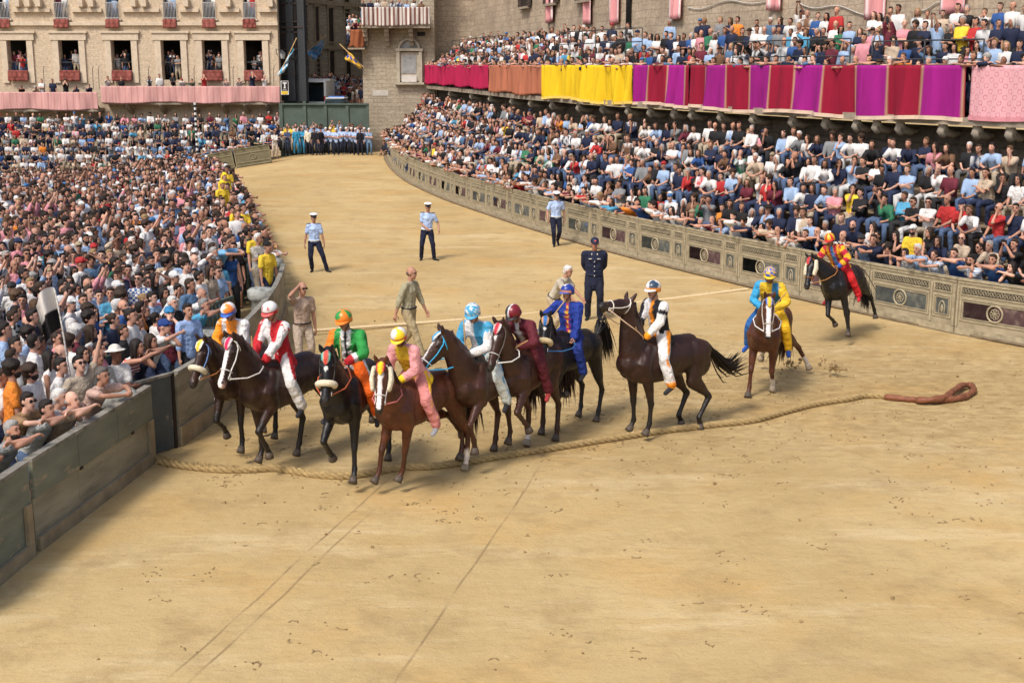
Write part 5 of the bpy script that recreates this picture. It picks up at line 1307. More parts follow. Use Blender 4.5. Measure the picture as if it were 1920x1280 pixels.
for py, h, d in ((20, .22, .22), (45, .22, .2)):
    g = Geo(); z = zz_(py); xs_ = [xl] + [v for o_ in (opens[1] if rows_[1][0] < z + .2 and z < rows_[1][1] else []) for v in (o_[0] - .25, o_[1] + .25)] + [xr + .05]
    for x0, x1 in zip(xs_[::2], xs_[1::2]): g.box(((x0 + x1) / 2, LY - d / 2, z), (x1 - x0, d, h))
    obj('string_course', g.mesh('string_course', frm, False), lb)
g = Geo(); n = 40
for i in range(n):
    x = xl + (xr - xl) * (i + .5) / n
    if any(o_[0] - .5 < x < o_[1] + .5 for o_ in opens[1]): continue
    g.box((x, LY - .25, zz_(6)), (.34, .5, .5)); g.box((x, LY - .14, zz_(11)), (.28, .28, .3))
obj('console_row', g.mesh('consoles', frm, False), lb)['kind'] = 'stuff'
# pink cloth-covered balconies
pinkst = mat('faded_pink_cloth', (.56, .29, .27), .85, .12, 3, .2, 12, src='attr')
def lbal(px0, px1, yt, yb, lab):
    Y = LY - 1.25; a = lp_(px0, yt, Y); b = lp_(px1, yb, Y); n_ = 4
    C = Curve2([(a.x + (b.x - a.x) * i / n_, Y) for i in range(n_ + 1)]); o = C.out(1)
    drape(lab, C, 0, C.len, a.z, b.z, lambda s, v: (.60, .33, .31) if (s / .42) % 1 < .75 else (.50, .24, .23), 'pink cloths on the brick palace balconies', amp=.05, off=-.05 if o.y > 0 else .1, freq=2)
    g = Geo(); g.box(((a.x + b.x) / 2, LY - .6, b.z - .02), (b.x - a.x, 1.2, .2)); obj('balcony_floor', g.mesh('balcony_floor', slabm, False), lb)
    return a, b
b1 = lbal(-240, 185, 173, 206, 'faded pink cloth over the lower balcony at the far left'); b2 = lbal(189, 526, 162, 193, 'faded pink cloth over the longer balcony next to the street')
for px in (-40, 58, 115, 183, 188, 247, 309, 369, 424, 465, 505):
    z = lp_(px, 208 if px < 187 else 195, LY - .6).z; g = Geo(); x = lp_(px, 200).x
    g.loft([(x, LY, z - .55), (x, LY - .35, z - .45), (x, LY - .9, z - .12), (x, LY - 1.1, z - .02)], [.16, .17, .15, .12], 8, Vector((1, 0, 0)), 1.1); obj('bracket', g.mesh('bracket', slabm), lb)
for px in (82, 174, 185, 279, 364, 437, 513): 
    g = Geo(); q = lp_(px, 150, LY - 1.2); g.loft([(q.x, LY - 1.2, q.z - .6), (q.x + .02, LY - 1.2, q.z + .7), (q.x + .1, LY - 1.2, q.z + .9)], [.02] * 3, 5); obj('lamp_hook', g.mesh('lamp_hook', rl), lb)
# window cloths
m_wc = masonry('patterned_red_cloth', (.26, .075, .06), (.34, .12, .10), .35, .35, .2, amt=.6, bump=.05)
for (r_, y0, y1, lab) in ((opens[0], 132, 152, 'lower'), (opens[1], 36, 53, 'upper')):
    for i, o_ in enumerate(r_):
        if i < 2: continue
        z1 = zz_(y0); z0 = zz_(y1); g = Geo(); w = o_[1] - o_[0]; nn = 14
        if lab == 'lower' and i == 5: continue
        vs = []; fs = []
        for a_ in range(nn + 1):
            for b_ in range(7): vs.append((o_[0] - .03 + (w + .06) * a_ / nn, LY - .22 - .03 * math.sin(a_ * 1.2 + b_ * .3 + i) - .02 * b_, z1 + (z0 - z1) * b_ / 6))
        for a_ in range(nn):
            for b_ in range(6): fs.append((a_ * 7 + b_, a_ * 7 + b_ + 1, a_ * 7 + b_ + 8, a_ * 7 + b_ + 7))
        g.add(vs, fs); m_ = g.mesh('window_cloth', m_wc); box_uv(m_)
        wh = ('first', 'second', 'third', 'fourth', 'fifth', 'sixth')[i - 2]
        o = obj('window_cloth', m_, None); o.modifiers.new('t', 'SOLIDIFY').thickness = .03
        tag(o, f'dark red patterned cloth under the {wh} {lab} palace window from the left', 'hanging', 'red cloths under the palace windows')
# far left stand, fence and benches
FL_ = Curve2([(-14.6, 78.6), (-17.3, 78.2), (-21, 77.6), (-26, 77.2), (-32, 76.8), (-38, 76.4)])
dg_ = mat('olive_board', (.17, .155, .095), .85, .2, 4, .3, 20, stain=(2, (.11, .10, .065), .5, .7)); dg2 = mat('olive_moulding', (.26, .235, .15), .85, .2, 4)
ff = thing('far_fence', 'olive wooden fence below the seated spectators in the far left corner', 'fence')
L = FL_.len; i = 0; s = 0
while s < L - 2.2:
    a, b = FL_.at(s), FL_.at(s + 2.2); za = zg(a.x, a.y); zb = zg(b.x, b.y); d = (b - a); L2 = d.length; ang = math.atan2(d.y, d.x); sl_ = math.atan2(zb - za, L2)
    g = Geo(); g.box((L2 / 2, 0, .58), (L2 - .03, .06, 1.16)); o = obj('fence_section', g.mesh('fence_section', dg_, False), ff, (a.x, a.y, za), None); o.rotation_euler = (0, -sl_, ang)
    g = Geo()
    for z_ in (.12, .3, .85, 1.14): g.box((L2 / 2, .045, z_), (L2 - .06, .03, .05)); g.box((L2 / 2, -.045, z_), (L2 - .06, .03, .05))
    for x_ in (.06, L2 - .06): g.box((x_, .045, .6), (.05, .03, 1.0))
    g.loft([(L2 / 2 + .22 * math.cos(q), .05, .57 + .16 * math.sin(q)) for q in [k * math.pi / 3 for k in range(6)]], [.02] * 6, 5, closed=True)
    obj('moulding', g.mesh('moulding', dg2, False), o); s += 2.2
LROW = [(85.6 - .9 * k, 1.72 - .43 * k) for k in range(9)]
fs_ = thing('far_stand', 'tiered stand of seated spectators below the brick palace', 'grandstand')
for Y, z in LROW:
    xe = -15.6
    while xe > -38 and zg(xe, Y) + .25 > z: xe -= .5
    g = Geo(); g.box(((xe - 38) / 2, Y, z - .02), (38 + xe, .4, .04)); g.box(((xe - 38) / 2, Y - .35, z - .45), (38 + xe, .85, .04)); obj('bench', g.mesh('bench', bench_m, False), fs_)
# ------------------------------------------------------------------ the side street
grn = mat('green_board', (.085, .115, .095), .8, .15, 2, .2, 20); asph = mat('street_paving', (.10, .10, .10), .9, .2, 2)
g = Geo(); g.add([(-17, 87, 2.2), (-8, 87, 2.2), (-2, 170, 5.2), (-26, 170, 5.2)], [(0, 1, 2, 3)]); o = obj('street', g.mesh('street', asph, False)); o['kind'] = 'structure'
gw = thing('green_hoarding', 'tall dark green wooden hoarding closing off the side street', 'hoarding')
xs_ = [528, 572, 611, 652, 690]
for x0, x1 in zip(xs_[:-1], xs_[1:]): slab('board_panel', x0 + .3, x1 - .3, 196, 300, 85.2, .08, grn, gw)
for x in xs_: slab('post', x - 1.2, x + 1.2, 190 if x == 572 else 194, 300, 85.1, .12, grn, gw)
slab('top_rail', 528, 690, 194, 197, 85.05, .2, grn, gw)
sgn = thing('street_sign', 'black and white letter T sign with yellow strip on the palace corner', 'sign')
slab('panel', 527, 540.5, 152, 178, 86.6, .05, mat('sign_white', (.75, .75, .75), .4, .05, 5), sgn); slab('black_field', 528, 539.5, 153, 170.5, 86.585, .014, M['dark'], sgn)
slab('yellow_strip', 528, 539.5, 171.5, 177, 86.585, .014, mat('sign_yellow', (.75, .5, .03), .4, .05, 5), sgn)
lett = slab('letter', 530, 537.5, 155, 157.5, 86.57, .014, strapmat((.75, .75, .75)), sgn); slab('letter_stem', 532.8, 534.8, 157.5, 164.5, 86.57, .014, strapmat((.75, .75, .75)), sgn); slab('letter_foot', 531.5, 536, 164.5, 166, 86.57, .014, strapmat((.75, .75, .75)), sgn); slab('small_print', 530, 537.5, 168, 169, 86.57, .014, strapmat((.5, .5, .5)), sgn)
# street houses
dkw = masonry('grey_house', (.26, .24, .205), (.15, .135, .12), .9, .3, .06, amt=.6); dkw2 = masonry('grey_house_back', (.42, .38, .32), (.26, .24, .20), .8, .3, .06, amt=.6)
def house(label, corners, z0, z1, wins, wm, cols=3, rowsz=((5, 2.2), (9, 2.6), (13, 2.4))):
    t = thing('street_house', label, 'building')
    for (ax, ay), (bx, by) in zip(corners[:-1], corners[1:]):
        a = Vector((ax, ay, 0)); b = Vector((bx, by, 0)); d = b - a; L = d.length; d.normalize(); nn = Vector((d.y, -d.x, 0)); 
        if nn.dot(-(a + b) / 2) < 0: nn = -nn
        g = Geo(); M_ = Matrix((d, nn, Vector((0, 0, 1)))).transposed()
        g.box((a + b) / 2 - nn * .4 + Vector((0, 0, (z0 + z1) / 2)), (L, .8, z1 - z0), M_); m_ = g.mesh('wall', wm, False); box_uv(m_); w = obj('wall', m_, t)
        n = max(1, int(L / wins))
        for i in range(n):
            for zc, hh in rowsz:
                c = a + d * (L * (i + .5) / n) + Vector((0, 0, zc)); g = Geo(); g.box(c + nn * .02, (.85, .06, hh), M_); wi = obj('window', g.mesh('window', M['dark'], False), w) if False else obj('window', g.mesh('window', M['dark'], False), t)
                g = Geo()
                for s_ in (-1, 1): g.box(c + nn * .06 + d * s_ * .52, (.18, .14, hh + .2), M_)
                g.box(c + nn * .08 + Vector((0, 0, hh / 2 + .16)), (1.4, .18, .2), M_); g.box(c + nn * .1 - Vector((0, 0, hh / 2 + .1)), (1.3, .22, .14), M_)
                if rnd() < .5:
                    for q in range(6): g.box(c + nn * .05 + Vector((0, 0, -hh / 2 + hh * (q + .5) / 6)), (.8, .05, .1), M_)
                obj('frame', g.mesh('frame', slabm if wm is dkw2 else shut, False), wi)
        for zc in (7.2, 11.2):
            g = Geo(); g.box((a + b) / 2 + nn * .1 + Vector((0, 0, zc)), (L, .2, .25), M_); obj('string_course', g.mesh('string_course', slabm if wm is dkw2 else shut, False), t)
    return t
house('dark narrow house on the left side of the street', [(-15.95, 88.8), (-17.0, 100), (-18.2, 112)], 0, 22, 4.2, dkw)
house('tall grey house bending round at the end of the street', [(-19.5, 114), (-17.6, 122), (-14.0, 130), (-11.2, 138)], 0, 24, 2.4, dkw2, rowsz=((5.6, 2.6), (9.3, 3.0), (13, 3)))
house('grey arched house on the right side of the street', [(-11.2, 138), (-10.2, 122), (-9.7, 104)], 0, 24, 4.5, dkw2, rowsz=((9.5, 3.0), (14, 3)))
de = thing('street_house', 'dark side of the narrow house right behind the brick palace corner', 'building')
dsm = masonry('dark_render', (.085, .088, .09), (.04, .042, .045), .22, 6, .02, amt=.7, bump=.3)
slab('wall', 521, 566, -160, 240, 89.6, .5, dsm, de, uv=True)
for x0, x1, y0, y1 in ((529, 538, 8, 40), (546, 555, 8, 40), (529, 538, 62, 92), (546, 555, 62, 92), (530, 537, 112, 138), (547, 554, 112, 138)):
    w_ = slab('window', x0, x1, y0, y1, 89.5, .09, M['dark'], de); slab('sill', x0 - 1.5, x1 + 1.5, y1, y1 + 2, 89.35, .24, shut, w_); slab('lintel', x0 - 1.5, x1 + 1.5, y0 - 2.5, y0, 89.4, .19, shut, w_)
for x in (541, 562): slab('pipe', x, x + 1.4, -160, 190, 89.4, .15, rl, de)
slab('string_course', 521, 567, 50, 53, 89.35, .24, shut, de)
# flags
def flag(label, P0, P1, width, cols, cat='flag', seed=1, droop=.5):
    t = thing('flag', label, cat, tuple(P0), 0, 'flags in the side street'); P0 = Vector(P0); P1 = Vector(P1) - P0; g = Geo(); g.loft([Vector((0, 0, 0)), P1], [.03, .025], 6); obj('pole', g.mesh('pole', M['cane']), t)
    rr = random.Random(seed); vs = []; fs = []; nx, ny = 16, 10; cl = []
    for i in range(nx + 1):
        for j in range(ny + 1):
            u = i / nx; v = j / ny; base = P1 * (.25 + .75 * u); dn = Vector((0, 0, -1)) * width * v * (1 - droop * .3 * u)
            p = base + dn + Vector((math.sin(v * 4 + u * 5) * .12, math.sin(u * 11 + v * 3) * .12, 0)) - P1 * v * .25 * u
            vs.append(p); k = (int(u * 4) + int(v * 4) + rr.randrange(2) * 0) % len(cols); cl.append(cols[k])
    for i in range(nx):
        for j in range(ny): fs.append((i * (ny + 1) + j, i * (ny + 1) + j + 1, (i + 1) * (ny + 1) + j + 1, (i + 1) * (ny + 1) + j))
    g = Geo(); g.add(vs, fs); m_ = g.mesh('flag_cloth', M['drape_attr']); c = np.ones((len(vs), 4), np.float32); c[:, :3] = cl; a = m_.attributes.new('Col', 'FLOAT_COLOR', 'POINT'); a.data.foreach_set('color', c.ravel()); obj('flag_cloth', m_, t); return t
flag('sky blue and white flag hanging by the corner of the brick palace', on_plane(556, 72, 86), on_plane(523, 142, 85.5), .35, [(.03, .36, .6), (.6, .6, .6)], seed=2)
flag('pale blue flag deep inside the side street', on_plane(612, 66, 100), on_plane(575, 98, 98), 1.1, [(.04, .25, .5), (.25, .3, .4)], seed=3)
flag('pale blue flag below the side street arch', on_plane(600, 64, 99), on_plane(604, 100, 99), 1.0, [(.05, .28, .5), (.04, .1, .25)], seed=4)
flag('yellow flag with blue patches on a slanting pole by the side balcony', on_plane(637, 83, 88), on_plane(682, 127, 86), .55, [(.75, .45, .03), (.75, .45, .03), (.03, .06, .3)], seed=5)
# lantern
ln = thing('wall_lantern', 'old lantern on the corner of the brick palace', 'lantern'); g = Geo(); q = on_plane(530, 104, 87)
g.loft([q + Vector((0, 0, -.22)), q + Vector((0, 0, .12))], [.13, .22], 6, roundcap=False); obj('glass', g.mesh('glass', mat('lamp_glass', (.35, .37, .38), .3, .1, 5), False), ln)
g = Geo(); g.loft([q + Vector((0, 0, .12)), q + Vector((0, 0, .3))], [.25, .04], 6, roundcap=False); g.loft([q + Vector((0, 0, .3)), q + Vector((-.5, .3, .4)), q + Vector((-.5, .8, .0))], [.03] * 3, 5); obj('bracket', g.mesh('bracket', rl, False), ln)
# vehicles behind the hoarding
def van():
    t = thing('parked_van', 'white van with its dark back open, parked behind the green hoarding', 'van', (on_plane(585, 190, 92).x, 92, 2.35)); wm = mat('vehicle_white', (.80, .82, .82), .35, .05, 3, spec=.5); gl = mat('vehicle_glass', (.02, .03, .035), .1, .1, 5)
    g = Geo(); W_, Ln, Ht = 2.0, 4.6, 2.1
    g.box((0, Ln / 2, Ht + .05), (W_, Ln, .1)); g.box((0, Ln / 2, .55), (W_, Ln, .4)); g.box((-W_ / 2 + .05, Ln / 2, 1.4), (.1, Ln, 1.4)); g.box((W_ / 2 - .05, Ln / 2, 1.4), (.1, Ln, 1.4)); g.box((0, Ln, 1.4), (W_, .1, 1.5)); 
    for s in (-1, 1): g.box((s * (W_ / 2 - .06), 0, 1.4), (.14, .12, 1.5))
    obj('body', g.mesh('body', wm, False), t)
    g = Geo(); g.box((0, Ln / 2, Ht + .16), (W_ + .3, 2.2, .12)); obj('roof_box', g.mesh('roof_box', wm, False), t)
    g = Geo(); g.box((0, .9, 1.3), (W_ - .22, .08, 1.3)); obj('dark_interior', g.mesh('interior', gl, False), t)
    for sx in (-1, 1):
        for y in (.8, 3.7): g = Geo(); g.loft([(sx * .85, y, .35), (sx * 1.02, y, .35)], [.35, .35], 14, roundcap=False); obj('wheel', g.mesh('wheel', M['leather'], False), t)
    for s, c in ((-1, (.6, .04, .03)), (1, (.6, .04, .03))): g = Geo(); g.box((s * .92, -.07, 1.0), (.1, .05, .3)); obj('tail_light', g.mesh('tail_light', strapmat(c), False), t)
    t2 = thing('parked_car', 'low white car with roof markings parked right of the white van', 'car', (on_plane(631, 190, 90).x, 90, 1.95)); t2.rotation_euler = (0, 0, R(-6))
    g = Geo(); g.loft([(0, -1.9, .55), (0, -1.2, .62), (0, 1.2, .62), (0, 1.9, .55)], [.30, .38, .38, .30], 12, Vector((1, 0, 0)), [2.6, 2.5, 2.5, 2.5]); obj('body', organic(g, 'body', wm, .05, 3), t2)
    g = Geo(); g.loft([(0, -1.0, .9), (0, -.4, 1.25), (0, .7, 1.25), (0, 1.3, .95)], [.16, .2, .2, .16], 12, Vector((1, 0, 0)), [4.2, 3.6, 3.6, 4.2]); obj('cabin', organic(g, 'cabin', gl, .05, 3), t2)
    g = Geo(); g.box((0, .15, 1.47), (1.3, 1.2, .06)); obj('roof', g.mesh('roof', wm, False), t2); g = Geo(); g.box((0, .1, 1.54), (1.1, .25, .1)); obj('light_bar', g.mesh('light_bar', strapmat((.1, .2, .5)), False), t2)
    for sx in (-1, 1):
        for y in (-1.2, 1.2): g = Geo(); g.loft([(sx * .75, y, .32), (sx * .92, y, .32)], [.32, .32], 14, roundcap=False); obj('wheel', g.mesh('wheel', M['leather'], False), t2)
van()
# ------------------------------------------------------------------ green board fence in the left foreground
gb = mat('green_painted_boards', (.175, .190, .145), .75, .22, 2.2, .5, 26, stain=(3.0, (.33, .27, .19), .60, .66), stretch=(.6, .6, 2.2))
gb2 = mat('worn_boards', (.285, .262, .19), .8, .25, 2.0, .5, 26, stain=(1.6, (.13, .125, .09), .5, .7), stretch=(.5, .5, 2.5))
gbd = mat('slate_board', (.085, .095, .095), .8, .2, 3, .4, 26, stain=(5, (.2, .18, .14), .62, .68)); gtop = mat('worn_top_rail', (.25, .235, .20), .75, .25, 5, .4, 40, stain=(4, (.12, .12, .10), .5, .62)); kick = mat('kick_board', (.30, .24, .15), .85, .25, 3, .5, 30)
nf = thing('board_fence', 'weathered green board fence with worn top rail in the left foreground', 'fence')
def run(a, b, z0, z1, w, m_, name, off=0, par=nf):
    a = Vector(a); b = Vector(b); d = (b - a).normalized(); n_ = Vector((d.y, -d.x, 0)); g = Geo(); g.beam(a + n_ * off + Vector((0, 0, (z0 + z1) / 2)), b + n_ * off + Vector((0, 0, (z0 + z1) / 2)), w, z1 - z0); return obj(name, g.mesh(name, m_, False), par)
E0 = gp(-120, 1190); E1 = gp(66, 1034); E2 = gp(286, 866); E0.z = E1.z = E2.z = 0
d01 = (E1 - E0).normalized(); d12 = (E2 - E1).normalized()
HB = 1.14
g1 = E1 - d01 * .10
for (a, b, up_m, lo_m) in ((E0, g1, gb, gb), (E1, E2, gb, gb2)):
    L = (b - a).length; d = (b - a).normalized(); n = max(1, round(L / 1.35))
    for i in range(n): run(a + d * (L * i / n + .006), a + d * (L * (i + 1) / n - .006), .66, HB - .03, .05, up_m, 'upper_board', .025)
    for i in range(n): run(a + d * (L * i / n + .004), a + d * (L * (i + 1) / n - .004), .02, .655, .04, lo_m, 'lower_board', 0)
    run(a, b, HB - .03, HB + .015, .11, gtop, 'top_rail', 0); run(a + d * .02, b - d * .02, 0, .17, .05, kick, 'kick_board', .045)
    run(b - d * .16, b - d * .03, .17, .66, .05, kick, 'end_batten', .05)
run(g1, E1, .02, 1.05, .012, M['dark'], 'dark_gap', -.03)
for t_ in (.35, .8): 
    g = Geo(); q = E1.lerp(E2, t_); g.box(q + Vector((.05, -.02, .655)), (.02, .07, .035), Matrix.Rotation(math.atan2(d12.y, d12.x) - math.pi / 2, 3, 'Z')); obj('iron_clasp', g.mesh('iron_clasp', M['dark'], False), nf)
E3 = gp(331, 838); E3.z = 0
gt = thing('slate_gate', 'dark slate-coloured board gate beside the end of the green fence', 'gate')
q0 = gp(292, 851); q0.z = 0; dgt = (E3 - q0).normalized(); q0 = E3 - dgt * .95
for i in range(1): run(q0, E3 - dgt * .06, .02, 1.13, .05, gbd, 'board', 0, gt)
run(q0, E3, 1.13, 1.17, .07, gtop, 'top_rail', 0, gt); run(E3 - dgt * .05, E3, 0, 1.16, .07, M['dark'], 'post', 0, gt)
CI = Curve2([(E3.x + .02, E3.y + .05), (-4.86, 19.8), (-4.80, 21.4), (-4.80, 23), (-4.85, 25), (-5.02, 27.2), (-5.29, 29.3)])
if1 = thing('inner_fence', 'curved green-grey board fence behind the leftmost horses', 'fence')
L = CI.len; n = 7
for i in range(n):
    a, b = CI.at(L * i / n), CI.at(L * (i + 1) / n - .01); a.z = b.z = 0
    run(a, b, .02, 1.12, .05, gb2 if i < 1 else gb2, 'board_panel', 0, if1); run(a, b, 1.12, 1.165, .10, gtop, 'top_rail', 0, if1); run(a, b, 0, .30, .04, kick, 'kick_board', .044, if1)
CJ = Curve2([(-5.35, 29.4), (-6.15, 32.7), (-6.95, 35.8), (-7.9, 39.6), (-9.2, 44.9), (-10.5, 49.8), (-11.9, 54.9), (-13.4, 59.7), (-15.2, 63.0), (-19, 65.5), (-26, 67), (-36, 68.5)])
if2 = thing('far_inner_fence', 'dark green slatted fence holding back the crowd up to the far corner', 'fence')
L = CJ.len; n = int(L / 1.6); slat = Geo(); slat.box((0, 0, .56), (.13, .03, 1.02)); slm = slat.mesh('slat', grn, False); kk = 0
for i in range(n):
    a, b = CJ.at(L * i / n), CJ.at(L * (i + 1) / n - .02); a.z = zg(a.x, a.y); b.z = zg(b.x, b.y)
    run(a, b, 1.04, 1.10, .08, grn, 'rail', 0, if2); run(a, b, .1, .16, .05, grn, 'rail', 0, if2)
    d = b - a; m_ = int(d.length / .19)
    if i < 20:
        for j in range(m_):
            p = a + d * ((j + .5) / m_); obj('slat', slm, if2, (p.x, p.y, p.z), (0, 0, math.atan2(d.y, d.x)))
    else: run(a, b, .16, 1.08, .03, grn, 'board_panel', 0, if2)
# stone bollards
bst = mat('bollard_stone', (.33, .34, .32), .9, .25, 6, .6, 25, stain=(5, (.10, .10, .09), .52, .72))
bl = Geo()
bl.loft([(0, 0, 0), (0, 0, .12), (0, 0, .16), (0, 0, .90), (0, 0, .94), (0, 0, .98), (0, 0, 1.12), (0, 0, 1.16)], [.27, .27, .22, .205, .25, .275, .275, .22], 20, Vector((1, 0, 0)), roundcap=False); blm = bl.mesh('bollard', bst)
for p, lab in (((262, 862), 'squat stone bollard capped white at the end of the green fence'), ((396, 748), 'stone bollard behind the leftmost jockey'), ((493, 646), 'stone bollard inside the bend of the board fence'), ((513, 578), 'tall stone bollard by the man in yellow with the black cap'), ((468, 486), 'stone bollard furthest up the inner fence')):
    q = gp(*p); 
    if p[0] == 262: q = Vector((-5.55, 17.45, 0))
    if p[0] == 396: q = Vector((-5.3, 21.7, 0))
    t = thing('stone_bollard', lab, 'bollard', (q.x, q.y, 0), rnd() * 3, 'stone bollards along the inner fence', blm)
    t.scale = (1, 1, 1.02)
# barricades between crowd and fence
def barricade(a, b, lab):
    a = Vector(a); b = Vector(b); t = thing('barricade', lab, 'barricade', tuple(a), math.atan2((b - a).y, (b - a).x), 'dark green barricades among the crowd'); L = (b - a).length
    for z_ in (.12, 1.1): g = Geo(); g.box((L / 2, 0, z_), (L, .05, .06)); obj('rail', g.mesh('rail', grn, False), t)
    n = int(L / .14)
    g = Geo(); g.box((0, 0, .6), (.05, .025, .95)); m_ = g.mesh('bar', grn, False)
    for i in range(n): obj('bar', m_, t, ((i + .5) * L / n, 0, 0))
barricade((-6.9, 18.6, 0), (-5.7, 21.9, 0), 'dark green barricade in front of the leaning spectators by the slate gate'); barricade((-6.4, 22.4, 0), (-5.6, 25.3, 0), 'dark green barricade behind the orange and white jockey'); barricade((-7.3, 29.6, 0), (-6.2, 30.6, 0), 'dark green barricade by the tall stone bollard')
g = Geo()
# black and white flag in the crowd
bf = thing('standard', 'white over black flag on a striped pole held up in the left crowd', 'flag', tuple(on_plane(148, 775, 17.2)))
P0 = bf.location.copy(); P1 = on_plane(117, 615, 17.0); P2 = on_plane(103, 545, 16.9)
n = 14
g = Geo(); g.loft([Vector((0, 0, -.5)), P1 - P0, P2 - P0], [.014, .012, .01], 7); m_ = g.mesh('pole', M['cloth_attr']); paint(m_, lambda p: (.72, .72, .70) if p.z > .05 else (.03, .03, .03)); obj('pole', m_, bf)
vs = []; fs = []; cl = []; nx, ny = 18, 22; dpole = (P2 - P1)
T0 = P2 - P0; 
for i in range(nx + 1):
    for j in range(ny + 1):
        u, v = i / nx, j / ny; fall = .25 * u * u
        p = T0.lerp(P1 - P0, v * .98) + Vector((-.29 * u * (1 - .1 * v), .05 * math.sin(u * 7 + v * 2), -.10 * u - fall * .5 + .10 * (1 - v) * math.sin(u * 3.1)))
        p.y += .05 * math.sin(u * 9); vs.append(p); cl.append((.70, .68, .66) if v < .52 + .02 * math.sin(u * 6) else (.008, .008, .009))
for i in range(nx):
    for j in range(ny): fs.append((i * (ny + 1) + j, i * (ny + 1) + j + 1, (i + 1) * (ny + 1) + j + 1, (i + 1) * (ny + 1) + j))
g = Geo(); g.add(vs, fs); m_ = g.mesh('flag_cloth', M['drape_attr']); c = np.ones((len(vs), 4), np.float32); c[:, :3] = cl; a = m_.attributes.new('Col', 'FLOAT_COLOR', 'POINT'); a.data.foreach_set('color', c.ravel()); obj('flag_cloth', m_, bf)
pp = thing('striped_pole', 'tall thin black and white banded pole rising from the far crowd', 'pole', tuple(on_plane(371, 306, 60)))
h_ = on_plane(368, 192, 60).z - pp.location.z
for i in range(24):
    g = Geo(); g.loft([(0, 0, h_ * i / 24), (0, 0, h_ * (i + 1) / 24)], [.055, .055], 6, roundcap=False); obj('band', g.mesh('band', strapmat((.7, .7, .7) if i % 2 else (.02, .02, .02)), False), pp)
# ================================================================== SPECTATORS
POSES = {
 'S0': dict(pelvis=(0, 0, .55), lean=6, handL=(.34, .12, .64), handR=(.36, -.08, .64), footL=(.40, .13, .09), footR=(.42, -.14, .09), curl=40),
 'S1': dict(pelvis=(0, 0, .55), lean=24, handR=('h', .05, -.045, -.14), handL=(.40, .10, .62), footL=(.38, .13, .09), footR=(.36, -.14, .09), hpitch=8, hyaw=12, curlR=60),
 'S2': dict(pelvis=(0, 0, .55), lean=34, handL=(.50, .03, .60), handR=(.50, -.03, .62), footL=(.36, .16, .09), footR=(.34, -.16, .09), hpitch=2, curl=50, poleL=(-.2, 1, 0), poleR=(-.2, -1, 0)),
 'S3': dict(pelvis=(0, 0, .55), lean=10, handL=(.24, -.13, .88), handR=(.24, .12, .84), footL=(.40, .13, .09), footR=(.42, -.10, .09), hyaw=18, poleL=(.3, 1, -.8), poleR=(.3, -1, -.8)),
 'S4': dict(pelvis=(0, 0, .55), lean=6, handL=(.40, .06, 1.20), handR=(.40, -.06, 1.20), footL=(.42, .13, .09), footR=(.38, -.14, .09), poleL=(0, .5, -1), poleR=(0, -.5, -1), phone=1),
 'S5': dict(pelvis=(0, 0, .55), lean=14, handL=('h', .10, .02, -.09), handR=('h', .10, -.03, -.10), footL=(.40, .10, .09), footR=(.42, -.10, .09), curl=60, hyaw=-10, poleL=(.2, .4, -1), poleR=(.2, -.4, -1)),
 'R0': dict(pelvis=(-.05, 0, .78), lean=34, handL=(.43, -.16, 1.28), handR=(.47, .16, 1.27), footL=(-.05, .12, .09), footR=(-.1, -.12, .09), hpitch=2, poleL=(.2, 1, -.1), poleR=(.2, -1, -.1)),
 'R1': dict(pelvis=(-.05, 0, .78), lean=32, handL=('h', .03, .07, -.12), handR=(.48, .10, 1.27), footL=(-.05, .12, .09), footR=(-.1, -.12, .09), hpitch=4, hyaw=10, poleL=(.6, .3, -.8), poleR=(.2, -1, -.1), curlL=50),
 'R2': dict(pelvis=(-.02, 0, .80), lean=30, handL=(.66, .10, 1.20), handR=(.64, -.02, 1.18), footL=(-.05, .12, .09), footR=(-.1, -.12, .09), hpitch=6, hyaw=-8, poleL=(0, 1, .1), poleR=(0, -1, .1), curl=35),
 'S6': dict(pelvis=(0, 0, .55), lean=16, handL=(.40, .03, .66), handR=(.42, -.02, .68), footL=(.30, .16, .09), footR=(.34, -.12, .09), curl=50, hyaw=-22, side=4),
 'S7': dict(pelvis=(0, 0, .55), lean=2, twist=14, handL=(.28, .16, .62), handR=('h', .06, -.02, -.13), footL=(.44, .10, .09), footR=(.30, -.20, .09), hyaw=28, hpitch=4, poleR=(.3, -.5, -1), curlR=55),
 'T6': dict(hpitch=4, hyaw=30, handL=(.16, .20, .92), handR=(.06, -.24, .84), lean=8),
 'T7': dict(hpitch=0, hyaw=-28, handL=(.05, .26, .84), handR=(.26, .02, 1.18), lean=2),
 'T0': dict(hpitch=2, handL=(.10, .25, .82), handR=(.12, -.24, .84)),
 'T1': dict(hpitch=-10, handL=(.30, .06, 1.86), handR=(.30, -.06, 1.86), poleL=(.3, .8, -.4), poleR=(.3, -.8, -.4), phone=1),
 'T2': dict(hpitch=2, handL=('h', .08, .05, -.10), handR=('h', .08, -.05, -.10), curl=55, poleL=(.2, .6, -1), poleR=(.2, -.6, -1)),
 'T3': dict(hpitch=0, hyaw=14, handL=(.20, -.14, 1.18), handR=(.21, .13, 1.14), poleL=(.3, 1, -.8), poleR=(.3, -1, -.8)),
 'T4': dict(hpitch=-6, handL=(.14, .3, 2.0), handR=(.12, -.22, .95), curl=10, poleL=(-.2, 1, 0)),
 'T5': dict(hpitch=0, hyaw=-12, handR=('h', .13, -.05, .07), handL=(.1, .24, .9), curl=10, poleR=(.3, -1, -.2)),
}
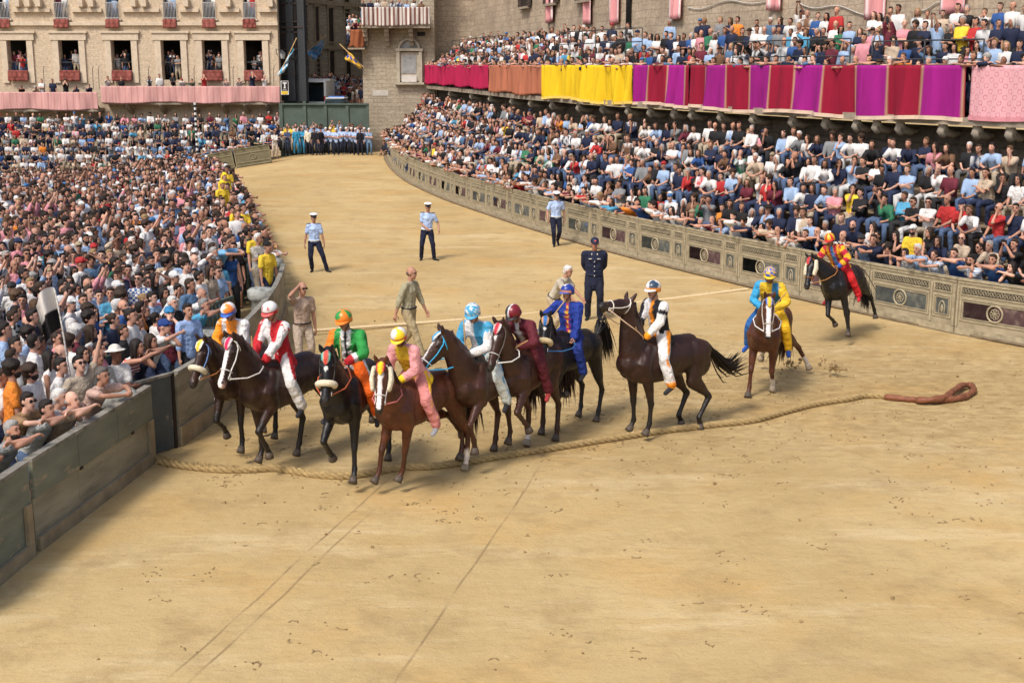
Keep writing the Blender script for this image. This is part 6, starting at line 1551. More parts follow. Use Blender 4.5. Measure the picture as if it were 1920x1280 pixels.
ACTION = dict(S0='hands on lap', S1='chin in hand', S2='leaning on knees', S3='arms crossed', S4='holding up phone', S5='hands at mouth', R0='arms folded on rail', R1='head in hand', R2='reaching over rail', S6='hands clasped', S7='hand at chin', T6='looking aside', T7='one arm bent', T0='arms down', T1='phone raised high', T2='hands at mouth', T3='arms crossed', T4='arm thrown up', T5='shading eyes')
HS = {'short': 'short-haired', 'curly': 'curly-haired', 'long': 'long-haired', 'bun': 'bun-haired', 'fringe': 'balding', 'cap': 'capped', 'sunhat': 'sun-hatted'}
LIB = {}; LOW = {}
def phone_geo(J):
    g = Geo(); p = (J['wrL'] + J['wrR']) / 2 + Vector((.04, 0, .12)); g.box(p, (.012, .15, .075)); return g
hair_hi = {k: organic(hair_geo(k), 'hair', M['hair_obj'], .014, 2, target=420) for k in HS}
hair_lo = {k: organic(hair_geo(k), 'hair', None, .022, 1, target=52) for k in HS}
def tri(me):
    me.calc_loop_triangles(); n = len(me.vertices); v = np.empty(n * 3, np.float32); me.vertices.foreach_get('co', v)
    t = np.empty(len(me.loop_triangles) * 3, np.int32); me.loop_triangles.foreach_get('vertices', t); return v.reshape(-1, 3), t.reshape(-1, 3)
hair_lo = {k: tri(m_) for k, m_ in hair_lo.items()}
for nm, P in POSES.items():
    P = dict(P); P.setdefault('sw', .152); P['hpitch'] = P.get('hpitch', 6) - 7; J = human(P); seated = nm[0] == 'S'
    body = organic(skin_geo(J, 1, True), 'body', M['skin_obj'], .013, 3, target=2600)
    face = Geo(); merge(body, (face_bits(J), [M['dark'], M['lip']]))
    shd = body.copy(); gsh = Geo(); h, m = J['hc'], J['MH']
    for s in (1, -1): gsh.ell(h + m @ Vector((.094, s * .034, .012)), (.007, .028, .020), m, 8, 5)
    gsh.box(h + m @ Vector((.098, 0, .016)), (.006, .02, .006), m); merge(shd, (gsh, [M['dark']]))
    brd = body.copy(); merge(brd, (beard_geo(J), [M['dark']]))
    LIB[nm] = dict(J=J, body=body, shades=shd, beard=brd,
        short=organic(shirt_geo(J, 'short', .004, .08, loose=1.06), 'top', M['cloth_obj'], .015, 2, target=1100, disp=.006), long=organic(shirt_geo(J, 'roll', .006, .08, loose=1.06), 'top', M['cloth_obj'], .015, 2, target=1200, disp=.006),
        none=organic(shirt_geo(J, 'none', .002, .06, True), 'top', M['cloth_obj'], .015, 2, target=900, disp=.004),
        pants=organic(pants_geo(J, 'long', .002), 'trousers', M['cloth_obj'], .018, 2, target=800, disp=.005), shorts=organic(pants_geo(J, 'short', .004), 'shorts', M['cloth_obj'], .018, 2, target=600, disp=.005),
        shoe=[organic(shoe_geo(J, 0, c), 'shoe', M['cloth_obj'], .016, 2, target=160) for c in 'LR'], phone=phone_geo(J).mesh('phone', M['dark'], False) if P.get('phone') else None)
    lo = {}
    lo['skin'] = tri(organic(skin_geo(J, 1, True), 'b', None, .018, 2, target=250)); lo['top'] = tri(organic(shirt_geo(J, 'short', .012, .08), 't', None, .022, 1, target=100))
    lo['topl'] = tri(organic(shirt_geo(J, 'roll', .012, .08), 't', None, .022, 1, target=110))
    lo['pants'] = tri(organic(pants_geo(J, 'long', .01), 't', None, .024, 1, target=64))
    g = Geo(); h, m = J['hc'], J['MH']
    for s in (1, -1): g.box(h + m @ Vector((.080, s * .031, .016)), (.016, .024, .009), m)
    g.box(h + m @ Vector((.083, 0, -.058)), (.014, .04, .01), m)
    if P.get('phone'): p = (J['wrL'] + J['wrR']) / 2 + Vector((.04, 0, .12)); g.box(p, (.012, .15, .075))
    me = g.mesh('x', M['dark'], False); lo['dark'] = tri(me); LOW[nm] = lo
COLS = [('white', (.66, .65, .64), 30), ('navy', (.014, .020, .05), 20), ('black', (.013, .013, .015), 19), ('pale blue', (.30, .42, .62), 9), ('grey', (.20, .21, .22), 4), ('blue', (.03, .09, .27), 4), ('red', (.42, .03, .03), 4), ('beige', (.48, .38, .28), 5),
        ('pink', (.62, .26, .30), 3), ('green', (.03, .15, .08), 3), ('sky blue', (.08, .30, .48), 2), ('yellow', (.72, .50, .04), .8), ('maroon', (.13, .02, .035), 3), ('orange', (.70, .22, .03), 1), ('brown', (.15, .08, .045), 2), ('denim blue', (.08, .15, .26), 3)]
CW = [c[2] for c in COLS]; CRGB = {c[0]: c[1] for c in COLS}
PCOL = [((.02, .03, .07), 4), ((.07, .11, .20), 5), ((.02, .02, .022), 3), ((.36, .30, .22), 3), ((.5, .5, .5), 1.5), ((.13, .13, .13), 1)]
SKINS = [(.42, .22, .15), (.36, .18, .115), (.48, .27, .19), (.30, .145, .09), (.40, .20, .13), (.20, .09, .055)]
HAIRC = [((.015, .010, .008), 10), ((.035, .02, .012), 8), ((.09, .05, .025), 3), ((.30, .29, .28), 2.2), ((.55, .54, .52), 1.1), ((.26, .17, .08), 1.2)]
HNAME = {HAIRC[0][0]: 'dark', HAIRC[1][0]: 'dark', HAIRC[2][0]: 'brown', HAIRC[3][0]: 'grey', HAIRC[4][0]: 'white', HAIRC[5][0]: 'blond'}
CR_ = random.Random(11)
def appearance(pose, **kw):
    a = dict(sex='man' if CR_.random() < .58 else 'woman')
    a['hc'] = CR_.choices([h[0] for h in HAIRC], [h[1] for h in HAIRC])[0]
    a['hair'] = CR_.choices(['short', 'curly', 'fringe', 'cap'], [10, 2, 2.4, 1])[0] if a['sex'] == 'man' else CR_.choices(['long', 'bun', 'short', 'sunhat'], [9, 3, 2, .5])[0]
    a['colname'] = CR_.choices([c[0] for c in COLS], CW)[0]; a['col'] = CRGB[a['colname']]
    a['sleeve'] = CR_.choices(['short', 'long', 'none'], [6, 2.2, 0] if a['sex'] == 'man' else [4, 1, 4])[0]
    a['pat'] = CR_.choices([None, 'stripe', 'check', 'floral'], [30, 1.6, 1.2, 1.4 if a['sex'] == 'woman' else .3])[0]
    a['pants'] = CR_.choices([p[0] for p in PCOL], [p[1] for p in PCOL])[0]; a['leg'] = 'shorts' if CR_.random() < .25 else 'pants'
    a['skin'] = CR_.choices(SKINS, [5, 5, 3, 3, 4, .5])[0]; f = CR_.uniform(1.0, 1.4); a['skin'] = (a['skin'][0] * f, a['skin'][1] * f * 1.04, a['skin'][2] * f * 1.1)
    a['extra'] = CR_.choices([None, 'shades', 'beard'], [7, 1.3, 1.6 if a['sex'] == 'man' else 0])[0]
    a['size'] = CR_.uniform(.95, 1.04) if a['sex'] == 'man' else CR_.uniform(.88, .97)
    a.update(kw)
    if 'colname' in kw and 'col' not in kw: a['col'] = CRGB[kw['colname']]
    return a
PPL = []    # dict(pos, rz, pose, place, row, app)
TGT = Vector((-.5, 19, 0))
def facing(p, nrm, lim=35, k=.75):
    """direction a seated person faces: the row's normal, turned towards the start"""
    a0 = math.atan2(nrm.y, nrm.x); t = TGT - Vector((p.x, p.y, 0)); a1 = math.atan2(t.y, t.x); d = (a1 - a0 + math.pi) % (2 * math.pi) - math.pi
    return a0 + max(-R(lim), min(R(lim), d * k)) + CR_.gauss(0, .12)
def put(pos, rz, pose, place, row=None, **kw):
    if place in ('lc', 'ls', 'str') and 'hc' not in kw and CR_.random() < .6: kw['hc'] = HAIRC[CR_.choice([0, 1])][0]
    if place in ('lc',) and 'colname' not in kw and CR_.random() < .3: kw['colname'] = CR_.choice(['white', 'white', 'pale blue', 'pink'])
    PPL.append(dict(pos=Vector(pos), rz=rz, pose=pose, place=place, row=row, app=appearance(pose, **kw), mir=CR_.random() < .5))
ORD = ['front row', 'second row', 'third row', 'fourth row', 'top row']
for k, c in enumerate(ROWC):
    d = .4 + CR_.random() * .3
    while d < c.len - .3:
        if CR_.random() > .02:
            p = c.off(d, CR_.gauss(0, .08)); nrm = -c.out(d)
            if k == 0: put((p.x, p.y, .24 + CR_.uniform(-.06, .08)), facing(p, nrm, 18), CR_.choice(['R0', 'R0', 'R1', 'R1', 'R2']), 'rs', k)
            else: put((p.x, p.y, ROWZ[k] - .45 + CR_.uniform(-.04, .07)), facing(p, nrm, 28), CR_.choices(['S0', 'S1', 'S2', 'S3', 'S4', 'S5', 'S6', 'S7'], [4, 2.5, 4, 2.5, .6, .4, 4, 2.5])[0], 'rs', k)
        d += CR_.uniform(.40, .52)
for o, z, dens, st in ((.42, 4.32, .98, .46), (1.05, 4.74, .97, .42), (1.7, 5.18, .95, .44), (2.4, 5.62, .8, .50)):
    d = .5
    while d < FB.len - .6:
        far = px_of(FB.off(d, 0, 5.6))[0]
        if CR_.random() < (dens if not (o > 2 and 1020 < far < 1180) else .25):
            p = FB.off(d, o + CR_.gauss(0, .07)); nrm = -FB.out(d)
            if o < .5: put((p.x, p.y, z + .10), facing(p, nrm, 20), CR_.choice(['R0', 'R1', 'R2', 'R0']), 'bal', 0)
            else: put((p.x, p.y, z + (CR_.uniform(-.2, 0) if o < 1.5 else 0)), facing(p, nrm, 40), CR_.choices(['T0', 'T1', 'T2', 'T3', 'T5', 'T6', 'T7'], [4, .5, .5, 3, .4, 4, 3])[0], 'bal', (1 if o < 1.4 else 2 if o < 2 else 3))
        d += st * CR_.uniform(.92, 1.12)
for k, (Y, z) in enumerate(LROW):
    x = -15.3 - CR_.random() * .3
    while x > -37:
        if zg(x, Y) + .25 <= z and CR_.random() > .04 and FL_.at(5).y + 1 < Y:
            put((x, Y - .02, z - .45), facing(Vector((x, Y, 0)), Vector((0, -1, 0)), 30), CR_.choices(['S0', 'S1', 'S2', 'S3', 'S4', 'S5', 'S6', 'S7'], [4, 2.5, 3, 2, .8, .5, 3, 3])[0], 'ls', k)
        x -= CR_.uniform(.50, .60)
# front of the far stand, standing behind the fence
d = .4
while d < FL_.len - .3:
    p = FL_.at(d); put((p.x, p.y + .5, zg(p.x, p.y) + .12), facing(p, Vector((0, -1, 0)), 20), CR_.choice(['R0', 'R1', 'R2']), 'ls', 9); d += .52
for (a, b), y0 in ((b1, 173), (b2, 162)):
    x = max(a.x, -34) + .3
    while x < b.x - .2:
        if CR_.random() < .8: put((x, LY - .75, a.z - .98 + CR_.uniform(-.05, .12)), R(-90) + CR_.gauss(.3, .3), CR_.choice(['R0', 'T3', 'R1', 'T0', 'T2']), 'lb', 0)
        x += CR_.uniform(.6, .95)
for i, o_ in enumerate(opens[0]):
    if i < 2: continue
    for k in range((6, 4, 4, 7, 6, 5)[i - 2]): put((CR_.uniform(o_[0] + .15, o_[1] - .15), LY + .45 + .35 * k % .8, o_[2] + (-.05 if k < 2 else .25)), R(-90) + CR_.gauss(.2, .3), CR_.choice(['T0', 'T3', 'T2', 'T0']), 'win', 0)
for i, o_ in enumerate(opens[1]):
    if i < 2: continue
    for k in range(2): put((CR_.uniform(o_[0] + .1, o_[1] - .1), LY + .5, o_[2] - .1), R(-90) + CR_.gauss(.2, .3), 'T0', 'win', 1)
for k in range(9): put((tp_(684 + k * 13.5, 50).x, TY - .8, tp_(700, 50).z + .05), R(-90) + CR_.gauss(0, .3), CR_.choice(['T0', 'T3', 'T2']), 'tow', 0)
for k in range(8): put((tp_(657 + (k % 4) * 7, 90).x, TY - .5 + .5 * (k // 4), tp_(660, 90).z + .05 + .35 * (k // 4)), R(-90) + CR_.gauss(0, .3), CR_.choice(['T0', 'T3', 'T2']), 'tow', 1)
for k in range(110):
    Y = CR_.uniform(93, 116); px = CR_.uniform(590, 690) if Y > 97 else CR_.uniform(650, 690); x = (px - 960) / 2400 * Y * 1.0
    if abs(x + 12.7) < .9 and Y < 98: continue
    put((x, Y, 2.2 + (Y - 87) * .036), R(-90) + CR_.gauss(0, .4), CR_.choice(['T0', 'T3', 'T2']), 'str', 0)
# the packed shell of the square on the left
fence_pts = [(E0.x, E0.y), (E1.x, E1.y), (E2.x, E2.y), (-5.95, 18.3), (-5.75, 19.6), (-5.62, 21.5), (-5.55, 23.5), (-5.6, 25.4), (-5.95, 28), (-6.2, 29.8), (-6.6, 32.7), (-7.3, 35.8), (-8.2, 39.6), (-9.5, 44.9), (-10.8, 49.8), (-12.1, 54.9), (-13.5, 59.7), (-15.2, 62.3)]
def fence_x(y):
    for (x0, y0), (x1, y1) in zip(fence_pts[:-1], fence_pts[1:]):
        if y0 <= y <= y1: return x0 + (x1 - x0) * (y - y0) / (y1 - y0)
    return fence_pts[-1][0] - (y - fence_pts[-1][1]) * 2.2
# people placed where the photograph singles them out: head pixel, head height, pose, look
SPECIAL = [
 ((24, 806), 1.42, 'R0', dict(sex='man', hair='short', hc=HAIRC[3][0], colname='grey', col=(.24, .26, .27), extra='beard', sleeve='short', pat=None), 'grey-bearded man in grey shirt folding his arms on the green fence'),
 ((53, 752), 1.50, 'R2', dict(sex='man', hair='short', hc=HAIRC[0][0], colname='brown', col=(.27, .165, .085), extra='shades', sleeve='short', pat=None), 'dark-haired man in tan shirt with white badge leaning on the green fence'),
 ((89, 766), 1.42, 'R0', dict(sex='man', hair='short', hc=HAIRC[0][0], colname='grey', col=(.36, .38, .38), extra=None, sleeve='short', pat=None), 'man in light grey shirt beside the tan-shirted man at the green fence'),
 ((113, 745), 1.47, 'R1', dict(sex='man', hair='short', hc=HAIRC[4][0], colname='grey', col=(.42, .42, .42), extra=None, sleeve='short', pat=None), 'white-haired man in pale grey shirt with cheek in hand at the green fence'),
 ((136, 750), 1.44, 'R0', dict(sex='man', hair='fringe', hc=HAIRC[3][0], colname='beige', col=(.35, .28, .22), extra=None, sleeve='short', pat=None), 'balding man leaning on the green fence beside the flag pole'),
 ((149, 682), 1.63, 'T4', dict(sex='man', hair='short', hc=HAIRC[0][0], colname='beige', col=(.38, .32, .25), extra='shades', sleeve='short', pat=None), 'man in beige shirt with raised arm standing right of the flag pole'),
 ((185, 668), 1.63, 'T0', dict(sex='man', hair='fringe', hc=HAIRC[3][0], colname='grey', col=(.36, .36, .33), extra=None, sleeve='short', pat=None), 'balding man in stone grey shirt standing behind the squat stone bollard'),
 ((193, 704), 1.56, 'R2', dict(sex='man', hair='short', hc=(.10, .09, .085), colname='pink', col=(.46, .31, .26), extra=None, sleeve='short', pat=None), 'man in pinkish beige shirt bending over the squat stone bollard'),
 ((217, 662), 1.62, 'T3', dict(sex='man', hair='sunhat', hc=(.62, .60, .55), colname='white', extra=None, sleeve='short', pat=None, skin=(.2, .09, .055)), 'person in white sun hat and white shirt near the slate gate'),
 ((258, 650), 1.55, 'R1', dict(sex='woman', hair='long', hc=HAIRC[0][0], colname='red', extra=None, sleeve='none', pat='stripe'), 'dark-haired woman in red and white top at the barricade by the slate gate'),
 ((284, 640), 1.50, 'R0', dict(sex='woman', hair='long', hc=HAIRC[1][0], colname='navy', extra=None, sleeve='none', pat=None), 'young woman in navy top leaning on the barricade by the slate gate'),
 ((309, 612), 1.60, 'R1', dict(sex='man', hair='cap', hc=(.02, .05, .2), colname='white', extra=None, sleeve='short', pat=None), 'man in blue cap and white shirt resting his face at the barricade'),
 ((318, 588), 1.62, 'T2', dict(sex='man', hair='cap', hc=(.04, .2, .4), colname='maroon', extra=None, sleeve='short', pat=None), 'person in light blue cap behind the man in blue cap'),
 ((353, 582), 1.68, 'T0', dict(sex='man', hair='short', hc=HAIRC[0][0], colname='pale blue', col=(.28, .40, .66), extra=None, sleeve='long', pat=None), 'man in pale blue long-sleeved shirt left of the orange and white jockey'),
 ((384, 572), 1.60, 'R0', dict(sex='man', hair='short', hc=(.2, .2, .2), colname='sky blue', extra=None, sleeve='short', pat=None), 'grey-haired man in sky blue shirt above the orange and white jockey'),
 ((379, 553), 1.66, 'R0', dict(sex='man', hair='fringe', hc=HAIRC[4][0], colname='white', extra=None, sleeve='short', pat=None), 'white-haired man in white shirt above the orange and white jockey'),
 ((425, 455), 1.60, 'R2', dict(sex='woman', hair='bun', hc=HAIRC[1][0], colname='sky blue', col=(.18, .42, .68), extra=None, sleeve='short', pat=None), 'woman in light blue shirt reaching over the fence by the furthest bollard'),
 ((485, 447), 1.60, 'T3', dict(sex='man', hair='short', hc=HAIRC[4][0], colname='grey', col=(.40, .38, .34), extra=None, sleeve='short', pat=None), 'white-haired man in grey shirt with hands on hips beyond the tall bollard'),
 ((501, 462), 1.55, 'T0', dict(sex='man', hair='cap', hc=(.01, .01, .012), colname='yellow', extra=None, sleeve='short', pat=None), 'man in bright yellow shirt and black cap above the tall bollard'),
 ((478, 437), 1.60, 'T0', dict(sex='man', hair='short', hc=HAIRC[0][0], colname='yellow', extra=None, sleeve='short', pat=None), 'man in bright yellow shirt left of the black-capped man in yellow'),
 ((444, 388), 1.62, 'T0', dict(sex='man', hair='short', hc=HAIRC[0][0], colname='yellow', extra=None, sleeve='short', pat=None), 'left one of two young men in bright yellow shirts at the fence'),
 ((456, 390), 1.62, 'T3', dict(sex='man', hair='short', hc=HAIRC[0][0], colname='yellow', extra=None, sleeve='short', pat=None), 'right one of two young men in bright yellow shirts at the fence'),
 ((421, 330), 1.75, 'T0', dict(sex='man', hair='cap', hc=(.78, .55, .03), colname='yellow', extra=None, sleeve='long', pat=None), 'figure in yellow hooded top furthest up the crowd edge'),
 ((417, 345), 1.80, 'T0', dict(sex='man', hair='cap', hc=(.78, .55, .03), colname='yellow', extra=None, sleeve='long', pat=None), 'second figure in yellow hooded top just below the furthest one'),
 ((425, 318), 1.75, 'T0', dict(sex='man', hair='short', hc=HAIRC[0][0], colname='yellow', extra=None, sleeve='short', pat=None), 'third figure in yellow at the far tip of the left crowd'),
 ((206, 478), 1.62, 'T0', dict(sex='man', hair='short', hc=HAIRC[5][0], colname='yellow', extra=None, sleeve='short', pat=None), 'fair-haired man in yellow shirt deep in the left crowd'),
 ((252, 402), 1.62, 'T0', dict(sex='man', hair='short', hc=HAIRC[0][0], colname='orange', extra=None, sleeve='short', pat=None), 'man in orange shirt deep in the left crowd'),
]
def cj_x(y):
    for a, b in zip(CJ.P[:-1], CJ.P[1:]):
        if a.y <= y <= b.y: return a.x + (b.x - a.x) * (y - a.y) / (b.y - a.y)
    return None
SP_ = []
for (px, py), hz, pose, kw, lab in SPECIAL:
    if px > 410: hz += .22
    q = gp(px, py, hz); J = LIB[pose]['J']; face_a = R(-52) + CR_.gauss(0, .15)
    if pose[0] == 'R': face_a = R(-22)
    if px > 430: face_a = R(-40)
    hcx = Matrix.Rotation(face_a, 3, 'Z') @ Vector((J['hc'].x, J['hc'].y, 0)); p = Vector((q.x - hcx.x, q.y - hcx.y, hz - J['hc'].z))
    put(p, face_a, pose, 'sp', 0, size=1.0, **kw); PPL[-1]['label'] = lab; PPL[-1]['mir'] = False; SP_.append(p)
y = 13.0
while y < 66:
    fx_ = fence_x(y) - .33; xl_ = -.44 * y - 1.2; x = fx_ - CR_.random() * .3; first = True
    if y > 29.5:
        cx = cj_x(y)
        if cx is not None and all((Vector((cx - .45, y, 0)) - Vector((s.x, s.y, 0))).length > .6 for s in SP_):
            for dx, po in ((.34, CR_.choice(['R0', 'R2', 'R0', 'R1'])), ):
                put((cx - dx - .14, y + CR_.gauss(0, .08), zg(cx - dx, y) - .06), R(8) + CR_.gauss(0, .3), po, 'lc', 0)
            x = cx - .78
    while x > xl_:
        p = Vector((x + CR_.gauss(0, .07), y + CR_.gauss(0, .09), 0)); p.z = zg(p.x, p.y) + CR_.gauss(0, .06)
        if all((p - s).length > .38 for s in SP_) and not (y < 19.5 and first and CR_.random() < .4) and (Vector((p.x, p.y, 0)) - Vector((-5.55, 17.45, 0))).length > .5:
            t = TGT - p if y > 22 else Vector((2, 21, 0)) - p
            if y > 30: t = Vector((0, 26, 0)) - p
            rz = math.atan2(t.y, t.x) + CR_.gauss(0, .35)
            if y < 17.5: rz = R(20) + CR_.gauss(0, .4)
            put(p, rz, CR_.choices(['T0', 'T1', 'T2', 'T3', 'T4', 'T5', 'T6', 'T7'], [5, .6, .4, .8, .2, .2, 4, 3])[0], 'lc', 0)
        first = False; x -= CR_.uniform(.42, .52)
    y += .49
# choose the 300 that show largest
def headpos(q): J = LIB[q['pose']]['J']; return q['pos'] + Matrix.Rotation(q['rz'], 3, 'Z') @ J['hc']
for q in PPL: q['h'] = headpos(q); q['D'] = q['h'].y; q['px'] = px_of(q['h'])
vis = sorted([q for q in PPL if in_view(q['h'], 0) and q['place'] != 'sp'], key=lambda q: q['D'])
NIND = 300 - len(SPECIAL)
sel = vis[:NIND] + [q for q in PPL if q['place'] == 'sp']; ids = {id(q) for q in sel}; rest = [q for q in PPL if id(q) not in ids]
# labels that single each one out
LM = [((117, 600), 'near the black-and-white flag'), ((240, 700), 'by the slate gate'), ((430, 600), 'behind the orange jockey'), ((60, 780), 'behind the green fence'), ((30, 620), 'at the left edge'), ((300, 560), 'behind the blue-capped man')]
def describe(q, lvl):
    a = q['app']; who = f"{HNAME.get(a['hc'], 'dark') + '-haired' if a['hair'] in ('short', 'long', 'curly', 'bun') else HS[a['hair']]} {a['sex']}"
    top = {'short': 'T-shirt', 'long': 'shirt', 'none': 'tank top'}[a['sleeve']]
    pat = {None: '', 'stripe': 'striped ', 'check': 'checked ', 'floral': 'patterned '}[a['pat']]
    s = f"{who} in {pat}{a['colname']} {top}"
    x, y = q['px']
    if q['place'] == 'rs': pl = ORD[q['row']] + ' of right stand'
    elif q['place'] == 'bal': pl = ('at balcony rail' if q['row'] == 0 else 'standing on balcony')
    else: pl = min(LM, key=lambda m_: (m_[0][0] - x) ** 2 + (m_[0][1] - y) ** 2)[1] if lvl < 2 else 'in left crowd'
    if q['place'] in ('rs', 'bal'):
        where = 'at right edge' if x > 1815 else 'right of centre' if x > 1500 else ''
        nb_ = q.get('nb')
    if lvl == 0: return f"{s}, {ACTION[q['pose']]}, {pl}"
    nb = q.get('nb'); return f"{s}, {pl}, beside {nb}" if nb else f"{s}, {ACTION[q['pose']]}, {pl}"
def neigh(q):
    c = sorted((p for p in sel if p is not q), key=lambda p: (p['h'] - q['h']).length)[:1]
    if not c: return None
    a = c[0]['app']; return f"{a['colname']} {({'short': 'T-shirt', 'long': 'shirt', 'none': 'top'})[a['sleeve']]}"
for it in range(12):
    seen = {}
    for q in sel:
        if q['place'] == 'sp': continue
        q['nb'] = neigh(q); l0 = describe(q, 0)
        seen.setdefault(l0, []).append(q); q['label'] = l0
    dup = [l for l in seen.values() if len(l) > 1]; 
    used = {q['label'] for q in sel if len(seen.get(q['label'], [])) == 1}; bad = []
    for l in dup:
        for q in l:
            l1 = describe(q, 1)
            if l1 in used or len(l1.split()) > 16: bad.append(q)
            else: q['label'] = l1; used.add(l1)
    bad += [q for q in sel if len(q['label'].split()) > 16]
    if not bad: break
    for q in bad: q['app'] = appearance(q['pose'])
for q in sel: q['label'] = ' '.join(q['label'].split()[:16])
OBJC = {}
def colored(name, me, parent, col, material=None, mat_=None, **kw):
    o = obj(name, me, parent); o.color = (*col, 1)
    if material: o.material_slots[0].link = 'OBJECT'; o.material_slots[0].material = material
    return o
def spectator(q, name='spectator', cat='person', group='spectators'):
    a = q['app']; L = LIB[q['pose']]; J = L['J']
    rt = thing(name, q['label'], cat, tuple(q['pos']), q['rz'], group); s = a['size']; rt.scale = (s, -s if q['mir'] else s, s)
    colored('body', L[a['extra']] if a['extra'] in ('shades', 'beard') else L['body'], rt, a['skin'])
    top = colored('top', L[a['sleeve']], rt, a['col'], M[a['pat']] if a['pat'] else None)
    colored('trousers' if a['leg'] == 'pants' else 'shorts', L[a['leg']], rt, a['pants'])
    h = colored('hair' if a['hair'] not in ('cap', 'sunhat') else 'hat', hair_hi[a['hair']], rt, a['hc'], M['cloth_obj'] if a['hair'] in ('cap', 'sunhat') else None); h.location = J['hc']; h.rotation_euler = J['MH'].to_euler()
    for m_ in L['shoe']: colored('shoe', m_, rt, (.06, .06, .06))
    if L['phone']: obj('phone', L['phone'], rt)
    return rt
for q in sel:
    if q['app']['hair'] == 'cap' and q['place'] != 'sp': q['app']['hc'] = CR_.choice([(.02, .03, .08), (.6, .6, .6), (.6, .6, .58), (.4, .03, .03), (.03, .03, .03), (.35, .28, .18)])
    rt = spectator(q)
    if 'white badge' in q['label']:
        J = LIB[q['pose']]['J']; g = Geo(); g.box(J['chest'] + J['up'] * .02 + J['fx'] * .15 + J['y'] * .07, (.01, .09, .06), Matrix.Rotation(R(32), 3, 'Y')); obj('badge', g.mesh('badge', strapmat((.75, .75, .75)), False), rt)
# far line of police and officials: individuals too
OUT = [('navy', (.05, .07, .14), 'T3'), ('sky blue', (.04, .29, .50), 'T0'), ('sky blue', (.04, .29, .50), 'T3'), ('cream', (.66, .62, .50), 'T0'), ('black', (.012, .013, .02), 'T0'), ('black', (.012, .013, .02), 'T0')] + [('pale blue', LB, 'T3')] * 7 + [('black', (.012, .013, .02), 'T0'), ('pale blue', LB, 'T2'), ('pale blue', (.25, .35, .5), 'T3')]
WHO = ['man in navy suit at the left end of the distant line', 'person in sky blue costume beside the navy suit in the distant line', 'second person in sky blue costume beside the cream jacket', 'official in cream jacket and black trousers in the distant line', 'officer in dark uniform next to the cream jacket', 'officer in dark uniform left of the light blue police line'] + [f'{w} police officer in light blue shirt of the distant line, counted from the cream jacket' for w in ('first', 'second', 'third', 'fourth', 'fifth', 'sixth', 'seventh')] + ['officer in dark suit towards the right end of the distant line', 'police officer in light blue shirt beside the corner house', 'photographer in blue shirt and jeans at the corner house']
pxs = [540, 556, 567, 579, 591, 602, 612, 621, 631, 640, 650, 660, 668, 676, 684, 693]
for i, ((cn, cc, po), w) in enumerate(zip(OUT, WHO)):
    p = gp(pxs[i], 290 + CR_.uniform(-1.5, 1.5)); yb = cn == 'pale blue'
    a = appearance(po, sex='man', colname='grey', col=cc, sleeve='short' if yb else 'long', hair='cap' if yb or cn == 'black' else 'short', hc=(.7, .7, .7) if yb else (.02, .02, .05) if cn == 'black' else HAIRC[0][0], pants=(.04, .27, .48) if cn == 'sky blue' else ((.10, .18, .30) if i == 15 else (.012, .015, .03)), leg='pants', pat=None, extra=None, size=.98)
    spectator(dict(pos=Vector((p.x, p.y, 0)), rz=R(-80) + CR_.gauss(0, .2), pose=po, app=a, label=w, mir=False), 'person', 'person', 'officials standing across the far end of the track')
for (px, cc, lab) in ((497, (.65, .64, .62), 'man in white shirt and dark trousers at the far olive fence'), (516, (.66, .65, .62), 'man in white shirt and beige trousers bending forward at the far olive fence')):
    p = gp(px, 297); a = appearance('T0', sex='man', col=cc, sleeve='long', hair='short', hc=HAIRC[0][0], pants=(.02, .03, .06) if px < 500 else (.5, .42, .34), leg='pants', pat=None, extra=None, size=.98, colname='white')
    spectator(dict(pos=Vector((p.x, p.y, 0)), rz=R(-70), pose='T0' if px < 500 else 'T3', app=a, label=lab, mir=False), 'person', 'person')
p = gp(722, 292); a = appearance('S0', sex='man', col=(.02, .02, .025), colname='black', pants=(.3, .22, .15), leg='pants', hair='short', hc=HAIRC[0][0], pat=None, extra=None)
spectator(dict(pos=Vector((p.x, p.y, -.38)), rz=R(-120), pose='S0', app=a, label='person in black sitting on the sand at the foot of the corner house', mir=False), 'person', 'person')
for k in range(30):     # second line behind the officials
    p = gp(532 + k * 5.4, 284 + CR_.uniform(-1, 1)); put((p.x, min(p.y, 84.6), .12), R(-80), CR_.choice(['T0', 'T3', 'T1']), 'bk', 0, colname=CR_.choice(['white', 'black', 'pale blue', 'yellow', 'navy'])); rest.append(PPL[-1])
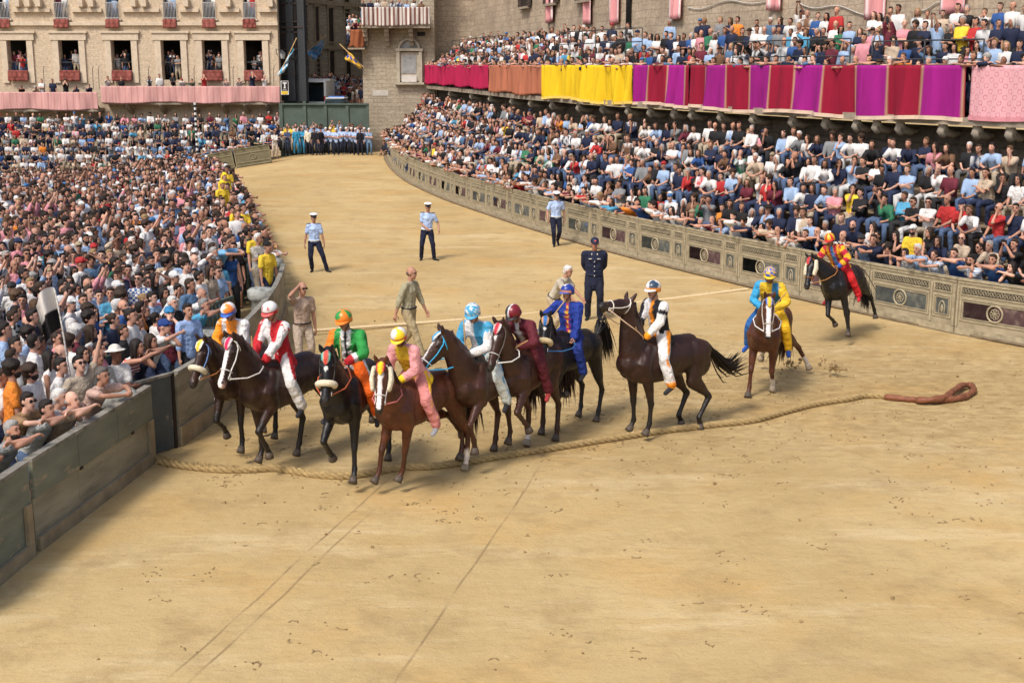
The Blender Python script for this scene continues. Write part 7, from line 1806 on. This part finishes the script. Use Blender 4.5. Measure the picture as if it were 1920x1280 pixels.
# everyone else as one mass
def mass(people, name, label):
    Vs, Fs, Cs = [], [], []; base = 0
    for q in people:
        a = q['app']; lo = LOW[q['pose']]; J = LIB[q['pose']]['J']; s = a['size']; c, sn = math.cos(q['rz']), math.sin(q['rz']); my = -1 if q['mir'] else 1
        Mx = np.array([[c * s, -sn * s * my, 0], [sn * s, c * s * my, 0], [0, 0, s]], np.float32); t = np.array(q['pos'], np.float32)
        hv, hf = hair_lo[a['hair']]; hv = hv @ np.array(J['MH'].transposed(), np.float32) + np.array(J['hc'], np.float32)
        pants = lo['pants']
        parts = [(lo['skin'], a['skin']), (lo['top'] if a['sleeve'] != 'long' else lo['topl'], a['col'])]
        if q['place'] not in ('str',): parts.append((pants, a['pants'] if q['place'] != 'lc' else (.03, .04, .07)))
        parts += [((hv, hf), a['hc']), (lo['dark'], tuple(c * .25 for c in a['skin']))]
        for (v, f), col in parts:
            w = v @ Mx.T + t; Vs.append(w); Fs.append((f if my > 0 else f[:, ::-1]) + base); base += len(v)
            cc = np.ones((len(v), 4), np.float32); cc[:, :3] = col
            if a['pat'] == 'stripe' and col is a['col']: cc[(np.floor(v[:, 2] * 16) % 2 == 0), :3] = .65
            if a['pat'] in ('check', 'floral') and col is a['col']: cc[np.random.rand(len(v)) < .35, :3] = .6
            Cs.append(cc)
    V = np.concatenate(Vs); F = np.concatenate(Fs); C = np.concatenate(Cs); me = bpy.data.meshes.new(name)
    me.vertices.add(len(V)); me.vertices.foreach_set('co', V.ravel()); me.loops.add(F.size); me.loops.foreach_set('vertex_index', F.ravel().astype(np.int32))
    me.polygons.add(len(F)); me.polygons.foreach_set('loop_start', np.arange(0, F.size, 3, dtype=np.int32)); me.polygons.foreach_set('use_smooth', np.ones(len(F), bool)); me.update(calc_edges=True)
    a = me.attributes.new('Col', 'FLOAT_COLOR', 'POINT'); a.data.foreach_set('color', C.ravel()); me.materials.append(M['crowd_attr'])
    o = obj(name, me); o['kind'] = 'stuff'; o['label'] = label; print('MASS', len(people), len(F)); return o
for q in rest:
    if q['app']['hair'] == 'cap' and q['place'] != 'sp': q['app']['hc'] = CR_.choice([(.02, .03, .08), (.62, .62, .6), (.62, .6, .58), (.35, .03, .03), (.3, .24, .16), (.05, .16, .35)])
rest = [q for q in rest if in_view(q['pos'] + Vector((0, 0, 1)), 160)]
mass(rest, 'spectator_crowd', 'dense crowd of distant spectators filling the square, stands, balconies and windows')
bpy.data.scenes.remove(WORK)
